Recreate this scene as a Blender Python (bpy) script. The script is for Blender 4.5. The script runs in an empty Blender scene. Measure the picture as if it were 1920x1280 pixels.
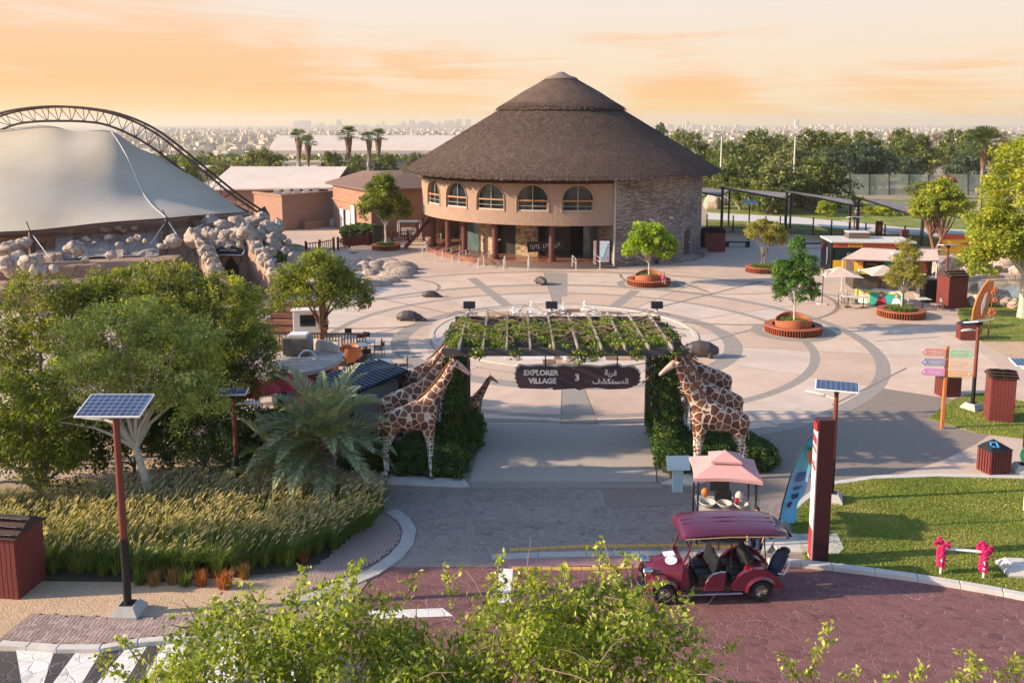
import bpy, bmesh, math, random
import numpy as np
from mathutils import Vector, Matrix, Euler, noise

# ------------------------------------------------------------------ camera, sky, sun, exposure
SC = bpy.context.scene
COL = SC.collection
FPX = 1650.0                       # focal length in photograph pixels (1920 wide)
CY = 464.0                          # row of the optical centre (the picture is a crop: lens shift)
TH = math.atan((CY - 232.0) / FPX)  # pitch below the horizon
CAMH = 12.5
cam_d = bpy.data.cameras.new('camera')
cam = bpy.data.objects.new('camera', cam_d)
COL.objects.link(cam)
cam_d.sensor_width = 36.0
cam_d.lens = FPX / 1920.0 * 36.0
cam_d.shift_y = -(640.0 - CY) / 1920.0
cam_d.clip_start = 0.1
cam_d.clip_end = 20000.0
cam.location = (0, 0, CAMH)
cam.rotation_euler = (math.pi / 2 - TH, 0, 0)
SC.camera = cam

SUN_EL = math.radians(22.0)
SUN_AZ = math.radians(-6.0)        # sun stands over -X, this much towards the camera's side
sun_dir = Vector((-math.cos(SUN_EL) * math.cos(SUN_AZ), math.cos(SUN_EL) * math.sin(SUN_AZ), math.sin(SUN_EL)))
W = bpy.data.worlds.new("World")
SC.world = W
W.use_nodes = True
nt = W.node_tree
for n in list(nt.nodes): nt.nodes.remove(n)
def N(tree, typ, **kw):
 n = tree.nodes.new(typ)
 for k, v in kw.items():
  if k.startswith('i_'):
   key = k[2:]
   n.inputs[int(key) if key.isdigit() else key.replace('_', ' ')].default_value = v
  else:
   setattr(n, k, v)
 return n
def ramp(tree, stops, mode='LINEAR'):
 r = tree.nodes.new('ShaderNodeValToRGB')
 r.color_ramp.interpolation = mode
 e = r.color_ramp.elements
 while len(e) > 1: e.remove(e[-1])
 e[0].position = stops[0][0]; e[0].color = (*stops[0][1], 1) if len(stops[0][1]) == 3 else stops[0][1]
 for p, c in stops[1:]:
  x = e.new(p); x.color = (*c, 1) if len(c) == 3 else c
 return r
def srgb(r, g, b):
 f = lambda c: (c / 255.0 / 12.92) if c / 255.0 <= 0.04045 else ((c / 255.0 + 0.055) / 1.055) ** 2.4
 return (f(r), f(g), f(b))
L = nt.links.new
sky = N(nt, 'ShaderNodeTexSky', sky_type='NISHITA')
sky.sun_disc = False
sky.sun_elevation = SUN_EL
sky.sun_rotation = math.atan2(sun_dir.x, sun_dir.y)
sky.air_density = 1.0; sky.dust_density = 1.2; sky.ozone_density = 3.0
skb = N(nt, 'ShaderNodeVectorMath', operation='SCALE'); skb.inputs[3].default_value = 0.277
L(sky.outputs[0], skb.inputs[0])
tc = N(nt, 'ShaderNodeTexCoord')
sep = N(nt, 'ShaderNodeSeparateXYZ'); L(tc.outputs['Generated'], sep.inputs[0])
# streaky cloud coordinates: azimuth across, elevation stretched
az = N(nt, 'ShaderNodeMath', operation='ARCTAN2'); L(sep.outputs[0], az.inputs[0]); L(sep.outputs[1], az.inputs[1])
el = N(nt, 'ShaderNodeMath', operation='ARCSINE'); L(sep.outputs[2], el.inputs[0])
elm = N(nt, 'ShaderNodeMath', operation='MULTIPLY'); elm.inputs[1].default_value = 4.2; L(el.outputs[0], elm.inputs[0])
cmb = N(nt, 'ShaderNodeCombineXYZ'); L(az.outputs[0], cmb.inputs[0]); L(elm.outputs[0], cmb.inputs[1])
n1 = N(nt, 'ShaderNodeTexNoise', i_Scale=2.0, i_Detail=3.5, i_Roughness=0.5, i_Distortion=0.7)
off = N(nt, 'ShaderNodeVectorMath', operation='ADD'); off.inputs[1].default_value = (3.15, 1.62, 0.4)
L(cmb.outputs[0], off.inputs[0]); L(off.outputs[0], n1.inputs['Vector'])
n2 = N(nt, 'ShaderNodeTexNoise', i_Scale=5.0, i_Detail=5.0, i_Roughness=0.6, i_Distortion=1.0)
str2 = N(nt, 'ShaderNodeVectorMath', operation='MULTIPLY'); str2.inputs[1].default_value = (1.0, 3.2, 1.0)
L(off.outputs[0], str2.inputs[0]); L(str2.outputs[0], n2.inputs['Vector'])
# warm gradient by elevation (radians): horizon glow, orange, peach, cream
elr = N(nt, 'ShaderNodeMapRange'); elr.inputs[1].default_value = 0.0; elr.inputs[2].default_value = 0.5
L(el.outputs[0], elr.inputs[0])
grad = ramp(nt, [(0.0, srgb(255, 214, 140)), (0.03, srgb(255, 208, 132)), (0.09, srgb(253, 196, 136)), (0.18, srgb(252, 203, 158)),
                 (0.28, srgb(243, 216, 192)), (0.5, srgb(200, 200, 205)), (1.0, srgb(140, 165, 200))])
L(elr.outputs[0], grad.inputs[0])
pale = ramp(nt, [(0.0, srgb(252, 226, 178)), (0.12, srgb(250, 225, 195)), (0.28, srgb(242, 230, 220)), (0.6, srgb(205, 215, 228)), (1.0, srgb(165, 185, 210))])
L(elr.outputs[0], pale.inputs[0])
# cloud factor: large soft masses + streaks, growing with height
addn = N(nt, 'ShaderNodeMath', operation='MULTIPLY_ADD'); addn.inputs[1].default_value = 0.45
L(n2.outputs[0], addn.inputs[0]); L(n1.outputs[0], addn.inputs[2])
eladd = N(nt, 'ShaderNodeMath', operation='MULTIPLY_ADD'); eladd.inputs[1].default_value = 2.6
L(el.outputs[0], eladd.inputs[0]); L(addn.outputs[0], eladd.inputs[2])
azadd = N(nt, 'ShaderNodeMath', operation='MULTIPLY_ADD'); azadd.inputs[1].default_value = 0.2
L(sep.outputs[0], azadd.inputs[0]); L(eladd.outputs[0], azadd.inputs[2])
cf = ramp(nt, [(0.78, (0, 0, 0)), (1.0, (1, 1, 1))], 'EASE'); L(azadd.outputs[0], cf.inputs[0])
mixc = N(nt, 'ShaderNodeMix', data_type='RGBA'); L(cf.outputs[0], mixc.inputs[0]); L(grad.outputs[0], mixc.inputs[6]); L(pale.outputs[0], mixc.inputs[7])
fade = ramp(nt, [(0.0, (1, 1, 1)), (0.27, (1, 1, 1)), (0.5, (0, 0, 0))]); L(elr.outputs[0], fade.inputs[0])
mixf = N(nt, 'ShaderNodeMix', data_type='RGBA'); L(fade.outputs[0], mixf.inputs[0]); L(skb.outputs[0], mixf.inputs[6]); L(mixc.outputs[2], mixf.inputs[7])
bg = N(nt, 'ShaderNodeBackground'); bg.inputs[1].default_value = 0.53
L(mixf.outputs[2], bg.inputs[0])
wo = N(nt, 'ShaderNodeOutputWorld'); L(bg.outputs[0], wo.inputs[0])

sd = bpy.data.lights.new('sun', 'SUN')
sun = bpy.data.objects.new('sun', sd); COL.objects.link(sun)
sd.energy = 4.4; sd.angle = math.radians(0.6); sd.color = (1.0, 0.80, 0.58)
sun.rotation_euler = sun_dir.to_track_quat('Z', 'Y').to_euler()
sun.location = (-60, -10, 60)
SC.view_settings.view_transform = 'Standard'
SC.view_settings.look = 'None'
SC.view_settings.exposure = 0.98
SC.view_settings.gamma = 1.0
SC.view_settings.use_curve_mapping = False
SC.render.engine = 'CYCLES'
SC.cycles.max_bounces = 5
SC.cycles.diffuse_bounces = 3
SC.cycles.transparent_max_bounces = 8
SC.cycles.volume_bounces = 0

# ------------------------------------------------------------------ helpers
PI = math.pi
def ray(px, py):
 a = (px - 960.0) / FPX; b = (CY - py) / FPX
 return Vector((a, math.cos(TH) + b * math.sin(TH), -math.sin(TH) + b * math.cos(TH)))
def G(px, py, z=0.0):
 d = ray(px, py); t = (z - CAMH) / d.z
 return Vector((d.x * t, d.y * t, z))
def PY(px, py, Y):
 d = ray(px, py); t = Y / d.y
 return Vector((d.x * t, Y, CAMH + d.z * t))
def rnd(a, b): return random.uniform(a, b)

def tag(o, label=None, cat=None, group=None, kind=None):
 if label: o['label'] = label
 if cat: o['category'] = cat
 if group: o['group'] = group
 if kind: o['kind'] = kind
 return o
def thing(name, label, cat, loc=(0, 0, 0), rz=0.0, group=None, scale=1.0):
 o = bpy.data.objects.new(name, None); COL.objects.link(o)
 o.empty_display_size = 0.2
 o.location = loc; o.rotation_euler = (0, 0, rz); o.scale = (scale,) * 3 if not hasattr(scale, '__len__') else scale
 return tag(o, label, cat, group)
def link_mesh(name, me, parent=None, loc=(0, 0, 0), rot=(0, 0, 0), scale=(1, 1, 1)):
 o = bpy.data.objects.new(name, me); COL.objects.link(o)
 o.location = loc; o.rotation_euler = rot; o.scale = scale
 if parent is not None: o.parent = parent
 return o
def kids(o): return [c for c in bpy.data.objects if c.parent == o]
def dup(root, loc, rz=0.0, label=None, scale=None, group=None, subtree=None):
 r = root.copy(); COL.objects.link(r); r.location = loc; r.rotation_euler = (0, 0, rz)
 if scale is not None: r.scale = (scale,) * 3 if not hasattr(scale, '__len__') else scale
 if label: r['label'] = label
 if group: r['group'] = group
 for ch in (subtree if subtree is not None else root.children):
  c = ch.copy(); COL.objects.link(c); c.parent = r
  for g in ch.children:
   d = g.copy(); COL.objects.link(d); d.parent = c
 return r

class MB:
 def __init__(s): s.v = []; s.f = []
 def add(s, vs, fs, M=None):
  b = len(s.v)
  s.v.extend([tuple(M @ Vector(v)) for v in vs] if M is not None else [tuple(v) for v in vs])
  s.f.extend([tuple(b + i for i in f) for f in fs]); return s
 def box(s, c, d, rz=0.0, taper=1.0, M=None, rot=None):
  x, y, z = d[0] / 2, d[1] / 2, d[2] / 2; t = taper
  vs = [(-x, -y, -z), (x, -y, -z), (x, y, -z), (-x, y, -z), (-x * t, -y * t, z), (x * t, -y * t, z), (x * t, y * t, z), (-x * t, y * t, z)]
  T = Matrix.Translation(c) @ (Euler(rot).to_matrix().to_4x4() if rot else Matrix.Rotation(rz, 4, 'Z'))
  if M is not None: T = M @ T
  return s.add(vs, [(0, 3, 2, 1), (4, 5, 6, 7), (0, 1, 5, 4), (1, 2, 6, 5), (2, 3, 7, 6), (3, 0, 4, 7)], T)
 def bbox(s, c, d, b=0.02, rz=0.0, rot=None):   # box with bevelled vertical and horizontal edges
  x, y, z = d[0] / 2, d[1] / 2, d[2] / 2
  b = min(b, x * .9, y * .9, z * .9)
  ring = lambda xx, yy, bb: [(-xx + bb, -yy), (xx - bb, -yy), (xx, -yy + bb), (xx, yy - bb), (xx - bb, yy), (-xx + bb, yy), (-xx, yy - bb), (-xx, -yy + bb)]
  vs = []
  for zz, e in ((-z, b), (-z + b, 0), (z - b, 0), (z, b)):
   vs += [(p[0], p[1], zz) for p in ring(x - e, y - e, b)]
  fs = [tuple(range(7, -1, -1)), tuple(range(24, 32))]
  for k in range(3):
   for i in range(8):
    j = (i + 1) % 8
    fs.append((k * 8 + i, k * 8 + j, k * 8 + 8 + j, k * 8 + 8 + i))
  T = Matrix.Translation(c) @ (Euler(rot).to_matrix().to_4x4() if rot else Matrix.Rotation(rz, 4, 'Z'))
  return s.add(vs, fs, T)
 def loft(s, rings, cap=True, closed=True):
  b = len(s.v); n = len(rings[0])
  for r in rings: s.v.extend([tuple(p) for p in r])
  for k in range(len(rings) - 1):
   for i in range(n if closed else n - 1):
    j = (i + 1) % n
    s.f.append((b + k * n + i, b + k * n + j, b + (k + 1) * n + j, b + (k + 1) * n + i))
  if cap and closed:
   s.f.append(tuple(b + i for i in range(n - 1, -1, -1)))
   s.f.append(tuple(b + (len(rings) - 1) * n + i for i in range(n)))
  return s
 def tube(s, pts, r, n=8, cap=True, ell=None, side=None):
  pts = [Vector(p) for p in pts]
  rs = r if hasattr(r, '__len__') else [r] * len(pts)
  rings = []; prev = None
  for i, p in enumerate(pts):
   t = (pts[min(i + 1, len(pts) - 1)] - pts[max(i - 1, 0)])
   t = t.normalized() if t.length > 1e-9 else Vector((0, 0, 1))
   if side is not None:
    a = Vector(side); a = (a - t * a.dot(t)).normalized()
   elif prev is None:
    a = t.cross(Vector((0, 0, 1)))
    if a.length < 0.15: a = t.cross(Vector((0, 1, 0)))
    a.normalize()
   else:
    a = (prev - t * prev.dot(t)).normalized()
   prev = a; bb = t.cross(a)
   ra, rb = rs[i] if hasattr(rs[i], '__len__') else (rs[i], rs[i] * (ell or 1.0))
   rings.append([p + a * (ra * math.cos(2 * PI * k / n)) + bb * (rb * math.sin(2 * PI * k / n)) for k in range(n)])
  return s.loft(rings, cap)
 def cyl(s, p0, p1, r0, r1=None, n=12): return s.tube([p0, p1], [r0, r0 if r1 is None else r1], n)
 def lathe(s, prof, n=24, a0=0.0, a1=2 * PI, c=(0, 0, 0)):
  full = abs((a1 - a0) - 2 * PI) < 1e-6
  m = n if full else n + 1
  b = len(s.v)
  for (r, z) in prof:
   for k in range(m):
    a = a0 + (a1 - a0) * k / n
    s.v.append((c[0] + r * math.cos(a), c[1] + r * math.sin(a), c[2] + z))
  for j in range(len(prof) - 1):
   for k in range(n if full else m - 1):
    k2 = (k + 1) % m
    s.f.append((b + j * m + k, b + j * m + k2, b + (j + 1) * m + k2, b + (j + 1) * m + k))
  return s
 def prism(s, poly, z0, z1, M=None):
  n = len(poly)
  vs = [(p[0], p[1], z0) for p in poly] + [(p[0], p[1], z1) for p in poly]
  fs = [tuple(range(n - 1, -1, -1)), tuple(range(n, 2 * n))] + [(i, (i + 1) % n, n + (i + 1) % n, n + i) for i in range(n)]
  return s.add(vs, fs, M)
 def poly(s, pts):
  b = len(s.v); s.v.extend([tuple(p) for p in pts]); s.f.append(tuple(range(b, b + len(pts)))); return s
 def ball(s, c, r, n=12, m=8, seed=None, rough=0.0):
  rx, ry, rz = r if hasattr(r, '__len__') else (r, r, r)
  R = random.Random(seed) if seed is not None else None
  ph = [R.uniform(0, 6.28) for _ in range(6)] if R else None
  b = len(s.v)
  def P(a, e):
   d = 1.0
   if R:
    q = Vector((math.cos(e) * math.cos(a) * 1.3 + ph[0], math.cos(e) * math.sin(a) * 1.3 + ph[1], math.sin(e) * 1.3 + ph[2]))
    d += rough * (2.2 * noise.noise(q) + 1.6 * abs(noise.noise(q * 2.3)) + .9 * noise.noise(q * 5))
   if R: d += .5 * rough * (math.sin(2 * a + ph[0]) * math.cos(e + ph[1]) + .6 * math.sin(3 * a + ph[2] + 2 * e) + .45 * math.sin(5 * e + ph[3] + a) + .3 * math.sin(7 * a + 5 * e + ph[4]))
   return (c[0] + rx * d * math.cos(e) * math.cos(a), c[1] + ry * d * math.cos(e) * math.sin(a), c[2] + rz * d * math.sin(e))
  s.v.append(P(0, -PI / 2))
  for j in range(1, m):
   for i in range(n): s.v.append(P(2 * PI * i / n, -PI / 2 + PI * j / m))
  s.v.append(P(0, PI / 2))
  for i in range(n):
   k = (i + 1) % n
   s.f.append((b, b + 1 + k, b + 1 + i))
   for j in range(m - 2): s.f.append((b + 1 + j * n + i, b + 1 + j * n + k, b + 1 + (j + 1) * n + k, b + 1 + (j + 1) * n + i))
   s.f.append((b + 1 + (m - 2) * n + i, b + 1 + (m - 2) * n + k, b + 1 + (m - 1) * n))
  return s
 def mesh(s, name, mat, smooth=False):
  me = bpy.data.meshes.new(name)
  me.from_pydata(s.v, [], s.f)
  if mat is not None: me.materials.append(mat)
  if smooth:
   me.polygons.foreach_set('use_smooth', [True] * len(me.polygons))
   if smooth != 'all':
    try: me.set_sharp_from_angle(angle=math.radians(40))
    except Exception: pass
  me.update()
  return me
 def build(s, name, mat, parent=None, loc=(0, 0, 0), rot=(0, 0, 0), smooth=False, kind=None, label=None):
  o = link_mesh(name, s.mesh(name, mat, smooth), parent, loc, rot)
  if kind: o['kind'] = kind
  if label: o['label'] = label
  return o

# ------------------------------------------------------------------ materials
MATS = {}
def mat(name, c1, c2=None, scale=4.0, rough=0.8, metal=0.0, bump=0.0, bscale=None, spec=0.3, coat=0.0, detail=5.0, stretch=None, emit=None, big=None):
 if name in MATS: return MATS[name]
 m = bpy.data.materials.new(name); m.use_nodes = True
 t = m.node_tree; b = t.nodes['Principled BSDF']; l = t.links.new
 b.inputs['Roughness'].default_value = rough
 b.inputs['Metallic'].default_value = metal
 b.inputs['Specular IOR Level'].default_value = spec
 b.inputs['Coat Weight'].default_value = coat
 b.inputs['Coat Roughness'].default_value = 0.08
 co = N(t, 'ShaderNodeTexCoord')
 vec = co.outputs['Object']
 if stretch:
  mp = N(t, 'ShaderNodeMapping'); mp.inputs['Scale'].default_value = stretch; l(vec, mp.inputs[0]); vec = mp.outputs[0]
 if c2 is None: c2 = tuple(x * 0.75 for x in c1)
 nz = N(t, 'ShaderNodeTexNoise', i_Scale=scale, i_Detail=detail, i_Roughness=0.6); l(vec, nz.inputs['Vector'])
 rp = ramp(t, [(0.3, c2), (0.7, c1)]); l(nz.outputs[0], rp.inputs[0])
 colr = rp.outputs[0]
 if big:      # (scale, colour, amount) broad staining
  nb = N(t, 'ShaderNodeTexNoise', i_Scale=big[0], i_Detail=3.0); l(co.outputs['Object'], nb.inputs['Vector'])
  rb = ramp(t, [(0.42, (0, 0, 0)), (0.68, (big[2],) * 3)]); l(nb.outputs[0], rb.inputs[0])
  mx = N(t, 'ShaderNodeMix', data_type='RGBA'); l(rb.outputs[0], mx.inputs[0]); l(colr, mx.inputs[6]); mx.inputs[7].default_value = (*big[1], 1)
  colr = mx.outputs[2]
 l(colr, b.inputs['Base Color'])
 if bump:
  nb2 = N(t, 'ShaderNodeTexNoise', i_Scale=bscale or scale * 6, i_Detail=4.0); l(vec, nb2.inputs['Vector'])
  bp = N(t, 'ShaderNodeBump', i_Strength=1.0, i_Distance=bump); l(nb2.outputs[0], bp.inputs['Height']); l(bp.outputs[0], b.inputs['Normal'])
 if emit:
  b.inputs['Emission Color'].default_value = (*emit[0], 1); b.inputs['Emission Strength'].default_value = emit[1]
 MATS[name] = m
 return m
def leafmat(name, c1, c2, c3=None, trans=0.3, rough=0.55):
 if name in MATS: return MATS[name]
 m = bpy.data.materials.new(name); m.use_nodes = True
 t = m.node_tree; b = t.nodes['Principled BSDF']; l = t.links.new
 b.inputs['Roughness'].default_value = rough; b.inputs['Specular IOR Level'].default_value = 0.35
 at = N(t, 'ShaderNodeAttribute', attribute_name='tint')
 st = [(0.0, c2), (0.75, c1)] + ([(1.0, c3)] if c3 else [])
 rp = ramp(t, st); l(at.outputs['Fac'], rp.inputs[0]); l(rp.outputs[0], b.inputs['Base Color'])
 tr = N(t, 'ShaderNodeBsdfTranslucent')
 br = N(t, 'ShaderNodeMix', data_type='RGBA', blend_type='MULTIPLY'); br.inputs[0].default_value = 1.0; br.inputs[7].default_value = (1.75, 1.65, 0.5, 1)
 l(rp.outputs[0], br.inputs[6]); l(br.outputs[2], tr.inputs[0])
 mx = N(t, 'ShaderNodeMixShader'); mx.inputs[0].default_value = trans
 l(b.outputs[0], mx.inputs[1]); l(tr.outputs[0], mx.inputs[2]); l(mx.outputs[0], t.nodes['Material Output'].inputs[0])
 MATS[name] = m
 return m

# fast mesh from numpy arrays: V (n,3), quads as consecutive groups of 4 vertices, tint per face
def quads_mesh(name, V, tint, material, k=4):
 nf = len(V) // k
 me = bpy.data.meshes.new(name)
 me.vertices.add(len(V)); me.vertices.foreach_set('co', np.asarray(V, dtype=np.float32).ravel())
 me.loops.add(nf * k); me.loops.foreach_set('vertex_index', np.arange(nf * k, dtype=np.int32))
 me.polygons.add(nf); me.polygons.foreach_set('loop_start', np.arange(0, nf * k, k, dtype=np.int32))
 me.update(calc_edges=True)
 if tint is not None:
  a = me.attributes.new('tint', 'FLOAT', 'FACE'); a.data.foreach_set('value', np.asarray(tint, dtype=np.float32))
 if material: me.materials.append(material)
 return me
def leaf_quads(P, size, rng, up=0.35, out=None, aspect=0.5, outw=0.5):
 """P (n,3) leaf centres -> (4n,3) diamond leaves with random attitude, biased up and outward."""
 n = len(P)
 nr = rng.normal(size=(n, 3)); nr /= np.linalg.norm(nr, axis=1)[:, None]
 nr[:, 2] += up
 if out is not None: nr += out * outw
 nr /= np.linalg.norm(nr, axis=1)[:, None]
 a = np.cross(nr, rng.normal(size=(n, 3))); a /= np.linalg.norm(a, axis=1)[:, None] + 1e-9
 b = np.cross(nr, a)
 s = (size * rng.uniform(0.65, 1.3, n))[:, None]
 fold = nr * s * 0.12
 V = np.empty((n, 4, 3))
 V[:, 0] = P - a * s; V[:, 1] = P - b * s * aspect + fold; V[:, 2] = P + a * s; V[:, 3] = P + b * s * aspect + fold
 return V.reshape(-1, 3)
def crown_points(rng, blobs, nclump, nleaf, clump_r, inner=0.25, squash=0.75):
 """blobs: list of (cx,cy,cz,rx,ry,rz). returns leaf centres, outward dirs, tints, clump centres"""
 vol = np.array([b[3] * b[4] * b[5] for b in blobs]) ** 0.67; vol /= vol.sum()
 idx = rng.choice(len(blobs), nclump, p=vol)
 B = np.array(blobs)[idx]
 d = rng.normal(size=(nclump, 3)); d /= np.linalg.norm(d, axis=1)[:, None]
 rr = (inner + (1 - inner) * rng.random(nclump) ** 0.45)[:, None]
 d[:, 2] = np.where(d[:, 2] < -0.55, -d[:, 2], d[:, 2])
 cc = B[:, :3] + d * rr * B[:, 3:6]
 cr = clump_r * rng.uniform(0.6, 1.35, nclump)
 dd = rng.normal(size=(nclump, nleaf, 3)); dd /= np.linalg.norm(dd, axis=2)[:, :, None]
 rad = rng.random((nclump, nleaf, 1)) ** 0.5
 off = dd * rad * cr[:, None, None]; off[:, :, 2] *= squash
 P = (cc[:, None, :] + off).reshape(-1, 3)
 out = dd.reshape(-1, 3)
 ct = rng.random(nclump)
 tint = np.clip(0.75 * np.repeat(ct, nleaf) + 0.3 * rng.random(nclump * nleaf), 0, 1)
 return P, out, tint, cc
def tree_parts(seed, blobs, nclump, nleaf, clump_r, leaf, mleaf, mtrunk, h0, tr, base=(0, 0), inner=0.3, up=0.35, nlimb=7, lean=(0, 0), aspect=0.5, squash=0.75, multi=1, twigs=0):
 rng = np.random.default_rng(seed)
 P, out, tint, cc = crown_points(rng, blobs, nclump, nleaf, clump_r, inner, squash)
 V = leaf_quads(P, leaf, rng, up, out, aspect)
 crown = quads_mesh('crown', V, tint, mleaf)
 R = random.Random(seed)
 m = MB()
 top = np.array([blobs[0][0], blobs[0][1], blobs[0][2]])
 for q in range(multi):
  bx = base[0] + (R.uniform(-.3, .3) if multi > 1 else 0); by = base[1] + (R.uniform(-.3, .3) if multi > 1 else 0)
  fork = Vector((bx + lean[0] + R.uniform(-.15, .15) * multi, by + lean[1] + R.uniform(-.15, .15) * multi, h0))
  m.tube([(bx, by, -0.1), (bx + (fork.x - bx) * .3 + R.uniform(-.04, .04), by + (fork.y - by) * .3, h0 * .35), (bx + (fork.x - bx) * .65, by + (fork.y - by) * .7, h0 * .7), fork],
               [tr * 1.35, tr, tr * .85, tr * .75], 8)
  sel = rng.choice(len(cc), min(nlimb, len(cc)), replace=False)
  for i in sel:
   e = Vector(cc[i]); mid = fork.lerp(e, .5) + Vector((R.uniform(-.1, .1), R.uniform(-.1, .1), R.uniform(0, .15))) * (e - fork).length
   q1 = fork.lerp(mid, .5) + Vector((R.uniform(-.04, .04), R.uniform(-.04, .04), .03)) * (e - fork).length
   m.tube([fork - Vector((0, 0, tr * .5)), q1, mid, mid.lerp(e, .6), e], [tr * .6, tr * .42, tr * .3, tr * .18, tr * .08], 5)
   if twigs:
    for _ in range(twigs):
     j = R.randrange(len(cc)); e2 = Vector(cc[j])
     if (e2 - mid).length < (e - fork).length * .8:
      m.tube([mid, mid.lerp(e2, .5) + Vector((0, 0, .05)), e2], [tr * .2, tr * .12, tr * .05], 4)
 trunk = m.mesh('trunk', mtrunk, True)
 return crown, trunk
def place_tree(name, parts, label, loc, rz=0.0, scale=1.0, group=None, cat='tree'):
 t = thing(name, label, cat, loc, rz, group, scale)
 link_mesh('crown', parts[0], t); link_mesh('trunk', parts[1], t)
 return t

def remeshed(name, segs, voxel, material, extra=None, smooth_it=4):
 """one continuous body out of overlapping tapering limbs. seg: (points [(x,y,z)], radii [r or (rside,rup)], side)"""
 m = MB()
 for pts, rs, side in segs:
  pts = [Vector(p) for p in pts]
  rs = [r if hasattr(r, '__len__') else (r, r) for r in rs]
  d0 = (pts[0] - pts[1]).normalized(); d1 = (pts[-1] - pts[-2]).normalized()
  P = [pts[0] + d0 * rs[0][0] * .9, pts[0] + d0 * rs[0][0] * .6] + pts + [pts[-1] + d1 * rs[-1][0] * .6, pts[-1] + d1 * rs[-1][0] * .9]
  Q = [(rs[0][0] * .35, rs[0][1] * .35), (rs[0][0] * .8, rs[0][1] * .8)] + rs + [(rs[-1][0] * .8, rs[-1][1] * .8), (rs[-1][0] * .35, rs[-1][1] * .35)]
  m.tube(P, Q, 14, side=side)
 if extra: extra(m)
 me = m.mesh('tmp', None)
 o = bpy.data.objects.new('tmp', me); COL.objects.link(o)
 r = o.modifiers.new('r', 'REMESH'); r.mode = 'VOXEL'; r.voxel_size = voxel
 s = o.modifiers.new('s', 'SMOOTH'); s.factor = 0.5; s.iterations = smooth_it
 dg = bpy.context.evaluated_depsgraph_get(); dg.update()
 ev = o.evaluated_get(dg)
 out = bpy.data.meshes.new_from_object(ev)
 out.name = name
 bpy.data.objects.remove(o); bpy.data.meshes.remove(me)
 out.materials.clear(); out.materials.append(material)
 out.polygons.foreach_set('use_smooth', [True] * len(out.polygons))
 return out
def text_mesh(s, size, depth, material, name='lettering', bold=0.0, font=None):
 cu = bpy.data.curves.new(name, 'FONT'); cu.body = s; cu.size = size; cu.extrude = depth
 cu.align_x = 'CENTER'; cu.align_y = 'CENTER'; cu.offset = bold
 o = bpy.data.objects.new('tmp', cu); COL.objects.link(o)
 dg = bpy.context.evaluated_depsgraph_get(); dg.update()
 me = bpy.data.meshes.new_from_object(o.evaluated_get(dg))
 bpy.data.objects.remove(o)
 me.name = name; me.materials.clear(); me.materials.append(material)
 return me
# ------------------------------------------------------------------ setting: ground, road, plaza, lawns
random.seed(5)
def ground_z(Y): 
 t = max(0.0, min(1.0, (Y - 240.0) / 420.0)); return -22.0 * t * t * (3 - 2 * t)
# terrain sheet
xs = np.concatenate([-np.geomspace(9000, 60, 26), np.linspace(-50, 50, 11), np.geomspace(60, 9000, 26)])
ys = np.concatenate([np.linspace(-400, 200, 13), np.linspace(240, 660, 22), np.geomspace(700, 14000, 30)])
gm = MB()
for y in ys:
 for x in xs: gm.v.append((x, y, ground_z(y) - 0.012))
nx = len(xs)
for j in range(len(ys) - 1):
 for i in range(nx - 1): gm.f.append((j * nx + i, j * nx + i + 1, (j + 1) * nx + i + 1, (j + 1) * nx + i))
m_ground = mat('sandy_earth', (0.47, 0.36, 0.25), (0.30, 0.23, 0.16), scale=1.3, bump=0.02, bscale=9, big=(0.05, (0.22, 0.19, 0.12), 0.6))
gm.build('ground', m_ground, kind='structure', smooth=True)

# materials of the paved surfaces
m_conc = mat('plaza_concrete', (0.60, 0.46, 0.36), (0.50, 0.37, 0.285), scale=0.9, rough=0.75, bump=0.004, bscale=60, big=(0.18, (0.42, 0.32, 0.26), 0.55))
slabm = [mat('slab_concrete_a', (0.66, 0.50, 0.385), (0.56, 0.415, 0.315), scale=1.1, rough=0.7, bump=0.003, bscale=70, big=(0.35, (0.46, 0.35, 0.28), 0.5)),
         mat('slab_concrete_b', (0.60, 0.435, 0.325), (0.51, 0.365, 0.27), scale=1.4, rough=0.7, bump=0.003, bscale=70, big=(0.3, (0.42, 0.31, 0.24), 0.45)),
         mat('slab_concrete_c', (0.64, 0.52, 0.42), (0.55, 0.43, 0.34), scale=0.9, rough=0.7, bump=0.003, bscale=70, big=(0.4, (0.45, 0.36, 0.30), 0.45))]
m_band = mat('grey_band_paving', (0.34, 0.295, 0.255), (0.27, 0.235, 0.205), scale=3, rough=0.8, bump=0.004, bscale=40)
m_grey = mat('kerb_concrete', (0.48, 0.45, 0.41), (0.38, 0.36, 0.33), scale=3, rough=0.85, bump=0.004, bscale=40)
m_cgrey = mat('pale_concrete', (0.62, 0.58, 0.53), (0.5, 0.47, 0.43), scale=2, rough=0.85, bump=0.004, bscale=40)

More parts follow.
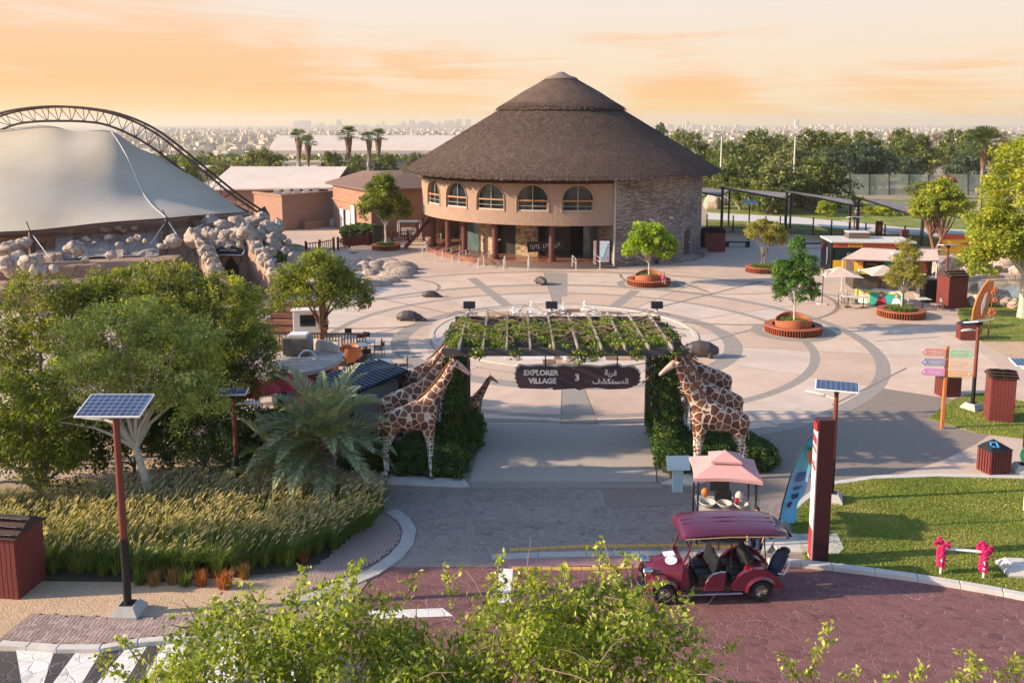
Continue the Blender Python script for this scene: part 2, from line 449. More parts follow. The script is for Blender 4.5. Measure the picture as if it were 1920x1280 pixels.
def stamped(name, c1, c2, joint, scale, jw, bump=0.012, stretch=(1, 1, 1), rough=0.7, wear=None):
 m = bpy.data.materials.new(name); m.use_nodes = True; t = m.node_tree; b = t.nodes['Principled BSDF']; l = t.links.new
 co = N(t, 'ShaderNodeTexCoord'); mp = N(t, 'ShaderNodeMapping'); mp.inputs['Scale'].default_value = stretch; l(co.outputs['Object'], mp.inputs[0])
 wn = N(t, 'ShaderNodeTexNoise', i_Scale=2.2, i_Detail=2.0); l(mp.outputs[0], wn.inputs['Vector'])
 wa = N(t, 'ShaderNodeVectorMath', operation='MULTIPLY_ADD'); wa.inputs[1].default_value = (0.22,) * 3; l(wn.outputs['Color'], wa.inputs[0]); l(mp.outputs[0], wa.inputs[2])
 v = N(t, 'ShaderNodeTexVoronoi', feature='DISTANCE_TO_EDGE', i_Scale=scale); l(wa.outputs[0], v.inputs['Vector'])
 vc = N(t, 'ShaderNodeTexVoronoi', feature='F1', i_Scale=scale); l(wa.outputs[0], vc.inputs['Vector'])
 sp = N(t, 'ShaderNodeSeparateColor'); l(vc.outputs['Color'], sp.inputs[0])
 nz = N(t, 'ShaderNodeTexNoise', i_Scale=7.0, i_Detail=5.0); l(co.outputs['Object'], nz.inputs['Vector'])
 ad = N(t, 'ShaderNodeMath', operation='MULTIPLY_ADD'); ad.inputs[1].default_value = 0.45; l(sp.outputs[0], ad.inputs[0]); l(nz.outputs[0], ad.inputs[2])
 rc = ramp(t, [(0.4, c2), (1.0, c1)]); l(ad.outputs[0], rc.inputs[0])
 je = ramp(t, [(jw * .5, (1, 1, 1)), (jw * 1.3, (0, 0, 0))]); l(v.outputs['Distance'], je.inputs[0])
 # joints fade in and out as the dust in them does
 nj = N(t, 'ShaderNodeTexNoise', i_Scale=0.9, i_Detail=3.0); l(co.outputs['Object'], nj.inputs['Vector'])
 rj = ramp(t, [(0.35, (0.25,) * 3), (0.6, (1, 1, 1))]); l(nj.outputs[0], rj.inputs[0])
 mj = N(t, 'ShaderNodeMath', operation='MULTIPLY'); l(je.outputs[0], mj.inputs[0]); l(rj.outputs[0], mj.inputs[1])
 mx = N(t, 'ShaderNodeMix', data_type='RGBA'); l(mj.outputs[0], mx.inputs[0]); l(rc.outputs[0], mx.inputs[6]); mx.inputs[7].default_value = (*joint, 1)
 wr = N(t, 'ShaderNodeTexNoise', i_Scale=1.0, i_Detail=4.0); wm = N(t, 'ShaderNodeMapping'); wm.inputs['Scale'].default_value = (.22, .9, 1); l(co.outputs['Object'], wm.inputs[0]); l(wm.outputs[0], wr.inputs['Vector'])
 wq = ramp(t, [(.42, (0, 0, 0)), (.72, (.42, .42, .42))]); l(wr.outputs[0], wq.inputs[0])
 wx = N(t, 'ShaderNodeMix', data_type='RGBA'); l(wq.outputs[0], wx.inputs[0]); l(mx.outputs[2], wx.inputs[6]); wx.inputs[7].default_value = (*(wear or [x * 1.2 for x in c1]), 1)
 sn = N(t, 'ShaderNodeTexNoise', i_Scale=2.4, i_Detail=3.0); l(co.outputs['Object'], sn.inputs['Vector']); sq = ramp(t, [(.60, (1, 1, 1)), (.74, (.62, .62, .62))]); l(sn.outputs[0], sq.inputs[0])
 sx_ = N(t, 'ShaderNodeMix', data_type='RGBA', blend_type='MULTIPLY'); sx_.inputs[0].default_value = 1; l(wx.outputs[2], sx_.inputs[6]); l(sq.outputs[0], sx_.inputs[7])
 l(sx_.outputs[2], b.inputs['Base Color'])
 jb = ramp(t, [(0.0, (0, 0, 0)), (jw * 2.0, (1, 1, 1))]); l(v.outputs['Distance'], jb.inputs[0])
 bp = N(t, 'ShaderNodeBump', i_Strength=0.8, i_Distance=bump); l(jb.outputs[0], bp.inputs['Height'])
 bp2 = N(t, 'ShaderNodeBump', i_Strength=0.5, i_Distance=0.01); l(nz.outputs[0], bp2.inputs['Height']); l(bp.outputs[0], bp2.inputs['Normal'])
 l(bp2.outputs[0], b.inputs['Normal']); b.inputs['Roughness'].default_value = rough; b.inputs['Specular IOR Level'].default_value = 0.3
 return m
m_road = stamped('maroon_stamped_road', (0.205, 0.094, 0.088), (0.13, 0.058, 0.058), (0.33, 0.195, 0.185), 4.6, 0.028, stretch=(.8, 1.25, 1))
m_black = stamped('black_stamped_road', (0.075, 0.068, 0.068), (0.05, 0.046, 0.046), (0.19, 0.15, 0.14), 2.6, 0.024)
m_front = stamped('front_stone_paving', (0.33, 0.27, 0.235), (0.21, 0.175, 0.155), (0.20, 0.16, 0.14), 5.5, 0.05, bump=0.01)
m_white = stamped('crossing_white', (0.74, 0.71, 0.67), (0.62, 0.59, 0.55), (0.52, 0.47, 0.43), 2.6, 0.02)
m_sand = mat('sand', (0.60, 0.43, 0.28), (0.45, 0.31, 0.20), scale=6, rough=0.95, bump=0.03, bscale=22, big=(1.2, (0.42, 0.30, 0.20), 0.5))
m_lawn = mat('lawn_turf', (0.19, 0.235, 0.032), (0.11, 0.155, 0.02), scale=9, rough=0.9, bump=0.03, bscale=60, big=(0.5, (0.34, 0.27, 0.09), 0.75))

def sheet(name, pts, z, m, parent=None, kind='structure'):
 o = MB().poly([(p[0], p[1], z) for p in pts]).build(name, m, parent)
 if parent is None: o['kind'] = kind
 return o
def slab(name, pts, z0, z1, m, parent=None, kind='structure'):
 pts = [(p[0], p[1]) for p in pts]
 a = sum(pts[i][0] * pts[(i + 1) % len(pts)][1] - pts[(i + 1) % len(pts)][0] * pts[i][1] for i in range(len(pts)))
 if a < 0: pts = pts[::-1]
 o = MB().prism(pts, z0, z1).build(name, m, parent)
 if parent is None: o['kind'] = kind
 return o
gp = lambda L_: [G(x, y) for x, y in L_]

PC = (3.1, 50.5)       # centre of the round plaza
plaza = sheet('plaza', [(-26, 29.5), (-42, 70), (-46, 118), (-8, 118), (22, 104), (34, 92), (62, 88), (62, 24.5), (20, 24.5), (10, 29.4), (-7, 29.4), (-8, 30)], 0.0, m_conc)
front = sheet('front_paving', [(-9, 22.0), (-9, 29.8), (8, 29.4), (14, 28.0), (13, 22.8), (8, 22.2)], -0.004, m_front)
road = sheet('road', [(-14, 5), (-14, 17.6), (-6.2, 20.6), (-4, 23.55), (9.6, 23.7), (14, 23.0), (19, 21.6), (26, 19.2), (45, 12), (45, 5)], -0.008 + 0.012, m_road)
# ring slabs and bands, joints left open
def sector(r0, r1, a0, a1, z0, z1, m, name, parent, gap=0.02, c=PC):
 n = max(2, int((a1 - a0) * r1 / 0.9))
 g0, g1 = gap / r0, gap / r1
 pts = [(c[0] + r0 * math.cos(a0 + g0 + (a1 - a0 - 2 * g0) * i / n), c[1] + r0 * math.sin(a0 + g0 + (a1 - a0 - 2 * g0) * i / n)) for i in range(n + 1)]
 q = [(c[0] + r1 * math.cos(a0 + g1 + (a1 - a0 - 2 * g1) * i / n), c[1] + r1 * math.sin(a0 + g1 + (a1 - a0 - 2 * g1) * i / n)) for i in range(n + 1)]
 b = MB()
 vs = [(*p, z1) for p in pts] + [(*p, z1) for p in q] + [(*p, z0) for p in pts] + [(*p, z0) for p in q]; m1 = n + 1
 fs = []
 for i in range(n):
  fs += [(i, m1 + i, m1 + i + 1, i + 1), (2 * m1 + i, i, i + 1, 2 * m1 + i + 1), (m1 + i, 3 * m1 + i, 3 * m1 + i + 1, m1 + i + 1)]
 fs += [(0, 2 * m1, 3 * m1, m1), (n, m1 + n, 3 * m1 + n, 2 * m1 + n)]
 b.add(vs, fs)
 return b.build(name, m, parent)
edges_a = [(-100, -38), (-38, -5), (-5, 22), (22, 52), (52, 88), (92, 128), (128, 158), (158, 185), (185, 218), (218, 260)]
rings = [(7.9, 9.15, 'slab'), (9.15, 10.15, 'band'), (10.15, 13.7, 'slab'), (13.7, 14.2, 'band'), (14.2, 16.95, 'slab'), (16.95, 17.65, 'band'), (17.65, 23.0, 'slab')]
k = 0
for (r0, r1, kd) in rings:
 for i, (a0, a1) in enumerate([(-94, -88)] + [(-88, -62), (-62, -34), (-34, -12), (-12, 8), (8, 30), (30, 58), (58, 88), (88, 91), (91, 124), (124, 152), (152, 176), (176, 202), (202, 232), (232, 266)]):
  a0r, a1r = math.radians(a0), math.radians(a1)
  if r1 > 18:
   if a1 <= -34 or a0 >= 196 or a0 == -94: continue
  if kd == 'band':
   sector(r0, r1, a0r, a1r, -0.02, 0.009, m_band, 'band_paver', plaza, 0.006)
  else:
   w = (a1 - a0) < 7
   sector(r0, r1, a0r, a1r, -0.02, 0.011, m_band if w else slabm[(i * 2 + k) % 3], 'paving_slab', plaza, 0.04 if not w else 0.02)
 k += 1
MB().lathe([(7.8, .004), (22.95, .004)], 90, -PI / 2, PI * 1.1, c=(PC[0], PC[1], 0)).build('joint_bed', mat('dark_joint', (0.27, 0.22, 0.18), (0.22, 0.18, 0.15), scale=5), plaza)
MB().lathe([(7.8, .003), (17.6, .003)], 90, 0, 2 * PI, c=(PC[0], PC[1], 0)).build('joint_bed', MATS['dark_joint'], plaza)
# broad radial bands beyond the rings and thin dark joints sweeping to the building
def strip(name, p, q, w, z, m, parent):
 p = Vector((p[0], p[1])); q = Vector((q[0], q[1])); d = (q - p).normalized(); n = Vector((-d.y, d.x)) * w / 2
 return MB().poly([(*(p - n), z), (*(q - n), z), (*(q + n), z), (*(p + n), z)]).build(name, m, parent)
m_jnt = mat('dark_joint', (0.27, 0.22, 0.18), (0.22, 0.18, 0.15), scale=5)
for (a, b_, w) in [((1052, 556), (1054, 512), .9), ((960, 580), (885, 522), .8), ((1148, 578), (1192, 545), .8), ((1330, 548), (1262, 525), .3), ((1240, 575), (1430, 527), .25),
                   ((690, 555), (880, 596), .16), ((820, 600), (560, 655), .16), ((1640, 640), (1760, 632), .12), ((1560, 760), (1700, 690), .12), ((1330, 640), (1475, 600), .16)]:
 strip('joint_band', G(*a), G(*b_), w, 0.0145, m_band if w > .4 else m_jnt, plaza)
def arc_band(c, r, a0, a1, w, m, z=0.0145, name='joint_band'):
 b = MB(); n = 40
 for i in range(n + 1):
  a = math.radians(a0 + (a1 - a0) * i / n)
  b.v += [(c[0] + (r - w / 2) * math.cos(a), c[1] + (r - w / 2) * math.sin(a), z), (c[0] + (r + w / 2) * math.cos(a), c[1] + (r + w / 2) * math.sin(a), z)]
 for i in range(n): b.f.append((2 * i, 2 * i + 1, 2 * i + 3, 2 * i + 2))
 return b.build(name, m, plaza)
arc_band((14.5, 62.5), 8.5, -150, 60, .3, m_jnt); arc_band((-9.5, 62), 9.0, 100, 300, .28, m_jnt)
arc_band((4.0, 50.5), 23.6, 25, 155, .22, m_jnt); arc_band((-10, 66.5), 4.4, 0, 359, .25, m_jnt); arc_band((16.5, 71.5), 7.5, 170, 370, .22, m_jnt)
q1 = G(1487, 622); q2 = G(1216, 533); arc_band((q1.x, q1.y), 2.15, 0, 360, .7, m_band, .0155); arc_band((q2.x, q2.y), 2.2, 0, 360, .6, m_band, .0155)
# entrance slab with dark border and front kerb line
slab('entrance_slab', gp([(881, 903), (1231, 905), (1221, 799), (906, 796)]), -0.03, 0.05, mat('entrance_aggregate', (0.47, 0.405, 0.35), (0.38, 0.325, 0.28), scale=14, rough=0.85, bump=0.004, bscale=120))
slab('entrance_border', gp([(872, 910), (878, 903), (905, 797), (898, 794)]), -0.03, 0.03, m_band)
slab('entrance_border', gp([(1233, 905), (1260, 912), (1236, 796), (1223, 798)]), -0.03, 0.03, m_band)
slab('entrance_border', gp([(872, 915), (1246, 915), (1234, 907), (880, 905)]), -0.03, 0.03, m_band)
slab('entrance_border', gp([(900, 792), (1232, 794), (1224, 786), (1060, 789), (904, 784)]), -0.03, 0.026, m_band)

# road edge: kerb of separate stones
def stones(name, pxl, w, z0, z1, m, parent, ln=1.0, gap=0.015, world=False):
 P = [Vector(p) for p in pxl] if world else [G(*p) for p in pxl]
 P = [Vector((p.x, p.y)) for p in P]
 # resample
 out = [P[0]]; 
 for a, b in zip(P[:-1], P[1:]):
  n = max(1, int(round((b - a).length / ln)))
  for i in range(1, n + 1): out.append(a.lerp(b, i / n))
 for i in range(len(out) - 1):
  a, b = out[i], out[i + 1]; d = (b - a); L_ = d.length; d = d / L_; n1 = Vector((-d.y, d.x))
  pa = (out[i] - out[i - 1]).normalized() if i > 0 else d
  pb = (out[i + 2] - out[i + 1]).normalized() if i + 2 < len(out) else d
  na = Vector((-(d + pa).y, (d + pa).x)).normalized(); nb = Vector((-(d + pb).y, (d + pb).x)).normalized()
  A = a + d * gap / 2; B = b - d * gap / 2
  q = [A - na * w / 2, B - nb * w / 2, B + nb * w / 2, A + na * w / 2]
  e = 0.012
  mb = MB(); dz = rnd(-.003, .003)
  mb.loft([[(*p, z0) for p in q], [(*p, z1 - e + dz) for p in q], [(*(p + ((a + b) / 2 - p) * e / w), z1 + dz) for p in q]])
  mb.build(name, m, parent)
kerb = MB().poly([(0, 0, -.5), (.1, 0, -.5), (.1, .1, -.5)]).build('kerb', m_grey, kind='structure')
kr = [(1440, 1057), (1500, 1060), (1560, 1066), (1640, 1076), (1720, 1087), (1800, 1100), (1880, 1114), (1960, 1130), (2100, 1160)]
stones('kerb_stone', kr, 0.26, -0.02, 0.13, m_cgrey, kerb)
stones('kerb_stone', [(922, 1046), (1010, 1042), (1100, 1040), (1200, 1039), (1300, 1041), (1380, 1046), (1440, 1052)], 0.30, -0.02, 0.05, m_grey, kerb)
stones('kerb_stone', [(0, 1212), (110, 1220), (190, 1220), (260, 1208), (350, 1200), (470, 1192), (600, 1180)], 0.20, -0.02, 0.12, m_cgrey, kerb)
stones('kerb_stone', [(733, 958), (757, 975), (768, 995), (762, 1020), (742, 1044), (700, 1074), (640, 1100), (560, 1130)], 0.42, -0.02, 0.045, m_grey, kerb, ln=.8)
# yellow guide strips and pink apron
m_yel = mat('yellow_tile', (0.62, 0.38, 0.11), (0.52, 0.30, 0.08), scale=8, bump=0.004, bscale=50)
stones('tile', [(956, 1031), (1100, 1024), (1290, 1022), (1400, 1026)], 0.16, -0.02, 0.022, m_yel, front, ln=.3, gap=.02)
stones('tile', [(960, 1066), (1110, 1066), (1216, 1062), (1290, 1064)], 0.17, -0.02, 0.03, m_yel, road, ln=.3, gap=.02)
sheet('apron_strip', gp([(955, 1064), (1210, 1058), (1430, 1062), (1430, 1048), (1200, 1044), (925, 1050)]), 0.012, mat('pink_apron', (0.44, 0.24, 0.22), (0.34, 0.18, 0.17), scale=6, bump=.004))
sheet('crossing_base', gp([(-120, 1219), (120, 1222), (200, 1222), (300, 1210), (560, 1190), (700, 1240), (640, 1420), (-300, 1420)]), 0.008, m_black)
cross = sheet('crossing_markings', gp([(30, 1218), (102, 1219), (76, 1300), (44, 1300)]), 0.012, m_white)
for q in ([(145, 1219), (191, 1219), (130, 1320), (70, 1320)], [(236, 1216), (275, 1212), (205, 1330), (140, 1330)], [(306, 1208), (355, 1204), (330, 1330), (240, 1330)],
          [(400, 1200), (450, 1197), (440, 1330), (360, 1330)], [(500, 1195), (560, 1191), (575, 1330), (480, 1330)], [(690, 1145), (830, 1140), (850, 1155), (700, 1160)],
          [(935, 1066), (962, 1066), (958, 1130), (930, 1130)]):
 sheet('marking', gp(q), 0.012, m_white, cross)

# sand bed and pavers at the left
sheet('sand_bed', gp([(-260, 1010), (40, 1050), (180, 1075), (400, 1085), (560, 1080), (640, 1060), (560, 1130), (420, 1160), (350, 1185), (190, 1207), (-20, 1205), (-300, 1200)]), 0.016, m_sand)
pave = sheet('brick_pavement', gp([(60, 1150), (-14, 1207), (110, 1215), (190, 1215), (262, 1202), (355, 1196), (480, 1186), (620, 1174), (700, 1080), (560, 1128), (420, 1150), (215, 1158)]), 0.02, mat('joint_sand', (0.33, 0.25, 0.20), (0.25, 0.19, 0.15), scale=20))
brick_me = [MB().bbox((0, 0, 0.012), (0.192, 0.092, 0.035), 0.006).mesh('brick', mat('brick_' + 'abc'[i], c, tuple(x * .8 for x in c), scale=30, bump=.003, bscale=90)) for i, c in enumerate([(0.40, 0.29, 0.25), (0.33, 0.235, 0.21), (0.46, 0.35, 0.30)])]
def inside(p, poly):
 c = False; n = len(poly)
 for i in range(n):
  a, b = poly[i], poly[(i + 1) % n]
  if (a[1] > p[1]) != (b[1] > p[1]) and p[0] < (b[0] - a[0]) * (p[1] - a[1]) / (b[1] - a[1]) + a[0]: c = not c
 return c
pp = [(v.x, v.y) for v in gp([(64, 1152), (-4, 1204), (110, 1211), (190, 1211), (258, 1198), (352, 1192), (440, 1186), (440, 1158), (350, 1160), (215, 1161)])]
x0 = min(p[0] for p in pp); x1 = max(p[0] for p in pp); y0 = min(p[1] for p in pp); y1 = max(p[1] for p in pp)
# 90 degree herringbone
cnt = 0; b_ = 0.1
nxx = int((x1 - x0) / b_) + 4; nyy = int((y1 - y0) / b_) + 4
for i in range(-2, nxx):
 for j in range(-2, nyy):
  t = (i - j) % 4
  if t == 0: cx, cy, rz = x0 + (i + 1) * b_, y0 + (j + .5) * b_, 0
  elif t == 3: cx, cy, rz = x0 + (i + .5) * b_, y0 + (j + 1) * b_, PI / 2
  else: continue
  if t == 0 or t == 3:
   if inside((cx, cy), pp):
    if cnt >= 330: continue
    o = link_mesh('brick', brick_me[random.choice((0, 0, 1, 2))], pave, (cx, cy, 0.018 + rnd(0, .004)), (0, 0, rz)); cnt += 1
# herringbone at the curved kerb (past the limit of single pieces): joined
rest = MB()
pp2 = [(v.x, v.y) for v in gp([(718, 962), (748, 985), (750, 1010), (728, 1038), (690, 1062), (560, 1118), (540, 1100), (600, 1060), (650, 1015)])]
pp3 = [(v.x, v.y) for v in gp([(440, 1158), (440, 1186), (610, 1168), (560, 1132)])]
for poly in (pp2, pp3):
 X0 = min(p[0] for p in poly); X1 = max(p[0] for p in poly); Y0 = min(p[1] for p in poly); Y1 = max(p[1] for p in poly)
 for i in range(-2, int((X1 - X0) / b_) + 4):
  for j in range(-2, int((Y1 - Y0) / b_) + 4):
   t = (i - j) % 4
   if t == 0: cx, cy, w, d = X0 + (i + 1) * b_, Y0 + (j + .5) * b_, .19, .09
   elif t == 3: cx, cy, w, d = X0 + (i + .5) * b_, Y0 + (j + 1) * b_, .09, .19
   else: continue
   if inside((cx, cy), poly): rest.box((cx, cy, 0.03 + rnd(0, .004)), (w, d, .035))
o = rest.build('brick_field', MATS['brick_a'], pave); o['kind'] = 'stuff'
sheet('pavement_bed', pp2, 0.022, MATS['joint_sand'])

# lawns
lawn1 = [(1478, 975), (1500, 950), (1530, 925), (1565, 910), (1640, 899), (1760, 895), (1920, 899), (2080, 905), (2300, 1180), (1960, 1122), (1880, 1106), (1800, 1092), (1720, 1079), (1640, 1068), (1560, 1059), (1510, 1053)]
lawn2 = [(1741, 785), (1762, 768), (1790, 748), (1820, 740), (1850, 737), (1920, 754), (2100, 800), (2100, 835), (1920, 823), (1830, 812)]
lawn3 = [(1795, 590), (1800, 562), (1850, 556), (1920, 556), (2050, 556), (2050, 640), (1840, 640), (1810, 618)]
bank = [(1325, 425), (1500, 437), (1720, 462), (1920, 470), (2150, 470), (2150, 380), (1500, 372), (1325, 385)]
lawn_polys = []
for nm, pl in (('front_lawn', lawn1), ('corner_lawn', lawn2), ('upper_lawn', lawn3), ('far_lawn', bank)):
 P = gp(pl); lawn_polys.append([(p.x, p.y) for p in P])
 slab(nm, P, -0.03, 0.035, m_lawn)
slab('lawn_edging', gp([(1470, 978), (1478, 975), (1500, 950), (1530, 925), (1565, 910), (1640, 899), (1760, 895), (1920, 899), (2080, 905), (2080, 899), (1920, 893), (1760, 889), (1640, 893), (1560, 904), (1522, 920), (1492, 946)]), -0.03, 0.05, m_cgrey)
sheet('sand_patch', gp([(1838, 642), (1920, 640), (2050, 640), (2050, 700), (1920, 672), (1880, 664)]), 0.02, m_sand)
sheet('far_path', gp([(1325, 412), (1500, 421), (1700, 442), (2150, 455), (2150, 442), (1700, 428), (1500, 408), (1325, 399)]), 0.055, m_cgrey)
# short turf blades on the near lawns
rng = np.random.default_rng(3)
def turf(poly, n, hgt, name, label=None):
 xs_ = [p[0] for p in poly]; ys_ = [p[1] for p in poly]
 pts = []
 while len(pts) < n:
  p = (rnd(min(xs_), min(max(xs_), min(xs_) + 14)), rnd(min(ys_), max(ys_)))
  if inside(p, poly): pts.append((p[0], p[1], 0.03))
 P = np.array(pts); a = rng.uniform(0, 2 * PI, n); w = rng.uniform(.012, .03, n); h = rng.uniform(.5, 1.2, n) * hgt
 dx = np.stack([np.cos(a) * w, np.sin(a) * w, np.zeros(n)], 1); tip = np.stack([rng.normal(0, .02, n), rng.normal(0, .02, n), h], 1)
 V = np.empty((n, 3, 3)); V[:, 0] = P - dx; V[:, 1] = P + dx; V[:, 2] = P + tip
 nz_ = np.sin(P[:, 0] * 1.1 + np.sin(P[:, 1] * .9) * 1.5) * np.sin(P[:, 1] * 1.3 + 1) * .25
 me = quads_mesh(name, V.reshape(-1, 3), np.clip(rng.random(n) * .7 + .2 + nz_, 0, 1), MT, 3)
 o = link_mesh(name, me); o['kind'] = 'stuff'; o['label'] = label
MT = leafmat('turf_blades', (0.22, 0.27, 0.038), (0.11, 0.165, 0.02), (0.42, 0.36, 0.12), trans=.25)
turf(lawn_polys[0], 52000, .05, 'lawn_grass', 'short sunlit lawn grass beside the maroon road')
turf(lawn_polys[1], 14000, .05, 'lawn_grass', 'short lawn grass round the tall maroon box')
turf(lawn_polys[2], 9000, .07, 'lawn_grass', 'short lawn grass by the orange totem and pond rocks')
# ------------------------------------------------------------------ round thatched pavilion
random.seed(11)
BC = Vector((4.93, 90.0, 0.0))
def bp_(R, deg, z=0.0):
 a = math.radians(deg); return (R * math.sin(a), -R * math.cos(a), z)
m_thatch = mat('thatch', (0.14, 0.095, 0.073), (0.085, 0.058, 0.045), scale=1.2, rough=0.95, bump=0.06, bscale=5, spec=.1)
m_reed = leafmat('thatch_reed', (0.135, 0.085, 0.06), (0.068, 0.043, 0.031), (0.19, 0.125, 0.09), trans=.05, rough=.9)
m_plaster = mat('ochre_plaster', (0.37, 0.25, 0.18), (0.32, 0.21, 0.15), scale=2.0, rough=0.95, bump=0.035, bscale=3.2, spec=.1)
m_plaster_s = mat('smooth_ochre', (0.42, 0.265, 0.18), (0.36, 0.22, 0.15), scale=3.0, rough=0.9)
m_dwood = mat('dark_brown_wood', (0.085, 0.045, 0.035), (0.05, 0.028, 0.022), scale=3, rough=.6)
m_maroon = mat('maroon_wood', (0.17, 0.035, 0.030), (0.10, 0.022, 0.020), scale=5, rough=.55, stretch=(6, 6, .6), bump=.004)
m_glass = mat('dark_window_glass', (0.02, 0.035, 0.04), (0.012, 0.018, 0.02), scale=.6, rough=.08, spec=.8)
m_glass2 = mat('green_shop_glass', (0.10, 0.16, 0.15), (0.05, 0.09, 0.085), scale=.5, rough=.1, spec=.8)
m_rail = mat('orange_window_wood', (0.50, 0.24, 0.11), (0.42, 0.19, 0.09), scale=8, rough=.6)
m_frame = mat('pale_frame', (0.55, 0.45, 0.36), None, scale=6, rough=.6)
m_tile = mat('terracotta_floor', (0.30, 0.12, 0.08), (0.22, 0.09, 0.06), scale=2, rough=.25, spec=.5)
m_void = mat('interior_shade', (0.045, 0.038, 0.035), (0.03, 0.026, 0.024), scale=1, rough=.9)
m_steel = mat('white_steel', (0.72, 0.70, 0.68), (0.62, 0.60, 0.58), scale=10, rough=.3, metal=.15)
m_darkm = mat('dark_metal', (0.035, 0.033, 0.035), (0.025, 0.024, 0.025), scale=5, rough=.45, metal=.5)
# ledger stone: thin courses of uneven stones (each under ten pixels from here)
def ledger(name, c1, c2, c3, sx, sz, bump):
 m = bpy.data.materials.new(name); m.use_nodes = True; t = m.node_tree; b = t.nodes['Principled BSDF']; l = t.links.new
 co = N(t, 'ShaderNodeTexCoord'); mp = N(t, 'ShaderNodeMapping'); mp.inputs['Scale'].default_value = (sx, sx, sz); l(co.outputs['Object'], mp.inputs[0])
 v = N(t, 'ShaderNodeTexVoronoi', feature='F1', distance='CHEBYCHEV', i_Scale=1.0); v.inputs['Randomness'].default_value = .85; l(mp.outputs[0], v.inputs['Vector'])
 e = N(t, 'ShaderNodeTexVoronoi', feature='DISTANCE_TO_EDGE', i_Scale=1.0); e.inputs['Randomness'].default_value = .85; l(mp.outputs[0], e.inputs['Vector'])
 s = N(t, 'ShaderNodeSeparateColor'); l(v.outputs['Color'], s.inputs[0])
 nz = N(t, 'ShaderNodeTexNoise', i_Scale=.35, i_Detail=3.0); l(co.outputs['Object'], nz.inputs['Vector'])
 ad = N(t, 'ShaderNodeMath', operation='MULTIPLY_ADD'); ad.inputs[1].default_value = .6; l(s.outputs[0], ad.inputs[0]); l(nz.outputs[0], ad.inputs[2])
 r = ramp(t, [(.4, c2), (.75, c1), (1.1 if False else 1.0, c3)]); l(ad.outputs[0], r.inputs[0])
 ed = ramp(t, [(0.0, (.45, .45, .45)), (.08, (1, 1, 1))]); l(e.outputs['Distance'], ed.inputs[0])
 mu = N(t, 'ShaderNodeMix', data_type='RGBA', blend_type='MULTIPLY'); mu.inputs[0].default_value = 1; l(r.outputs[0], mu.inputs[6]); l(ed.outputs[0], mu.inputs[7]); l(mu.outputs[2], b.inputs['Base Color'])
 h = N(t, 'ShaderNodeMath', operation='MULTIPLY'); l(s.outputs[1], h.inputs[0]); l(ed.outputs[0], h.inputs[1])
 bp = N(t, 'ShaderNodeBump', i_Strength=1.0, i_Distance=bump); l(h.outputs[0], bp.inputs['Height']); l(bp.outputs[0], b.inputs['Normal'])
 b.inputs['Roughness'].default_value = .9; b.inputs['Specular IOR Level'].default_value = .2
 return m
m_ledger = ledger('grey_ledger_stone', (0.27, 0.215, 0.18), (0.13, 0.108, 0.10), (0.38, 0.32, 0.28), 2.4, 11.0, .07)
m_ledger_w = ledger('tan_rubble_stone', (0.42, 0.29, 0.17), (0.22, 0.14, 0.08), (0.55, 0.40, 0.26), 2.4, 4.0, .06)

pav = thing('round_pavilion', 'round pavilion with a dark double thatched roof, five arched windows and a grey stone drum', 'building', BC)
# roof
rf = MB().lathe([(13.9, 7.62), (15.55, 7.72), (15.85, 7.86), (15.9, 8.0), (15.75, 8.14), (12.6, 10.05), (9.3, 12.02), (6.15, 13.92), (5.2, 14.2), (4.8, 14.2)], 96).build('roof', m_thatch, pav, smooth=True)
rf2 = MB().lathe([(5.4, 13.75), (6.15, 13.86), (6.32, 13.98), (6.3, 14.12), (3.8, 15.72), (1.35, 17.05), (1.2, 17.0)], 72).build('upper_roof', m_thatch, pav, smooth=True)
cap_ = MB().lathe([(1.62, 16.82), (1.7, 16.95), (1.5, 17.1), (.95, 17.25), (.5, 17.5), (.3, 17.62), (0.001, 17.66)], 32).build('roof_cap', mat('cap_stone', (0.26, .19, .15), (.17, .12, .10), scale=3, bump=.03, bscale=8), pav, smooth=True)
# thatch reeds lying on both cones
rng = np.random.default_rng(8)
def reeds(n, r0, z0, r1, z1, ln, w, name):
 u = rng.random(n); r = np.sqrt(r1 ** 2 + (r0 ** 2 - r1 ** 2) * u); a = rng.uniform(0, 2 * PI, n)
 tt = (r0 - r) / (r0 - r1); z = z0 + (z1 - z0) * tt
 sl = math.atan2(z1 - z0, r0 - r1)
 down = np.stack([np.cos(a) * math.cos(sl), np.sin(a) * math.cos(sl), -np.full(n, math.sin(sl))], 1)
 nrm = np.stack([np.cos(a) * math.sin(sl), np.sin(a) * math.sin(sl), np.full(n, math.cos(sl))], 1)
 side = np.stack([-np.sin(a), np.cos(a), np.zeros(n)], 1)
 side = side + down * rng.normal(0, .25, n)[:, None]
 P = np.stack([r * np.cos(a), r * np.sin(a), z], 1)
 l_ = (ln * rng.uniform(.6, 1.4, n))[:, None]; w_ = (w * rng.uniform(.5, 1.5, n))[:, None]; lift = rng.uniform(.005, .04, n)[:, None]
 V = np.empty((n, 4, 3))
 V[:, 0] = P - side * w_ - nrm * .03; V[:, 1] = P + side * w_ - nrm * .03; V[:, 2] = P + side * w_ * .8 + down * l_ + nrm * lift; V[:, 3] = P - side * w_ * .8 + down * l_ + nrm * lift * rng.uniform(.4, 1.5, (n, 1))
 return quads_mesh(name, V.reshape(-1, 3), rng.random(n), m_reed)
o = link_mesh('thatch_reeds', reeds(90000, 15.75, 8.14, 6.1, 13.95, .26, .032, 'thatch_reeds'), pav); o['kind'] = 'stuff'
o = link_mesh('thatch_reeds', reeds(18000, 6.3, 14.14, 1.4, 17.04, .24, .03, 'thatch_reeds_b'), pav); o['kind'] = 'stuff'
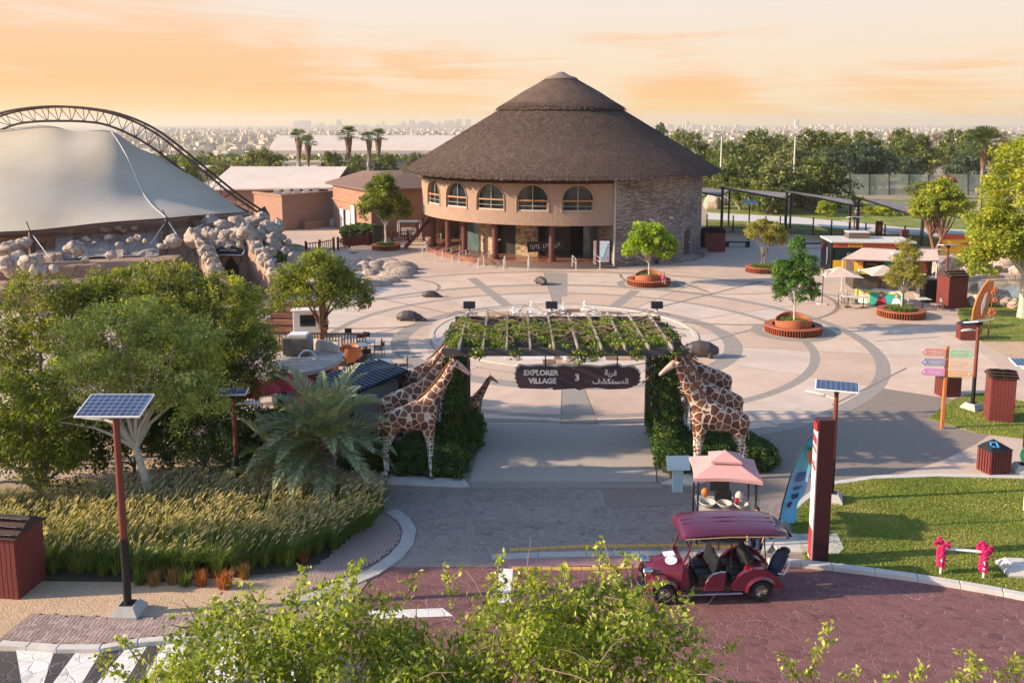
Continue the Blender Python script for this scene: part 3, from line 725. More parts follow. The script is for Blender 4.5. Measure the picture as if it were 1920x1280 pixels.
for a_ in ((5200, 15.95, 7.98, 15.5, 8.22, .42), (2200, 6.36, 14.02, 6.1, 14.22, .34)):
 link_mesh('thatch_fringe', reeds(*a_, .05, 'thatch_fringe'), pav)['kind'] = 'stuff'
# balcony drum with arched openings
RW, TW = 14.1, 0.42
Z0, Z1 = 3.70, 7.34
wins = [-61.6, -45.4, -29.2, -13.0, 3.2]
HW = 5.55           # half width of a window in degrees
SILL, SPR = 4.92, 5.85
def arch_top(dd):
 x = dd / HW; return SPR + 1.36 * math.sqrt(max(0.0, 1 - x * x))
cols = []
edges = set()
a = -112.0
while a < 16.4: cols.append(a); a += 1.8
for w in wins:
 cols = [c for c in cols if abs(c - w) > HW + .3]
 for i in range(17): cols.append(w - HW * math.cos(PI * i / 16))
cols = sorted(cols + [16.4])
mb = MB(); rvs = {w: MB() for w in wins}
for c0, c1 in zip(cols[:-1], cols[1:]):
 cm = (c0 + c1) / 2; w = next((w for w in wins if abs(cm - w) < HW), None)
 spans = [(Z0, Z0, Z1, Z1)]
 if w is not None:
  t0, t1 = arch_top(c0 - w), arch_top(c1 - w)
  spans = [(Z0, Z0, SILL, SILL), (t0, t1, Z1, Z1)]
  rvs[w].poly([bp_(RW, c0, t0), bp_(RW, c1, t1), bp_(RW - TW, c1, t1), bp_(RW - TW, c0, t0)])
  rvs[w].poly([bp_(RW, c1, SILL), bp_(RW, c0, SILL), bp_(RW - TW, c0, SILL), bp_(RW - TW, c1, SILL)])
 for (za, zb, zc, zd) in spans:
  m_ = max(1, int((zc - za) / .6))
  for k in range(m_):
   f0, f1 = k / m_, (k + 1) / m_
   mb.poly([bp_(RW, c0, za + (zc - za) * f0), bp_(RW, c1, zb + (zd - zb) * f0), bp_(RW, c1, zb + (zd - zb) * f1), bp_(RW, c0, za + (zc - za) * f1)])
  mb.poly([bp_(RW - TW, c1, zb), bp_(RW - TW, c0, za), bp_(RW - TW, c0, zc), bp_(RW - TW, c1, zd)])
 mb.poly([bp_(RW, c1, Z0), bp_(RW, c0, Z0), bp_(RW - TW - 3.4, c0, Z0), bp_(RW - TW - 3.4, c1, Z0)])
 mb.poly([bp_(RW, c0, Z1), bp_(RW, c1, Z1), bp_(RW - TW, c1, Z1), bp_(RW - TW, c0, Z1)])
for w in wins:
 for s in (-1, 1):
  rvs[w].poly([bp_(RW, w + s * HW, SILL), bp_(RW, w + s * HW, SPR), bp_(RW - TW, w + s * HW, SPR), bp_(RW - TW, w + s * HW, SILL)])
bm = bmesh.new()
wall = mb.build('wall', m_plaster, pav)
for w in wins: rvs[w].build('reveal', m_plaster_s, wall)
for w in wins:
 fr = MB()
 pts = [bp_(RW + .03, w - HW - .25, SILL - .05)] + [bp_(RW + .03, w - (HW + .25) * math.cos(PI * i / 16), SPR + 1.46 * math.sin(PI * i / 16)) for i in range(17)] + [bp_(RW + .03, w + HW + .25, SILL - .05)]
 fr.tube(pts, .055, 6)
 win = fr.build('window', m_plaster_s, pav)
 g = MB()
 seg = [w - HW * math.cos(PI * i / 16) for i in range(17)]
 for c0, c1 in zip(seg[:-1], seg[1:]):
  g.poly([bp_(RW - .34, c0, SILL), bp_(RW - .34, c1, SILL), bp_(RW - .34, c1, arch_top(c1 - w)), bp_(RW - .34, c0, arch_top(c0 - w))])
 g.build('pane', m_glass, win)
 r = MB()
 for zz, hh in ((SPR + .02, .15),):
  r.tube([bp_(RW - .1, w + HW * (i / 4 - 1), zz) for i in range(9)], [(.06, hh / 2)] * 9, 6)
 r.build('rail', m_rail, win)
 fr2 = MB()
 fr2.tube([bp_(RW - .12, w + HW * (i / 4 - 1), SILL + .07) for i in range(9)], [(.05, .09)] * 9, 6)
 fr2.tube([bp_(RW - .12, w + HW * (i / 4 - 1), SILL + .48) for i in range(9)], [(.02, .02)] * 9, 5)
 for q in (-.95, 0, .95): fr2.cyl(bp_(RW - .2, w + HW * q, SILL), bp_(RW - .2, w + HW * q, SPR + (1.3 if q == 0 else .1)), .035, n=6)
 fr2.build('frame', m_frame, win)
# recess and dark band beneath the eaves
MB().lathe([(13.55, 7.34), (13.55, 7.75)], 64, -PI / 2 - math.radians(112), -PI / 2 + math.radians(16.4)).build('eaves_band', mat('red_brown_board', (.24, .10, .07), (.17, .07, .05), scale=4), pav)
lamps = MB()
for w in [-53, -37, -21, -5, 9]: lamps.lathe([(.0, .16), (.1, .14), (.16, .0)], 10, c=bp_(RW - .1, w, 7.42)); lamps.cyl(bp_(RW - .1, w, 7.55), bp_(RW - .45, w, 7.6), .03, n=5)
lamps.build('eaves_lamps', m_darkm, pav)['kind'] = 'stuff'
# stone drum
sd_ = MB(); sc_ = [16.4 + i * (110 - 16.4) / 60 for i in range(61)]
for c0, c1 in zip(sc_[:-1], sc_[1:]):
 for k in range(10):
  z0, z1 = .0 + k * .78, .78 + k * .78
  sd_.poly([bp_(RW + .12, c0, z0), bp_(RW + .12, c1, z0), bp_(RW + .12, c1, z1), bp_(RW + .12, c0, z1)])
sd_.poly([bp_(RW + .12, 16.4, 0), bp_(RW + .12, 16.4, 7.8), bp_(9.8, 16.4, 7.8), bp_(9.8, 16.4, 0)])
sd_.build('stone_wall', m_ledger, pav)
MB().box(bp_(RW + .13, 16.5, 3.9), (.12, .2, 7.7), rz=math.radians(16.4)).build('corner_post', m_grey, pav)
MB().lathe([(RW, 0), (RW, 7.7)], 60, math.radians(20), math.radians(160)).build('rear_wall', m_plaster, pav)
for dg_, wd, hh, nm in ((53.3, .95, 2.25, 'door'), (37.2, .95, 2.35, 'door')):
 d = MB().bbox((0, 0, hh / 2), (wd, .1, hh), .01).build(nm, m_dwood, pav, bp_(RW + .13, dg_, .45 if dg_ > 40 else .1), (0, 0, math.radians(dg_)))
 MB().box((wd * .36, -.08, 1.1), (.05, .06, .16)).build('handle', m_steel, d)
pl = MB()
for i in range(24):
 c0, c1 = 34 + i * 2.4, 36.4 + i * 2.4
 w0, w1 = RW + .1 + 1.15 * math.sin(PI * min(1, i / 24 + .12)), RW + .1 + 1.15 * math.sin(PI * min(1, (i + 1) / 24 + .12))
 pl.poly([bp_(RW + .1, c0, .45), bp_(w0, c0, .45), bp_(w1, c1, .45), bp_(RW + .1, c1, .45)]); pl.poly([bp_(w0, c0, 0), bp_(w1, c1, 0), bp_(w1, c1, .45), bp_(w0, c0, .45)])
pl.build('plinth', m_ledger, pav)
for dg_, zz in ((31, 4.1), (41, 4.15)):
 MB().bbox((0, -.15, 0), (.32, .3, .16), .02).cyl((0, -.1, .0), (0, .1, .15), .03).build('wall_lamp', m_steel, pav, bp_(RW + .15, dg_, zz), (.3, 0, math.radians(dg_)))
# ground floor: platform, steps, recessed shop front, columns
MB().lathe([(.1, .45), (13.75, .45), (13.75, 0)], 90, -PI / 2 - math.radians(100), -PI / 2 + math.radians(16)).build('terrace_floor', m_tile, pav)
for k, (r_, z_) in enumerate(((14.15, .3), (14.55, .15))):
 MB().lathe([(13.7, z_), (r_, z_), (r_, 0)], 40, -PI / 2 - math.radians(33), -PI / 2 + math.radians(16)).build('step', mat('dark_step_stone', (.22, .16, .13), (.15, .11, .09), scale=4), pav)
def rec(c0, c1, m, nm, z1=3.72, r=10.2, z0=.45):
 n = max(2, int((c1 - c0) / 3))
 b = MB()
 for i in range(n):
  a0, a1 = c0 + (c1 - c0) * i / n, c0 + (c1 - c0) * (i + 1) / n
  b.poly([bp_(r, a0, z0), bp_(r, a1, z0), bp_(r, a1, z1), bp_(r, a0, z1)])
 return b.build(nm, m, pav)
rec(-112, -84, m_ledger_w, 'recessed_wall'); rec(-84, -71, m_glass2, 'shop_glass', r=10.4); rec(-71, -62, m_dwood, 'recessed_wall'); rec(-62, -50, m_glass2, 'shop_glass', r=10.4)
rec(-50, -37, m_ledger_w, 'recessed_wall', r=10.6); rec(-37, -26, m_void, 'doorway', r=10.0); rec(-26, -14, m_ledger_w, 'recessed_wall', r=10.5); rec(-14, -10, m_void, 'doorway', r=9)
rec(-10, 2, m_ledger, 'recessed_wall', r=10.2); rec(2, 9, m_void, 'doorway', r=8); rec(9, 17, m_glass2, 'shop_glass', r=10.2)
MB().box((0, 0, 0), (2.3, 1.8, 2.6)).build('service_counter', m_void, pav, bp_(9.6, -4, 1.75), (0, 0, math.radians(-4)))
for i, dg_ in enumerate((-57, -50.5, -29.5, -6.2, -78)):
 MB().cyl((0, 0, .45), (0, 0, 3.7), .27, .27, 14).lathe([(.36, .45), (.36, .7), (.28, .76)], 14).build('column', mat('maroon_column', (.14, .045, .035), (.09, .03, .025), scale=3, rough=.5), pav, bp_(13.1 if i != 1 else 12.2, dg_, 0), smooth=True)
# slanted dark sign in the lobby with pale bilingual glyph blocks
sg = MB().box((0, 0, 0), (3.4, .12, .95)).build('lobby_sign', m_void, pav, bp_(11.2, -9.5, 1.55), (.0, -.08, math.radians(-6)))
gl = MB(); xx = -1.45; rr = random.Random(4)
for k in range(13):
 if k == 5: xx += .25
 w = rr.choice((.12, .16, .2)); gl.box((xx + w / 2, -.075, rr.uniform(-.05, .05)), (w * .22, .03, .30)); gl.box((xx + w / 2 + .03, -.075, rr.choice((-.16, .14))), (w * .8, .03, .06)); xx += w + .045
gl.build('sign_glyphs', m_steel, sg)['kind'] = 'stuff'

def handrail(pts, label, nposts, h=.95, r=.032, two=True, base=None):
 t = thing('handrail', label, 'handrail', (0, 0, 0), group='white handrails of the pavilion')
 P = [Vector(p) for p in pts]
 ctr = sum(P, Vector()) / len(P); ctr.z = 0; t.location = ctr
 P = [p - ctr for p in P]
 up = Vector((0, 0, h))
 ends = P[-1] - P[0]
 b = MB().tube([P[0] + up * .55, P[0] + up * .9] + [p + up for p in P] + [P[-1] + up * .9, P[-1] + up * .55], r, 6)
 b.build('rail', m_steel, t, smooth=True)
 if two: MB().tube([p + up * .62 for p in P], r * .8, 6).build('rail', m_steel, t, smooth=True)
 for i in range(nposts):
  f = i / max(1, nposts - 1); q = P[0].lerp(P[-1], f) if len(P) == 2 else P[min(len(P) - 1, int(round(f * (len(P) - 1))))]
  MB().cyl(q, q + up, r * 1.1, n=6).build('post', m_steel, t, smooth=True)
 return t
def wv(px, py, z=0.0): p = G(px, py, z); return p
handrail([wv(816, 491), wv(830, 487), wv(846, 483), wv(862, 478)], 'white ramp handrail nearest the left corner of the terrace', 4)
handrail([wv(848, 499), wv(861, 493), wv(874, 488), wv(888, 482)], 'white ramp handrail second from the left, nearest its lower end', 4)
handrail([wv(897, 504), wv(907, 498), wv(916, 492), wv(926, 487)], 'white ramp handrail just left of the stone steps', 4)
handrail([wv(792, 480), wv(800, 474), wv(808, 468)], 'small white handrail at the far left end of the ramp', 3)
handrail([wv(803, 467), wv(815, 460), wv(827, 454)], 'white handrail below the outside stair of the pavilion', 3)
handrail([wv(944, 507), wv(947, 500, .3)], 'white step handrail leftmost on the terrace steps', 2)
handrail([wv(990, 508), wv(992, 501, .3)], 'white step handrail second from the left on the terrace steps', 2)
handrail([wv(1080, 507), wv(1073, 499, .35)], 'white step handrail third on the terrace steps, left of the banner', 2)
handrail([wv(1125, 505), wv(1116, 496, .35)], 'white step handrail beside the upright banner', 2)
# banner stand
bs = thing('banner_stand', 'upright white banner with blue and red swoosh in a black frame by the pavilion entrance', 'banner', wv(1134, 496, .45) + Vector((0, .5, 0)))
MB().bbox((0, 0, 1.05), (1.25, .22, 2.1), .02).build('frame', m_darkm, bs)
pn = MB().box((0, -.125, 1.08), (.85, .02, 1.85)).build('banner_face', mat('banner_white', (.75, .78, .80), None, scale=3, rough=.5), bs)
m_tealp = mat('print_teal', (.08, .36, .50), None, rough=.5); m_redp = mat('print_red', (.55, .03, .06), None, rough=.5)
MB().tube([(-.35, 0, .3), (-.1, 0, .8), (.05, 0, 1.3), (.3, 0, 1.85)], [.05, .13, .12, .03], 6, ell=.1).build('swoosh', m_tealp, pn, (0, -.142, 0))
MB().tube([(.38, 0, .2), (.2, 0, .5), (.36, 0, .75)], [.08, .09, .02], 6, ell=.1).build('swoosh', m_redp, pn, (0, -.142, 0))
MB().box((-.82, 0, 1.0), (.22, .2, 2.0)).build('side_panel', mat('banner_side', (.6, .55, .55), (.5, .1, .12), scale=1.3, rough=.5), bs)
# outside stair at the left of the pavilion
st = thing('outside_stair', 'maroon steel stair with railings climbing to the left of the pavilion', 'stairs', (BC.x - 15.4, BC.y - 2.5, 0), math.radians(12))
for k in range(9): MB().box((-.1 + k * .28, 0, .35 + k * .3), (.3, 1.1, .05)).build('step', m_maroon, st)
for s in (-1, 1):
 MB().tube([(-.3, s * .55, .15), (2.3, s * .55, 3.0)], [(.04, .12)] * 2, 6).build('stringer', m_maroon, st)
 MB().tube([(-.3, s * .55, 1.1), (2.3, s * .55, 3.95)], .04, 6).build('rail', m_maroon, st)
 for k in range(5): MB().cyl((-.2 + k * .6, s * .55, .25 + k * .66), (-.2 + k * .6, s * .55, 1.2 + k * .66), .03, n=5).build('post', m_maroon, st)

# ------------------------------------------------------------------ buildings behind the left side
m_brown = mat('brown_render', (0.34, 0.195, 0.135), (0.27, 0.155, 0.105), scale=.7, rough=.9, bump=.02, bscale=7, stretch=(1, 1, 5))
m_roofb = mat('brown_shingle_roof', (0.20, .125, .10), (.14, .09, .075), scale=3, rough=.9, bump=.03, bscale=9, stretch=(1, 1, 4))
m_pale = mat('pale_sheet_roof', (0.66, 0.55, 0.46), (0.58, 0.48, 0.40), scale=.5, rough=.7, bump=.01, bscale=3)
m_slate = mat('slate_roof', (.12, .13, .155), (.085, .09, .11), scale=2, rough=.7)
def wallbox(name, pts, z1, m, parent, z0=-.1):
 return MB().prism(pts, z0, z1).build(name, m, parent)
b1 = thing('brown_block', 'low brown flat-roofed block with a parapet left of the green tree', 'building', (-27, 103, 0))
rel = lambda pts, o_: [(p[0] - o_[0], p[1] - o_[1]) for p in pts]
fp = rel([(-27, 103), (-21.7, 110.3), (-26.3, 114.5), (-31.8, 108.2)], (-27, 103))
wallbox('wall', fp, 4.0, m_brown, b1)
for i in range(4):
 a_, b__ = Vector(fp[i]), Vector(fp[(i + 1) % 4]); d_ = b__ - a_
 MB().box(((a_.x + b__.x) / 2, (a_.y + b__.y) / 2, 4.13), (d_.length + .2, .26, .26), rz=math.atan2(d_.y, d_.x)).build('parapet', m_brown, b1)
for k in range(5):
 MB().bbox((-1.6 + k * 1.0, 4.2 + k * .8, 4.25), (.7, .5, .6), .03).build('roof_unit', m_cgrey if k % 2 else m_grey, b1)
MB().box((3.4, 3.2, .45), (4.2, .5, .9), rz=.95).build('low_wall', m_brown, b1)
MB().box((5.0, 5.0, .5), (1.3, .7, .8), rz=.95).build('planter', m_cgrey, b1)
b2 = thing('long_pale_roof_building', 'long building under a pale gable roof behind the brown block', 'building', (-30, 116, 0))
V = [(-9.5, -3.2, 4.2), (7.2, -4.5, 4.5), (7.5, 4.5, 6.7), (-8.5, 5, 6.7), (-8, 13, 4.4), (9, 13, 4.4)]
r_ = MB(); r_.add(V, [(0, 1, 2, 3), (3, 2, 5, 4)]); r_.add([(v[0], v[1], v[2] - .18) for v in V], [(0, 1, 2, 3), (3, 2, 5, 4)])
r_.add([V[0], V[1], (V[1][0], V[1][1], V[1][2] - .18), (V[0][0], V[0][1], V[0][2] - .18)], [(0, 1, 2, 3)])
r_.build('roof', m_pale, b2)
wallbox('wall', [(-8.8, -2.6), (6.8, -3.8), (8, 12.2), (-7.5, 12.2)], 4.2, m_brown, b2)
b3 = thing('brown_hip_roof_building', 'brown rendered building with a hipped shingle roof behind the dark green tree', 'building', (-15.5, 96.5, 0))
wallbox('wall', [(0, 0), (6.6, 2.6), (4, 12), (-6.3, 10.5)], 5.25, m_brown, b3)
o3 = [(-.2, -1.0), (7.6, 2.0), (5, 13.2), (-7.4, 11.4)]
rr_ = MB(); e = [(p[0], p[1], 5.2) for p in o3]; e2 = [(p[0], p[1], 5.42) for p in o3]; i_ = [(.4, 5.2, 7.0), (3.6, 5.6, 7.0), (2.4, 8.5, 7.0), (-2.2, 8.2, 7.0)]
rr_.loft([e, e2, i_]); rr_.build('roof', m_roofb, b3)
MB().box((-3.1, 5.0, 3.55), (.25, 12.2, .18), rz=math.radians(31)).build('wall_band', m_rail, b3)
for k, t_ in enumerate((.30, .42, .60)):
 p = Vector((0, 0)).lerp(Vector((-6.3, 10.5)), t_ + .12)
 MB().bbox((p.x - .16, p.y - .1, 1.25 if k else 1.6), (.12, 1.1, 2.5 if k else 3.2), .01, rz=math.radians(31)).build('white_panel', mat('white_panel_paint', (.72, .70, .68), None, rough=.5), b3)
b4 = thing('slate_roof_annex', 'dark slate-roofed annex touching the left side of the pavilion', 'building', (-8.6, 99.5, 0))
wallbox('wall', [(0, 0), (4.5, 1), (4, 8), (-3, 7)], 5.1, m_brown, b4)
MB().add([(-.8, -.9, 5.1), (5.0, 0, 5.1), (4.4, 5.2, 6.3), (-2.2, 5, 6.3), (-.8, -.9, 4.95), (5.0, 0, 4.95), (4.4, 5.2, 6.1), (-2.2, 5, 6.1)], [(0, 1, 2, 3), (4, 7, 6, 5), (0, 4, 5, 1), (1, 5, 6, 2), (3, 2, 6, 7), (0, 3, 7, 4)]).build('roof', m_slate, b4)
b5 = thing('far_shade_hall', 'far long hall with a pale barrel roof beyond the palms', 'building', (-38, 238, 0))
rb = MB(); ys_ = [-12, -10, -6, 0, 6, 12]; zs_ = [5.6, 7.2, 8.6, 9.4, 8.6, 7]
rb.loft([[(x, y, z) for y, z in zip(ys_, zs_)] for x in (-24, -12, 0, 12, 26)], cap=False, closed=False)
rb.build('roof', m_pale, b5)
MB().box((1, -12.1, 5.3), (50, .3, .8)).build('fascia', m_pale, b5)
for k in range(9): MB().cyl((-23 + k * 6, -11.5, -2), (-23 + k * 6, -11.5, 5.2), .25, n=8).build('post', m_pale, b5)
MB().box((1, 0, .5), (48, 14, 4)).build('wall', m_grey, b5)
b6 = thing('small_gable_shed', 'small pale gable-roofed shed behind the steel arch', 'building', (-74, 172, 0))
wallbox('wall', [(-5, -4), (6, -4), (6, 4), (-5, 4)], 3.0, m_grey, b6)
MB().add([(-6, -5, 2.9), (7, -5, 2.9), (5.2, 0, 5.0), (-4.5, 0, 5.0), (-6, 5, 2.9), (7, 5, 2.9)], [(0, 1, 2, 3), (3, 2, 5, 4), (0, 3, 4), (1, 5, 2)]).build('roof', m_pale, b6)
b7 = thing('red_roof_shed', 'low shed with a dull red roof under the palms', 'building', (-22, 150, 0))
wallbox('wall', [(-7, -3), (8, -3), (8, 4), (-7, 4)], 2.6, m_brown, b7)
MB().add([(-8, -4, 2.5), (9, -4, 2.5), (9, .5, 3.9), (-8, .5, 3.9), (-8, 5, 2.5), (9, 5, 2.5)], [(0, 1, 2, 3), (3, 2, 5, 4)]).build('roof', mat('dull_red_roof', (.34, .16, .14), (.25, .12, .10), scale=1), b7)
b8 = thing('grey_hall', 'wide low grey hall between the palms and the brown roofs', 'building', (-62, 200, 0))
wallbox('wall', [(-14, -4), (16, -4), (16, 6), (-14, 6)], 2.4, m_grey, b8)
MB().box((1, 1, 2.6), (32, 12, .4)).build('roof', m_pale, b8)
# ------------------------------------------------------------------ tent, steel arch and rockwork at the left
random.seed(21)
m_fabric = mat('tent_fabric', (0.50, 0.42, 0.305), (0.44, 0.37, 0.27), scale=.25, rough=.8, bump=.02, bscale=.8, big=(.12, (.52, .48, .42), .4))
m_rust = mat('rusty_steel', (0.10, 0.06, 0.045), (0.06, 0.038, 0.03), scale=3, rough=.6, metal=.3)
m_rock = stamped('pale_artificial_rock', (.50, .40, .32), (.36, .28, .22), (.16, .12, .10), .85, .02, bump=.05, rough=.95, wear=(.30, .25, .22))
m_rockg = stamped('grey_artificial_rock', (.40, .35, .31), (.25, .22, .20), (.12, .10, .09), .8, .022, bump=.05, rough=.95, wear=(.46, .37, .29))
m_rockb = stamped('brown_rock_wall', (.36, .22, .155), (.25, .155, .11), (.10, .06, .045), .5, .02, bump=.06, rough=.95, wear=(.42, .33, .26))
arch = thing('steel_truss_arch', 'rusty triangular steel truss arch carrying the tent membrane', 'arch', (0, 0, 0))
topc = [(110, 200), (160, 203), (212, 212), (262, 230), (305, 255), (347, 288), (392, 325), (440, 364), (487, 396)]
botc = [(110, 227), (155, 228), (198, 234), (245, 253), (290, 280), (335, 314), (378, 347), (420, 374), (466, 398)]
def cv(L_, n=30):
 P = [PY(x, y, 84.0) for x, y in L_]; out = []
 m = len(P)
 for i in range(n + 1):
  t = i / n * (m - 1); k = min(int(t), m - 2); f = t - k
  p0, p1, p2, p3 = P[max(k - 1, 0)], P[k], P[k + 1], P[min(k + 2, m - 1)]
  if k == 0: p0 = Vector((2 * p1.x - p2.x, p1.y, p2.z))
  out.append(.5 * ((2 * p1) + (p2 - p0) * f + (2 * p0 - 5 * p1 + 4 * p2 - p3) * f * f + (3 * p1 - p0 - 3 * p2 + p3) * f ** 3))
 return out
T_, B_ = cv(topc), cv(botc); xc_ = T_[0].x
mir = lambda p: Vector((2 * xc_ - p.x, p.y, p.z))
T_ = [mir(p) for p in T_[:0:-1]] + T_; B_ = [mir(p) for p in B_[:0:-1]] + B_
aoff = Vector((0, .75, 0)); O0 = Vector((xc_, 84, 0)); arch.location = O0
MB().tube([p - aoff - O0 for p in T_], .11, 8).build('chord', m_rust, arch, smooth=True)
MB().tube([p + aoff - O0 for p in T_], .11, 8).build('chord', m_rust, arch, smooth=True)
MB().tube([p - O0 for p in B_], .11, 8).build('chord', m_rust, arch, smooth=True)
for i in range(0, len(T_) - 2, 2):
 w = MB()
 a0, a1 = T_[i] - aoff - O0, T_[i] + aoff - O0; c = B_[i] - O0; nx_ = B_[i + 2] - O0
 w.cyl(a0, c, .035, n=5); w.cyl(a1, c, .035, n=5); w.cyl(a0, a1, .03, n=5); w.cyl((a0 + a1) / 2, nx_, .035, n=5)
 w.build('web_brace', m_rust, arch)
fb = T_[-1] - O0
MB().tube([fb + Vector((.1, 0, .2)), fb + Vector((.5, 0, -.4)), fb + Vector((.6, 0, -4.2))], [.5, .45, .5], 8).build('foot', m_rust, arch)

tent = thing('tent_membrane', 'cream tensile tent membrane hanging under the steel arch', 'tent', (xc_, 76, 4))
O1 = Vector((xc_, 76, 4))
topk = [(-150, 262, 84), (-60, 246, 84), (0, 243, 84), (85, 235, 84), (140, 246, 83.6), (208, 246, 84), (255, 275, 83.6), (303, 296, 84), (352, 325, 84), (392, 349, 84), (430, 377, 84), (462, 398, 84)]
midk = [(-150, 300, 79), (-60, 292, 79), (0, 286, 79), (85, 282, 79), (140, 286, 79), (208, 288, 79.5), (255, 305, 80), (303, 325, 80.5), (352, 346, 81), (392, 362, 81.7), (430, 381, 82.5), (461, 398, 83.2)]
crk = [(-150, 345, 72.5), (-60, 338, 72.5), (0, 336, 72.5), (85, 341, 73), (140, 348, 73.5), (208, 356, 74.5), (255, 364, 75.5), (303, 372, 76.5), (352, 379, 78), (392, 385, 79.5), (430, 390, 81.3), (460, 398, 82.6)]
botk = [(-150, 452, 64.5), (-60, 443, 65), (0, 435, 65.5), (60, 432, 66), (120, 426, 67), (190, 418, 68), (255, 413, 69), (312, 409, 70.5), (355, 405, 73), (395, 402, 76), (430, 400, 79), (459, 398, 82)]
K = [[PY(*q) - O1 for q in kk] for kk in (topk, midk, crk, botk)]
def bez4(A, t):    # Catmull-Rom through 4 points
 t3 = t * 3; k = min(int(t3), 2); f = t3 - k
 p1, p2 = A[k], A[k + 1]; p0 = A[k - 1] if k else 2 * p1 - p2; p3 = A[k + 2] if k < 2 else 2 * p2 - p1
 return .5 * ((2 * p1) + (p2 - p0) * f + (2 * p0 - 5 * p1 + 4 * p2 - p3) * f * f + (3 * p1 - p0 - 3 * p2 + p3) * f ** 3)
rows = []
for r in range(31):
 t = r / 30; base = [bez4([K[q][i] for q in range(4)], t) for i in range(12)]
 row = []
 for i in range(11):
  p0 = base[max(i - 1, 0)]; p1 = base[i]; p2 = base[i + 1]; p3 = base[min(i + 2, 11)]
  for f in (0, .2, .4, .6, .8):
   row.append(.5 * ((2 * p1) + (p2 - p0) * f + (2 * p0 - 5 * p1 + 4 * p2 - p3) * f * f + (3 * p1 - p0 - 3 * p2 + p3) * f ** 3))
 row.append(base[11]); rows.append(row)
tm = MB(); tm.loft(rows, cap=False, closed=False)
tm.loft([[p - Vector((0, 0, .04)) for p in r] for r in rows], cap=False, closed=False)
tm.build('membrane', m_fabric, tent, smooth='all')
sm = MB()
for (a, b) in [((208, 247, 84.1), (312, 408, 70.6)), ((-60, 246, 84), (-150, 450, 64.5))]:
 # seam cables laid on the cloth
 ia = min(range(12), key=lambda i: abs(topk[i][0] - a[0])); ib = min(range(12), key=lambda i: abs(botk[i][0] - b[0]))
 pts = []
 for r in range(31):
  f = r / 30; u = (ia + (ib - ia) * f) * 5; k = int(min(u, 54)); g_ = u - k
  pts.append(rows[r][k].lerp(rows[r][k + 1], g_) + Vector((0, -.04, .05)))
 sm.tube(pts, .035, 5)
sm.build('seam_cable', m_steel, tent)['kind'] = 'stuff'
hem = MB().tube([p + Vector((0, -.02, -.03)) for p in rows[-1]], .06, 6).build('hem', mat('hem_brown', (.12, .06, .05), None), tent)
def mast(px, pyt, pyb, Y, label, lean):
 a = PY(px, pyt, Y); b = PY(px + lean, pyb, Y - .8)
 t = thing('tent_mast', label, 'mast', b, group='short steel masts at the tent edge')
 MB().tube([Vector((0, 0, -1)), (a - b)], [.26, .2], 10).build('post', m_rust, t, smooth=True)
 MB().tube([(a - b), (a - b) + Vector((-.4, .2, .8))], .04, 6).build('turnbuckle', m_darkm, t)
 MB().tube([(a - b), Vector((-.9, -.5, -.4))], .035, 5).build('stay', m_steel, t)
 MB().tube([(a - b), Vector((1.5, -.5, -.2))], .035, 5).build('stay', m_steel, t)
mast(313, 412, 446, 70.2, 'short leaning steel mast at the tent edge above the round boulders', -5)
mast(58, 436, 476, 65.6, 'short upright steel mast at the left tent edge', 3)

# rockwork
rw = thing('rock_castle', 'terraced pale artificial rockwork with a pointed cave entrance below the tent', 'rockwork', (-34, 66, 0))
OR = Vector((-34, 66, 0))
def ledge(pl, z0, z1, m, name='terrace_wall', jag=.12):
 pts = [(p[0] - OR.x, p[1] - OR.y) for p in pl]
 # subdivide outline and roughen
 q = []
 for i in range(len(pts)):
  a, b = Vector(pts[i]), Vector(pts[(i + 1) % len(pts)]); n = max(1, int((b - a).length / .8))
  for k in range(n): q.append(a.lerp(b, k / n) + Vector((rnd(-jag, jag), rnd(-jag, jag))))
 n = len(q); b = MB()
 rings_ = []
 for k, z in enumerate((z0, (z0 + z1) * .5, z1 - .12, z1)):
  s = 0.0 if k < 3 else .1
  cx = sum(p.x for p in q) / n; cy = sum(p.y for p in q) / n
  rings_.append([(p.x + (cx - p.x) * s * .15 + rnd(-jag, jag) * .5, p.y + (cy - p.y) * s * .3 + rnd(-jag, jag) * .5, z + rnd(-.05, .05)) for p in q])
 b.loft(rings_)
 return b.build(name, m, rw, smooth=False)
def W_(px, Y): p = PY(px, 500, Y); return (p.x, Y)
ledge([W_(-60, 67), W_(160, 69), W_(300, 71), W_(470, 83), W_(480, 88), W_(200, 88), W_(-80, 88)], -.2, 3.9, m_rockb, 'back_wall')
ledge([W_(-60, 61.5), W_(60, 62), W_(170, 63), W_(330, 65.5), W_(345, 68), W_(180, 68.8), W_(-60, 67)], -.2, 2.35, m_rockb)
ledge([W_(-60, 58.5), W_(70, 59), W_(190, 60), W_(335, 62.8), W_(340, 66), W_(180, 64.5), W_(-60, 63)], -.2, 1.45, m_rockb)
ledge([W_(60, 56.5), W_(240, 57.5), W_(330, 60), W_(335, 63), W_(60, 60)], -.2, .55, m_rock)
ledge([W_(55, 64.5), W_(120, 64.8), W_(120, 67), W_(55, 66.8)], 2.0, 2.9, m_rock, 'pale_block')
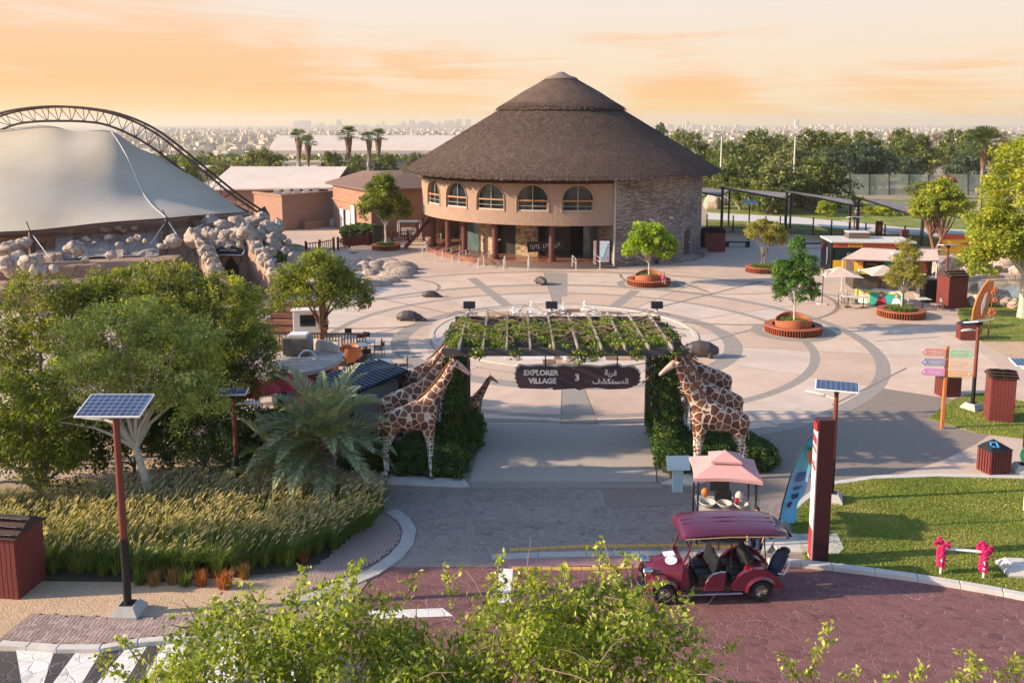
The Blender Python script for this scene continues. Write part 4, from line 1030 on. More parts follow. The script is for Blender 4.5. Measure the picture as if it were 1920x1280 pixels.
# sloping slate bed and chute
sb = MB(); 
for i in range(13):
 for j in range(6):
  px = 138 + i * 13.5; Y = 65.2 + i * .17 + j * .75; p = PY(px, 500, Y)
  sb.v.append((p.x - OR.x, Y - OR.y, 2.45 + j * .26 + rnd(-.12, .12)))
for i in range(12):
 for j in range(5): sb.f.append((i * 6 + j, (i + 1) * 6 + j, (i + 1) * 6 + j + 1, i * 6 + j + 1))
sb.build('slate_slope', m_rockg, rw)
p0 = PY(118, 440, 68); p1 = PY(122, 463, 65.4)
MB().add([(p0.x - OR.x - .7, 2.3, 3.85), (p0.x - OR.x + .6, 2.3, 3.85), (p1.x - OR.x + .8, -.9, 2.5), (p1.x - OR.x - .7, -.9, 2.5), (p1.x - OR.x - .7, -.9, 2.0), (p1.x - OR.x + .8, -.9, 2.0)], [(3, 2, 1, 0), (3, 4, 5, 2)]).build('chute', m_rockg, rw)
def boulder(px, py, Y, r, m=None, sq=.85):
 c = PY(px, py, Y) - OR
 rr = r * ((Y * .97 + 2) / 1650.0)
 MB().ball((0, 0, 0), (rr * rnd(.9, 1.35), rr * rnd(.8, 1.1), rr * sq), 20, 12, seed=random.randrange(9999), rough=.16).build('boulder', m or m_rock, rw, c, (rnd(-.3, .3), rnd(-.3, .3), rnd(0, 6)), smooth=True)
for (px, py, Y, r) in [(140, 466, 63.6, 17), (325, 452, 66, 15), (305, 462, 65, 7), (16, 468, 63, 18), (44, 456, 63.5, 13), (36, 478, 61.5, 12), (30, 500, 59.5, 24), (58, 492, 59, 20), (15, 492, 59, 16),
                       (208, 478, 62, 9), (198, 430, 69.5, 7), (222, 425, 70, 8), (232, 430, 70, 7), (252, 427, 70, 6), (132, 434, 69, 6), (162, 448, 67.3, 5), (178, 455, 66.4, 4), (205, 444, 68, 8), (244, 450, 67.5, 7), (258, 446, 68, 7),
                       (272, 452, 67.3, 5), (222, 458, 66.5, 5), (190, 470, 64.2, 5), (280, 492, 61.5, 7), (160, 487, 61, 6), (70, 510, 57, 14), (100, 505, 57.5, 10)]:
 boulder(px, py, Y, r, sq=rnd(.6, .95))
for (px, py, Y, r) in [(490, 410, 80, 14), (503, 432, 76, 19), (488, 440, 75, 13), (520, 425, 79, 15), (512, 447, 74, 12), (470, 418, 77, 17), (445, 420, 75, 15), (420, 424, 74, 16), (395, 420, 75, 17), (368, 415, 76, 15),
                       (375, 430, 72, 10), (440, 436, 71, 11), (460, 432, 72, 12), (527, 445, 76, 9), (540, 455, 74, 8), (520, 463, 72, 10), (505, 470, 71, 12), (535, 470, 71, 8), (550, 478, 70, 7), (510, 490, 68, 8), (528, 500, 67, 9)]:
 boulder(px, py, Y, r, random.choice((m_rockg, m_rockg, m_rock)), sq=rnd(.7, 1.0))
# cave entrance block
ex = PY(432, 480, 66).x - OR.x
ew = 2.1
fac = MB()
outl = [(-2.4, 0), (-2.4, 3.9), (2.3, 4.0), (2.3, 0), (.62, 0), (.62, 1.7), (.35, 2.15), (0, 2.6), (-.35, 2.15), (-.62, 1.7), (-.62, 0)]
n = len(outl)
vs = [(x, 0, z) for x, z in outl] + [(x, .6, z) for x, z in outl]
fac.add(vs, [tuple(range(n)), tuple(range(2 * n - 1, n - 1, -1))] + [((i + 1) % n, i, n + i, n + (i + 1) % n) for i in range(n)])
fac.build('cave_front', m_rockb, rw, (ex, 0, 0))
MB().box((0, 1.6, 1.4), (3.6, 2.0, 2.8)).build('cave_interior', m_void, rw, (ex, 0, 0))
csn = MB().prism([(-1.05, 0), (-.95, -.28), (.9, -.3), (1.08, -.02), (.98, .27), (-.9, .3)], 0, .08).build('cave_sign', mat('black_board', (.02, .02, .022), None, rough=.5), rw, (ex + .05, -.35, 3.05), (PI / 2 - .1, 0, 0))
gl = MB(); xx = -.72
for k in range(12):
 w = rnd(.05, .1)
 if k == 6: xx += .12
 gl.box((xx + w / 2, 0, .1), (w, .05, .02)); gl.box((xx + w / 2, .04, .1), (w * .3, .12, .02)); xx += w + .025
gl.build('glyphs', m_steel, csn)['kind'] = 'stuff'
MB().tube([(-1.12, 0, 0), (-1.02, -.33, 0), (.95, -.36, 0), (1.16, -.02, 0), (1.02, .33, 0), (-.95, .36, 0), (-1.12, 0, 0)], .045, 5).build('sign_edge', m_steel, csn, (0, 0, .04))
for (px, py, r) in [(365, 446, 18), (388, 442, 15), (404, 444, 14), (422, 446, 15), (441, 445, 16), (461, 437, 17)]: boulder(px, py, 66.2, r, m_rock, 1.0)
for (px, py, r) in [(410, 457, 11), (430, 459, 11), (450, 458, 11), (393, 459, 12)]: boulder(px, py, 65.9, r, m_rockg, .9)
def wing(pxs, z0s, Ys, m):
 b = MB(); A = []
 for px, z1, Y in zip(pxs, z0s, Ys):
  p = PY(px, 500, Y); A.append((p.x - OR.x, Y - OR.y, z1))
 for a, c in zip(A[:-1], A[1:]):
  b.add([(a[0], a[1], -.1), (c[0], c[1], -.1), (c[0], c[1], c[2]), (a[0], a[1], a[2]), (a[0] + .7, a[1] + .2, -.1), (c[0] + .7, c[1] + .2, -.1), (c[0] + .7, c[1] + .2, c[2]), (a[0] + .7, a[1] + .2, a[2])],
              [(0, 1, 2, 3), (4, 7, 6, 5), (3, 2, 6, 7), (0, 4, 5, 1), (1, 5, 6, 2), (0, 3, 7, 4)])
 b.build('wing_wall', m, rw)
wing([462, 480, 496, 506], [3.9, 3.2, 2.2, 1.5], [66, 64.3, 62.8, 61.8], m_rockb)
wing([378, 386, 394, 402, 408], [3.9, 3.3, 2.6, 1.9, 1.3], [66, 64.3, 62.8, 61.4, 60.4], m_rockb)
for (px, py, Y, r) in [(470, 452, 65.8, 11), (480, 463, 64.8, 12), (490, 474, 63.9, 11), (497, 486, 63, 12), (505, 500, 62, 12), (512, 512, 61.3, 10)]: boulder(px, py, Y, r, m_rock, 1.0)
for (px, py, Y, r) in [(376, 458, 65.2, 10), (384, 470, 64.2, 11), (391, 482, 63.2, 11), (398, 494, 62.3, 11), (404, 506, 61.4, 11)]: boulder(px, py, Y, r, m_rock, 1.0)
# low stone-edged planter with turf right of the rocks
pb = thing('rock_planter', 'low stone-edged planting bed beside the rockwork', 'planter', G(545, 470))
MB().ball((0, 0, 0), (2.0, 1.3, .55), 18, 8, seed=3, rough=.05).build('rim', m_rockg, pb, smooth=True)
MB().ball((0, .1, .12), (1.6, 1.0, .55), 18, 8, seed=4, rough=.03).build('turf', m_lawn, pb, smooth=True)
# flat pale rock basin on the plaza
fr_ = thing('rock_basin', 'flat pale rock basin with sandy hollow beside the dark green tree', 'rockwork', G(715, 512))
OB = Vector(fr_.location)
for (px, py, rx, ry, h) in [(690, 497, 1.5, .8, .7), (705, 505, 1.2, .9, .8), (722, 500, 1.6, 1.0, .75), (742, 505, 1.8, 1.0, .8), (757, 512, 1.2, .9, .6), (742, 520, 1.6, .8, .55), (722, 529, 1.3, .7, .45), (705, 535, 1.2, .7, .4), (684, 505, .9, 1.2, .7), (695, 515, .8, .7, .5)]:
 c = G(px, py) - OB
 MB().ball((0, 0, 0), (rx, ry, h), 16, 8, seed=random.randrange(999), rough=.07).build('boulder', m_rock, fr_, c, (0, 0, rnd(-.3, .3)), smooth=True)
c = G(712, 521) - OB
MB().ball((0, 0, 0), (1.3, .9, .18), 16, 6).build('sand_bed', m_sand, fr_, c, smooth=True)
# ------------------------------------------------------------------ entrance: pergola, sign, giraffes, hedges, fountain, hippos
random.seed(31); rng = np.random.default_rng(31)
PZ = 4.6
m_perg = mat('charcoal_timber', (0.105, 0.095, 0.095), (0.06, 0.055, 0.057), scale=3, rough=.75, stretch=(.6, 6, 6), bump=.01)
m_raft = mat('grey_weathered_timber', (0.34, 0.29, 0.25), (0.22, 0.19, 0.165), scale=3, rough=.8, stretch=(6, .6, 6), bump=.01)
perg = thing('pergola', 'charcoal timber pergola overgrown with vines above the entrance', 'pergola', (1.9, 33.1, 0))
OPg = Vector((1.9, 33.1, 0))
rowsY = [30.5, 31.55, 32.6, 33.6, 34.6, 35.7]
for i, Y in enumerate(rowsY):
 w = 8.55 if i == 0 else 8.25
 o = MB().prism([(-w / 2 - .12, .0), (-w / 2, -.1), (w / 2, -.1), (w / 2 + .12, .0), (w / 2 + .12, .18), (-w / 2 - .12, .18)], -.05, .05).build('beam', m_perg, perg, (0, Y - OPg.y, PZ - .18), (PI / 2, 0, 0))
for k in range(10):
 x = -3.75 + k * 7.5 / 9
 MB().bbox((0, 0, 0), (.07, 6.0, .13), .01).build('rafter', m_raft, perg, (x, 0.0, PZ + .09), (rnd(-.004, .004), 0, 0))
for sx in (-1, 1):
 for Y in (33.2, 35.4):
  MB().bbox((0, 0, PZ / 2 - .1), (.24, .24, PZ - .2), .02).build('post', m_perg, perg, (sx * 3.75, Y - OPg.y, 0))
 MB().bbox((sx * 3.75, 0, PZ - .02), (.16, 5.6, .12), .01).build('beam', m_perg, perg)
# floodlights
for i, (px, lb) in enumerate(((880, 'small black floodlight on the left rear corner of the pergola'), (1034, 'small black floodlight in the middle of the rear pergola beam'), (1231, 'small black floodlight on the right rear corner of the pergola'))):
 t = thing('floodlight', lb, 'floodlight', (PY(px, 600, 35.9).x, 35.9, PZ + .1), group='floodlights on the pergola')
 MB().cyl((0, 0, 0), (0, 0, .2), .05, n=8).box((0, 0, .02), (.3, .12, .05)).build('bracket', m_cgrey, t)
 MB().bbox((0, 0, .34), (.5, .14, .3), .02, rot=(-.3, 0, 0)).build('lamp_housing', m_darkm, t)
 MB().box((0, .075, .34), (.4, .01, .2), rot=(-.3, 0, 0)).build('lens', m_glass, t)
# vines
m_vine = leafmat('vine_leaf', (0.23, 0.28, 0.04), (0.08, 0.13, 0.02), (0.40, 0.28, 0.12), trans=.35)
m_twig = mat('dry_vine_twig', (0.26, 0.17, 0.11), (0.16, 0.10, 0.07), scale=8)
def vine_cloud(cc, nleaf, cr, size, up=.5, sq=.5):
 n = len(cc); dd = rng.normal(size=(n, nleaf, 3)); dd /= np.linalg.norm(dd, axis=2)[:, :, None]
 off = dd * (rng.random((n, nleaf, 1)) ** .5) * cr; off[:, :, 2] *= sq
 P = (cc[:, None, :] + off).reshape(-1, 3)
 V = leaf_quads(P, size, rng, up, dd.reshape(-1, 3), .65, .4)
 t = np.clip(.6 * np.repeat(rng.random(n), nleaf) + .4 * rng.random(n * nleaf), 0, 1)
 return V, t
cc = []
while len(cc) < 270:
 x, y = rng.uniform(-4.0, 4.0), rng.uniform(-2.5, 2.4)
 dens = .62 + .5 * math.sin(x * 1.9 + 1) * math.sin(y * 1.5 + x) - (.35 if y > 1.4 else 0) - (.1 if y < -2.1 else 0)
 if y < 1.75 and rng.random() < dens - .1: cc.append((x, y, PZ + .0 + rng.uniform(-.1, .12)))
for x in np.linspace(-3.8, 3.8, 24):
 if rng.random() < .42:
  L_ = rng.uniform(.1, .55) * (1 if abs(x) < 3 else .8)
  for z in np.arange(0, L_, .18): cc.append((x + rng.normal(0, .06), -2.65 + rng.normal(0, .05), PZ - .1 - z))
V, t = vine_cloud(np.array(cc), 46, .32, .065)
link_mesh('vine', quads_mesh('vine', V, t, m_vine), perg)['kind'] = 'stuff'
tw = MB()
for i in range(170):
 a = Vector((rnd(-4, 4), rnd(-2.6, 2.6), PZ + rnd(.1, .3))); b = a + Vector((rnd(-1.2, 1.2), rnd(-.9, .9), rnd(-.25, .1)))
 tw.tube([a, a.lerp(b, .5) + Vector((0, 0, rnd(0, .2))), b], .014, 4)
tw.build('twig', m_twig, perg)['kind'] = 'stuff'
# ivy columns
m_ivy = leafmat('ivy_leaf', (0.075, 0.13, 0.022), (0.025, 0.055, 0.012), (0.14, 0.18, 0.04), trans=.22)
def ivycol(label, X, Ys, zt, w0, w1, sd):
 t = thing('ivy_column', label, 'ivy', (X, sum(Ys) / 2, 0))
 rg = np.random.default_rng(sd); cc = []
 for i in range(330):
  z = rg.random() ** .8 * zt; w = w0 + (w1 - w0) * z / zt
  ang = rg.uniform(0, 2 * PI); cc.append((math.cos(ang) * w * rg.uniform(.7, 1.05), math.sin(ang) * ((Ys[1] - Ys[0]) / 2 * (1 - .3 * z / zt)), z))
 cc = np.array(cc); global rng
 V, tt = vine_cloud(cc, 60, .3, .055, .25, .9)
 link_mesh('foliage', quads_mesh('foliage', V, tt, m_ivy), t)
 core = MB(); core.loft([[(w * math.cos(a), d * math.sin(a), z) for a in np.linspace(0, 2 * PI, 13)[:-1]] for (w, d, z) in ((w0 * .8, (Ys[1] - Ys[0]) / 2 * .8, 0), (w0 * .7, (Ys[1] - Ys[0]) / 2 * .7, zt * .4), (w1 * .7, (Ys[1] - Ys[0]) / 2 * .5, zt * .97))])
 core.build('stem_core', mat('dark_stem', (.03, .035, .015), (.02, .02, .01), scale=4), t)
ivycol('tall ivy-covered pillar behind the left front giraffe', -2.2, (31.8, 34.8), 4.5, .46, .14, 1)
ivycol('tall ivy-covered pillar behind the right front giraffe', 5.95, (31.4, 34.8), 4.5, .5, .2, 2)
# hedges
def hedge(name, label, poly, h, sd, n=260, mat_=None, leaf=.05):
 P = np.array([(p.x, p.y) for p in gp(poly)]); c = P.mean(0)
 t = thing(name, label, 'hedge', (c[0], c[1], 0)); rg = np.random.default_rng(sd); pl = [tuple(p - c) for p in P]; cc = []
 lo, hi = P.min(0) - c, P.max(0) - c
 while len(cc) < n:
  x, y = rg.uniform(lo[0], hi[0]), rg.uniform(lo[1], hi[1])
  if inside((x, y), pl):
   # nearness to the outline lowers the top
   dmin = min(np.linalg.norm(np.array((x, y)) - (np.array(pl[i]) + (np.array(pl[(i + 1) % len(pl)]) - np.array(pl[i])) * u)) for i in range(len(pl)) for u in (0, .25, .5, .75))
   zt = h * min(1, .6 + dmin * .8)
   cc.append((x, y, zt - .12 - .1 * rg.random()) if rg.random() < .55 or dmin > .45 else (x, y, rg.uniform(.05, zt)))
 cc = np.array(cc)
 V, tt = vine_cloud(cc, 90, .26, leaf, .3, .8)
 link_mesh('foliage', quads_mesh('foliage', V, tt, mat_ or m_ivy), t)
 core = MB(); core.prism([(p[0] * .9, p[1] * .9) for p in pl], 0, h * .72).build('stem_core', MATS['dark_stem'], t)
 return t
hedge('hedge', 'dark clipped hedge left of the left front giraffe', [(640, 880), (640, 835), (700, 800), (740, 800), (736, 885), (690, 888)], .55, 4, 260)
hedge('hedge', 'dense green hedge under the left front giraffe', [(745, 893), (740, 860), (800, 815), (890, 812), (897, 835), (880, 870), (862, 902)], .75, 5, 420)
hedge('hedge', 'green hedge tongue beside the baby giraffe', [(845, 845), (850, 812), (897, 806), (905, 830), (893, 850)], 1.15, 6, 200)
hedge('hedge', 'sunlit hedge at the foot of the right ivy pillar', [(1240, 890), (1228, 860), (1228, 820), (1260, 812), (1300, 850), (1300, 885), (1270, 897)], .95, 7, 300)
hedge('hedge', 'dark rounded hedge behind the right front giraffe', [(1300, 885), (1300, 830), (1375, 822), (1385, 870), (1370, 885)], .8, 8, 300)
hedge('hedge', 'dark low hedge mound right of the giraffes', [(1365, 880), (1375, 838), (1405, 832), (1440, 850), (1456, 872), (1440, 884), (1390, 888)], .7, 9, 300)
# plinths
for nm, pl in (('giraffe_plinth', [(722, 896), (727, 908), (880, 914), (870, 900)]), ('giraffe_plinth', [(1240, 908), (1300, 912), (1385, 884), (1300, 886)])):
 slab(nm, gp(pl), -.03, .07, m_cgrey)
# hanging sign
sg = thing('entrance_sign', 'dark ragged-edged hanging sign reading EXPLORER VILLAGE 3 in pale letters', 'sign', (2.35, 30.62, 3.53))
m_sign = mat('dark_plum_board', (0.075, 0.045, 0.048), (0.05, 0.032, 0.034), scale=3, rough=.6)
m_let = mat('pale_letters', (0.72, 0.66, 0.58), None, scale=10, rough=.5)
R = random.Random(9); out = []; hw, hh = 2.22, .40
for i in range(60):
 a = 2 * PI * i / 60; ca, sa = math.cos(a), math.sin(a)
 x = hw * abs(ca) ** .25 * (1 if ca > 0 else -1); y = hh * abs(sa) ** .35 * (1 if sa > 0 else -1)
 out.append((x + R.uniform(-.045, .045), y + R.uniform(-.045, .045)))
# outline points evenly along: rebuild from a rounded box
out = []
per = [(-2.05, -.40), (-1.2, -.42), (-.9, -.38), (-.86, -.46), (-.1, -.40), (.05, -.47), (.3, -.40), (.7, -.38), (1.1, -.44), (1.75, -.42), (1.95, -.36), (2.0, -.31), (2.12, -.3), (2.14, -.22), (2.22, -.2), (2.18, -.12), (2.24, -.06), (2.19, .02), (2.24, .1), (2.16, .14),
       (2.18, .22), (2.1, .26), (2.02, .34), (1.85, .38), (1.6, .34), (1.45, .43), (1.1, .40), (.8, .35), (.5, .38), (.05, .41), (-.2, .37), (-.5, .42), (-.8, .36), (-1.0, .40), (-1.4, .41), (-1.8, .38), (-2.05, .42), (-2.12, .33), (-2.2, .3), (-2.16, .2), (-2.24, .1),
       (-2.2, .02), (-2.25, -.06), (-2.17, -.1), (-2.2, -.2), (-2.12, -.25), (-2.14, -.33)]
bd = MB().prism([(x * 1.02, y * 1.1) for x, y in per], -.02, .02).build('backing', m_cgrey, sg, (0, .03, 0), (PI / 2, 0, 0))
bo = MB().prism([(x, y) for x, y in per], -.045, .045).build('board', m_sign, sg, (0, -.05, -.015), (PI / 2, 0, 0))
for s_, sz, x, z in (('EXPLORER', .26, -1.32, .17), ('VILLAGE', .26, -1.26, -.13), ('3', .34, -.02, .0)):
 link_mesh('lettering', text_mesh(s_, sz, .012, m_let, bold=.012), bo, (x, z, .055))
def visual(s): return s
ar1 = ''.join(reversed('\uFED7\uFEAE\uFEF3\uFE94')); ar2 = ''.join(reversed('\u0627\uFEDF\uFEE4\uFEB4\uFE98\uFEDC\uFEB8\uFED2'))
for s_, sz, x, z in ((ar1, .27, 1.18, .16), (ar2, .27, 1.18, -.14)):
 link_mesh('lettering', text_mesh(s_, sz, .012, m_let, bold=.006), bo, (x, z, .055))
for x in (-1.15, 1.42):
 MB().cyl((x, 0, .3), (x, 0, .95), .022, n=6).build('hanger', m_darkm, sg)

# giraffes
def giraffe_mat():
 m = bpy.data.materials.new('giraffe_coat'); m.use_nodes = True; t = m.node_tree; b = t.nodes['Principled BSDF']; l = t.links.new
 co = N(t, 'ShaderNodeTexCoord'); nz = N(t, 'ShaderNodeTexNoise', i_Scale=3.0, i_Detail=2.0); l(co.outputs['Object'], nz.inputs['Vector'])
 wa = N(t, 'ShaderNodeVectorMath', operation='MULTIPLY_ADD'); wa.inputs[1].default_value = (.12,) * 3; l(nz.outputs['Color'], wa.inputs[0]); l(co.outputs['Object'], wa.inputs[2])
 sp = N(t, 'ShaderNodeSeparateXYZ'); l(co.outputs['Object'], sp.inputs[0])
 def layer(scale, w0, w1):
  v = N(t, 'ShaderNodeTexVoronoi', feature='DISTANCE_TO_EDGE', i_Scale=scale); v.inputs['Randomness'].default_value = .8; l(wa.outputs[0], v.inputs['Vector'])
  c = N(t, 'ShaderNodeTexVoronoi', feature='F1', i_Scale=scale); c.inputs['Randomness'].default_value = .8; l(wa.outputs[0], c.inputs['Vector'])
  r = ramp(t, [(w0, (0, 0, 0)), (w1, (1, 1, 1))]); l(v.outputs['Distance'], r.inputs[0])
  s = N(t, 'ShaderNodeSeparateColor'); l(c.outputs['Color'], s.inputs[0])
  return r.outputs[0], s.outputs[0]
 a, ac = layer(3.6, .045, .065)       # big patches
 bb, bc = layer(7.5, .11, .15)        # leg spots
 # below knee: white with small dots
 zl = N(t, 'ShaderNodeMapRange'); zl.inputs[1].default_value = 1.35; zl.inputs[2].default_value = 1.6; l(sp.outputs[2], zl.inputs[0])
 mxm = N(t, 'ShaderNodeMix', data_type='RGBA'); l(zl.outputs[0], mxm.inputs[0]); l(bb, mxm.inputs[6]); l(a, mxm.inputs[7])
 zk = N(t, 'ShaderNodeMapRange'); zk.inputs[1].default_value = .25; zk.inputs[2].default_value = .95; l(sp.outputs[2], zk.inputs[0])
 thr = N(t, 'ShaderNodeMath', operation='SUBTRACT'); l(zk.outputs[0], thr.inputs[0]); l(bc, thr.inputs[1])
 gt = N(t, 'ShaderNodeMath', operation='GREATER_THAN'); gt.inputs[1].default_value = 0.0; l(thr.outputs[0], gt.inputs[0])
 m2 = N(t, 'ShaderNodeMath', operation='MULTIPLY'); l(mxm.outputs[2], m2.inputs[0]); l(gt.outputs[0], m2.inputs[1])
 # head: plain tan muzzle (far along +X and high)
 hx = N(t, 'ShaderNodeMapRange'); hx.inputs[1].default_value = 1.72; hx.inputs[2].default_value = 1.84; hx.inputs[3].default_value = 1; hx.inputs[4].default_value = 0; l(sp.outputs[0], hx.inputs[0])
 m3 = N(t, 'ShaderNodeMath', operation='MULTIPLY'); l(m2.outputs[0], m3.inputs[0]); l(hx.outputs[0], m3.inputs[1])
 patch = ramp(t, [(0.0, (.11, .042, .028)), (.6, (.17, .064, .036)), (1.0, (.29, .12, .055))]); l(ac, patch.inputs[0])
 cream = ramp(t, [(0.3, (.62, .46, .33)), (.7, (.72, .58, .44))]); l(nz.outputs[0], cream.inputs[0])
 wl = N(t, 'ShaderNodeMix', data_type='RGBA'); wz = N(t, 'ShaderNodeMapRange'); wz.inputs[1].default_value = 1.0; wz.inputs[2].default_value = 1.7; l(sp.outputs[2], wz.inputs[0])
 l(wz.outputs[0], wl.inputs[0]); wl.inputs[6].default_value = (.72, .70, .66, 1); l(cream.outputs[0], wl.inputs[7])
 hd = N(t, 'ShaderNodeMix', data_type='RGBA'); l(hx.outputs[0], hd.inputs[0]); hd.inputs[6].default_value = (.50, .33, .27, 1); l(wl.outputs[2], hd.inputs[7])
 f = N(t, 'ShaderNodeMix', data_type='RGBA'); l(m3.outputs[0], f.inputs[0]); l(hd.outputs[2], f.inputs[6]); l(patch.outputs[0], f.inputs[7])
 l(f.outputs[2], b.inputs['Base Color']); b.inputs['Roughness'].default_value = .5; b.inputs['Specular IOR Level'].default_value = .3
 bp = N(t, 'ShaderNodeBump', i_Strength=.4, i_Distance=.01); l(m3.outputs[0], bp.inputs['Height']); l(bp.outputs[0], b.inputs['Normal'])
 return m
m_gir = giraffe_mat()
Yv = (0, 1, 0)
S_ = [
 ([(-.88, 0, 1.98), (-.55, 0, 2.03), (-.1, 0, 2.12), (.35, 0, 2.25), (.68, 0, 2.4)], [(.24, .30), (.33, .40), (.37, .45), (.36, .52), (.27, .45)], Yv),
 ([(.55, 0, 2.5), (.82, 0, 2.85), (1.12, 0, 3.3), (1.36, 0, 3.72), (1.53, 0, 4.06)], [(.22, .40), (.17, .28), (.13, .20), (.11, .16), (.10, .14)], Yv),
 ([(1.50, 0, 4.12), (1.66, 0, 4.14), (1.86, 0, 4.00), (2.06, 0, 3.84), (2.14, 0, 3.77)], [(.11, .13), (.13, .15), (.09, .11), (.07, .075), (.06, .06)], Yv),
 ([(-.95, 0, 2.15), (-1.08, 0, 1.9), (-1.1, 0, 1.5), (-1.1, 0, 1.35)], [.04, .03, .025, .05], Yv)]
for s in (-1, 1):
 S_ += [([(.62, s * .17, 2.2), (.68, s * .2, 1.75), (.72, s * .2, 1.3), (.74, s * .2, 1.02), (.73, s * .2, .9), (.74, s * .2, .5), (.75, s * .2, .14), (.78, s * .2, .06)], [(.16, .30), (.13, .20), (.085, .11), (.085, .09), (.075, .075), (.055, .055), (.055, .055), (.07, .08)], Yv),
           ([(-.72, s * .16, 2.05), (-.70, s * .2, 1.65), (-.78, s * .2, 1.28), (-.9, s * .2, 1.0), (-.9, s * .2, .9), (-.85, s * .2, .5), (-.85, s * .2, .14), (-.82, s * .2, .06)], [(.2, .36), (.15, .27), (.09, .14), (.075, .10), (.07, .085), (.055, .06), (.055, .055), (.07, .08)], Yv),
           ([(1.56, s * .09, 4.2), (1.50, s * .26, 4.25)], [.045, .03], (0, 0, 1)), ([(1.62, s * .06, 4.22), (1.57, s * .07, 4.42)], [.03, .035], Yv)]
S_ = [(p, [((r[0] * q, r[1] * q) if hasattr(r, '__len__') else r) for r in rs], sd) for i, (p, rs, sd) in enumerate(S_) for q in ((1.07 if i < 2 else 1.05),)]
g_body = remeshed('giraffe_body', S_, .03, m_gir, smooth_it=5)
m_black_g = mat('glossy_black', (.015, .013, .012), None, rough=.2, spec=.6)
m_hoof = mat('hoof', (.12, .10, .09), None, rough=.6)
m_mane = mat('mane_brown', (.30, .12, .05), (.2, .08, .04), scale=12, rough=.9)
def giraffe(label, loc, rz, sc=1.0):
 t = thing('giraffe_statue', label, 'giraffe statue', loc, rz, 'giraffe statues at the entrance', sc)
 link_mesh('body', g_body, t)
 for s in (-1, 1):
  MB().ball((1.72, s * .135, 4.12), .035, 8, 6).build('eye', m_black_g, t, smooth=True)
  MB().lathe([(.075, .0), (.09, .0), (.085, .1), (.05, .12)], 10, c=(.78, s * .2, 0)).build('hoof', m_hoof, t)
  MB().lathe([(.075, .0), (.09, .0), (.085, .1), (.05, .12)], 10, c=(-.82, s * .2, 0)).build('hoof', m_hoof, t)
 mn = MB(); pts = [(.28, 0, 2.88), (.56, 0, 3.06), (.91, 0, 3.44), (1.18, 0, 3.84), (1.38, 0, 4.14)]
 mn.tube(pts, [(.02, .02), (.022, .04), (.022, .045), (.022, .045), (.02, .03)], 6, side=(0, 1, 0)).build('mane', m_mane, t)
 return t
g1 = giraffe('large giraffe statue in front at the left of the entrance walk', (-3.62, 29.95, 0.07), -.04)
def gd(label, loc, rz, sc):
 return dup(g1, loc, rz, label, sc)
g1.scale = (1.0,) * 3
gd('second giraffe statue at the left, its orange-lit neck rising behind the front one', (-3.9, 32.3, 0), .1, 1.0)
gd('hindmost giraffe statue of the left trio, beyond the black hut roof', (-3.8, 34.9, 0), .05, 1.03)
gd('small baby giraffe statue looking right beside the left ivy pillar', (-1.75, 34.6, 0), .1, .55)
gd('large giraffe statue in front at the right, facing left behind the pale board', (7.3, 29.95, 0.07), PI + .08, 1.0)
gd('second giraffe statue at the right, its back seen above the front one', (7.7, 32.4, 0), PI, 1.0)
gd('hindmost giraffe statue of the right trio, nearest the hippo', (7.9, 35.0, 0), PI + .05, 1.02)
gd('small baby giraffe statue peeping left out of the right ivy pillar', (6.5, 34.6, 0), PI - .1, .55)

# fountain
ft = thing('fountain', 'round level fountain of pale and brown tiles with five thin white jets', 'fountain', (PC[0], PC[1] + 1.6, 0))
MB().lathe([(0.01, .016), (7.8, .016), (7.8, .05), (8.05, .05), (8.05, 0)], 72).build('basin', mat('cream_tile_bed', (.68, .56, .45), (.58, .46, .36), scale=2, rough=.4), ft)
tm_ = [mat('fountain_tile_' + nme, c, tuple(x * .85 for x in c), scale=6, rough=.35) for nme, c in (('white', (.74, .70, .64)), ('brown', (.24, .13, .085)), ('tan', (.52, .34, .22)), ('cream', (.70, .57, .45)))]
R = random.Random(77); nt_ = 0
tme = {}
for r in range(-8, 9):
 x = -7.3
 while x < 7.2:
  w = R.choice((.7, 1.0, 1.4, 2.0)); y = r * .86
  if abs(x + w / 2) < math.sqrt(max(0, 7.3 ** 2 - y * y)) - w / 2 and R.random() < .72 and nt_ < 230:
   k = R.choice((0, 0, 0, 1, 1, 2, 3)); key = (k, w)
   if key not in tme: tme[key] = MB().bbox((0, 0, 0), (w - .04, .8, .05), .01).mesh('tile', tm_[k])
   link_mesh('tile', tme[key], ft, (x + w / 2, y, .03 + R.uniform(0, .03))); nt_ += 1
  x += w
m_water = mat('water_spray', (.88, .90, .92), (.8, .84, .88), rough=.3)
for (px, pyb, pyt) in [(963, 600, 577), (996, 600, 566), (1055, 598, 568), (1096, 585, 565), (1113, 600, 574), (1060, 680, 660), (1090, 676, 662)]:
 b = G(px, pyb); tp = PY(px, pyt, b.y); h = min(1.7, tp.z); rg = np.random.default_rng(px)
 n = 260; z = rg.random(n) ** .8 * h; spread = .02 + .10 * (z / h) ** 1.0 * (1 - z / h) * 2 + .12 * (1 - z / h) * (rg.random(n) < .35)
 P = np.stack([rg.normal(0, 1, n) * spread, rg.normal(0, 1, n) * spread, z], 1)
 V = leaf_quads(P, .035, rg, .2, None, .8)
 j = link_mesh('water_jet', quads_mesh('water_jet', V, rg.random(n), m_water), ft, b - Vector(ft.location) + Vector((0, 0, .05))); j['kind'] = 'stuff'

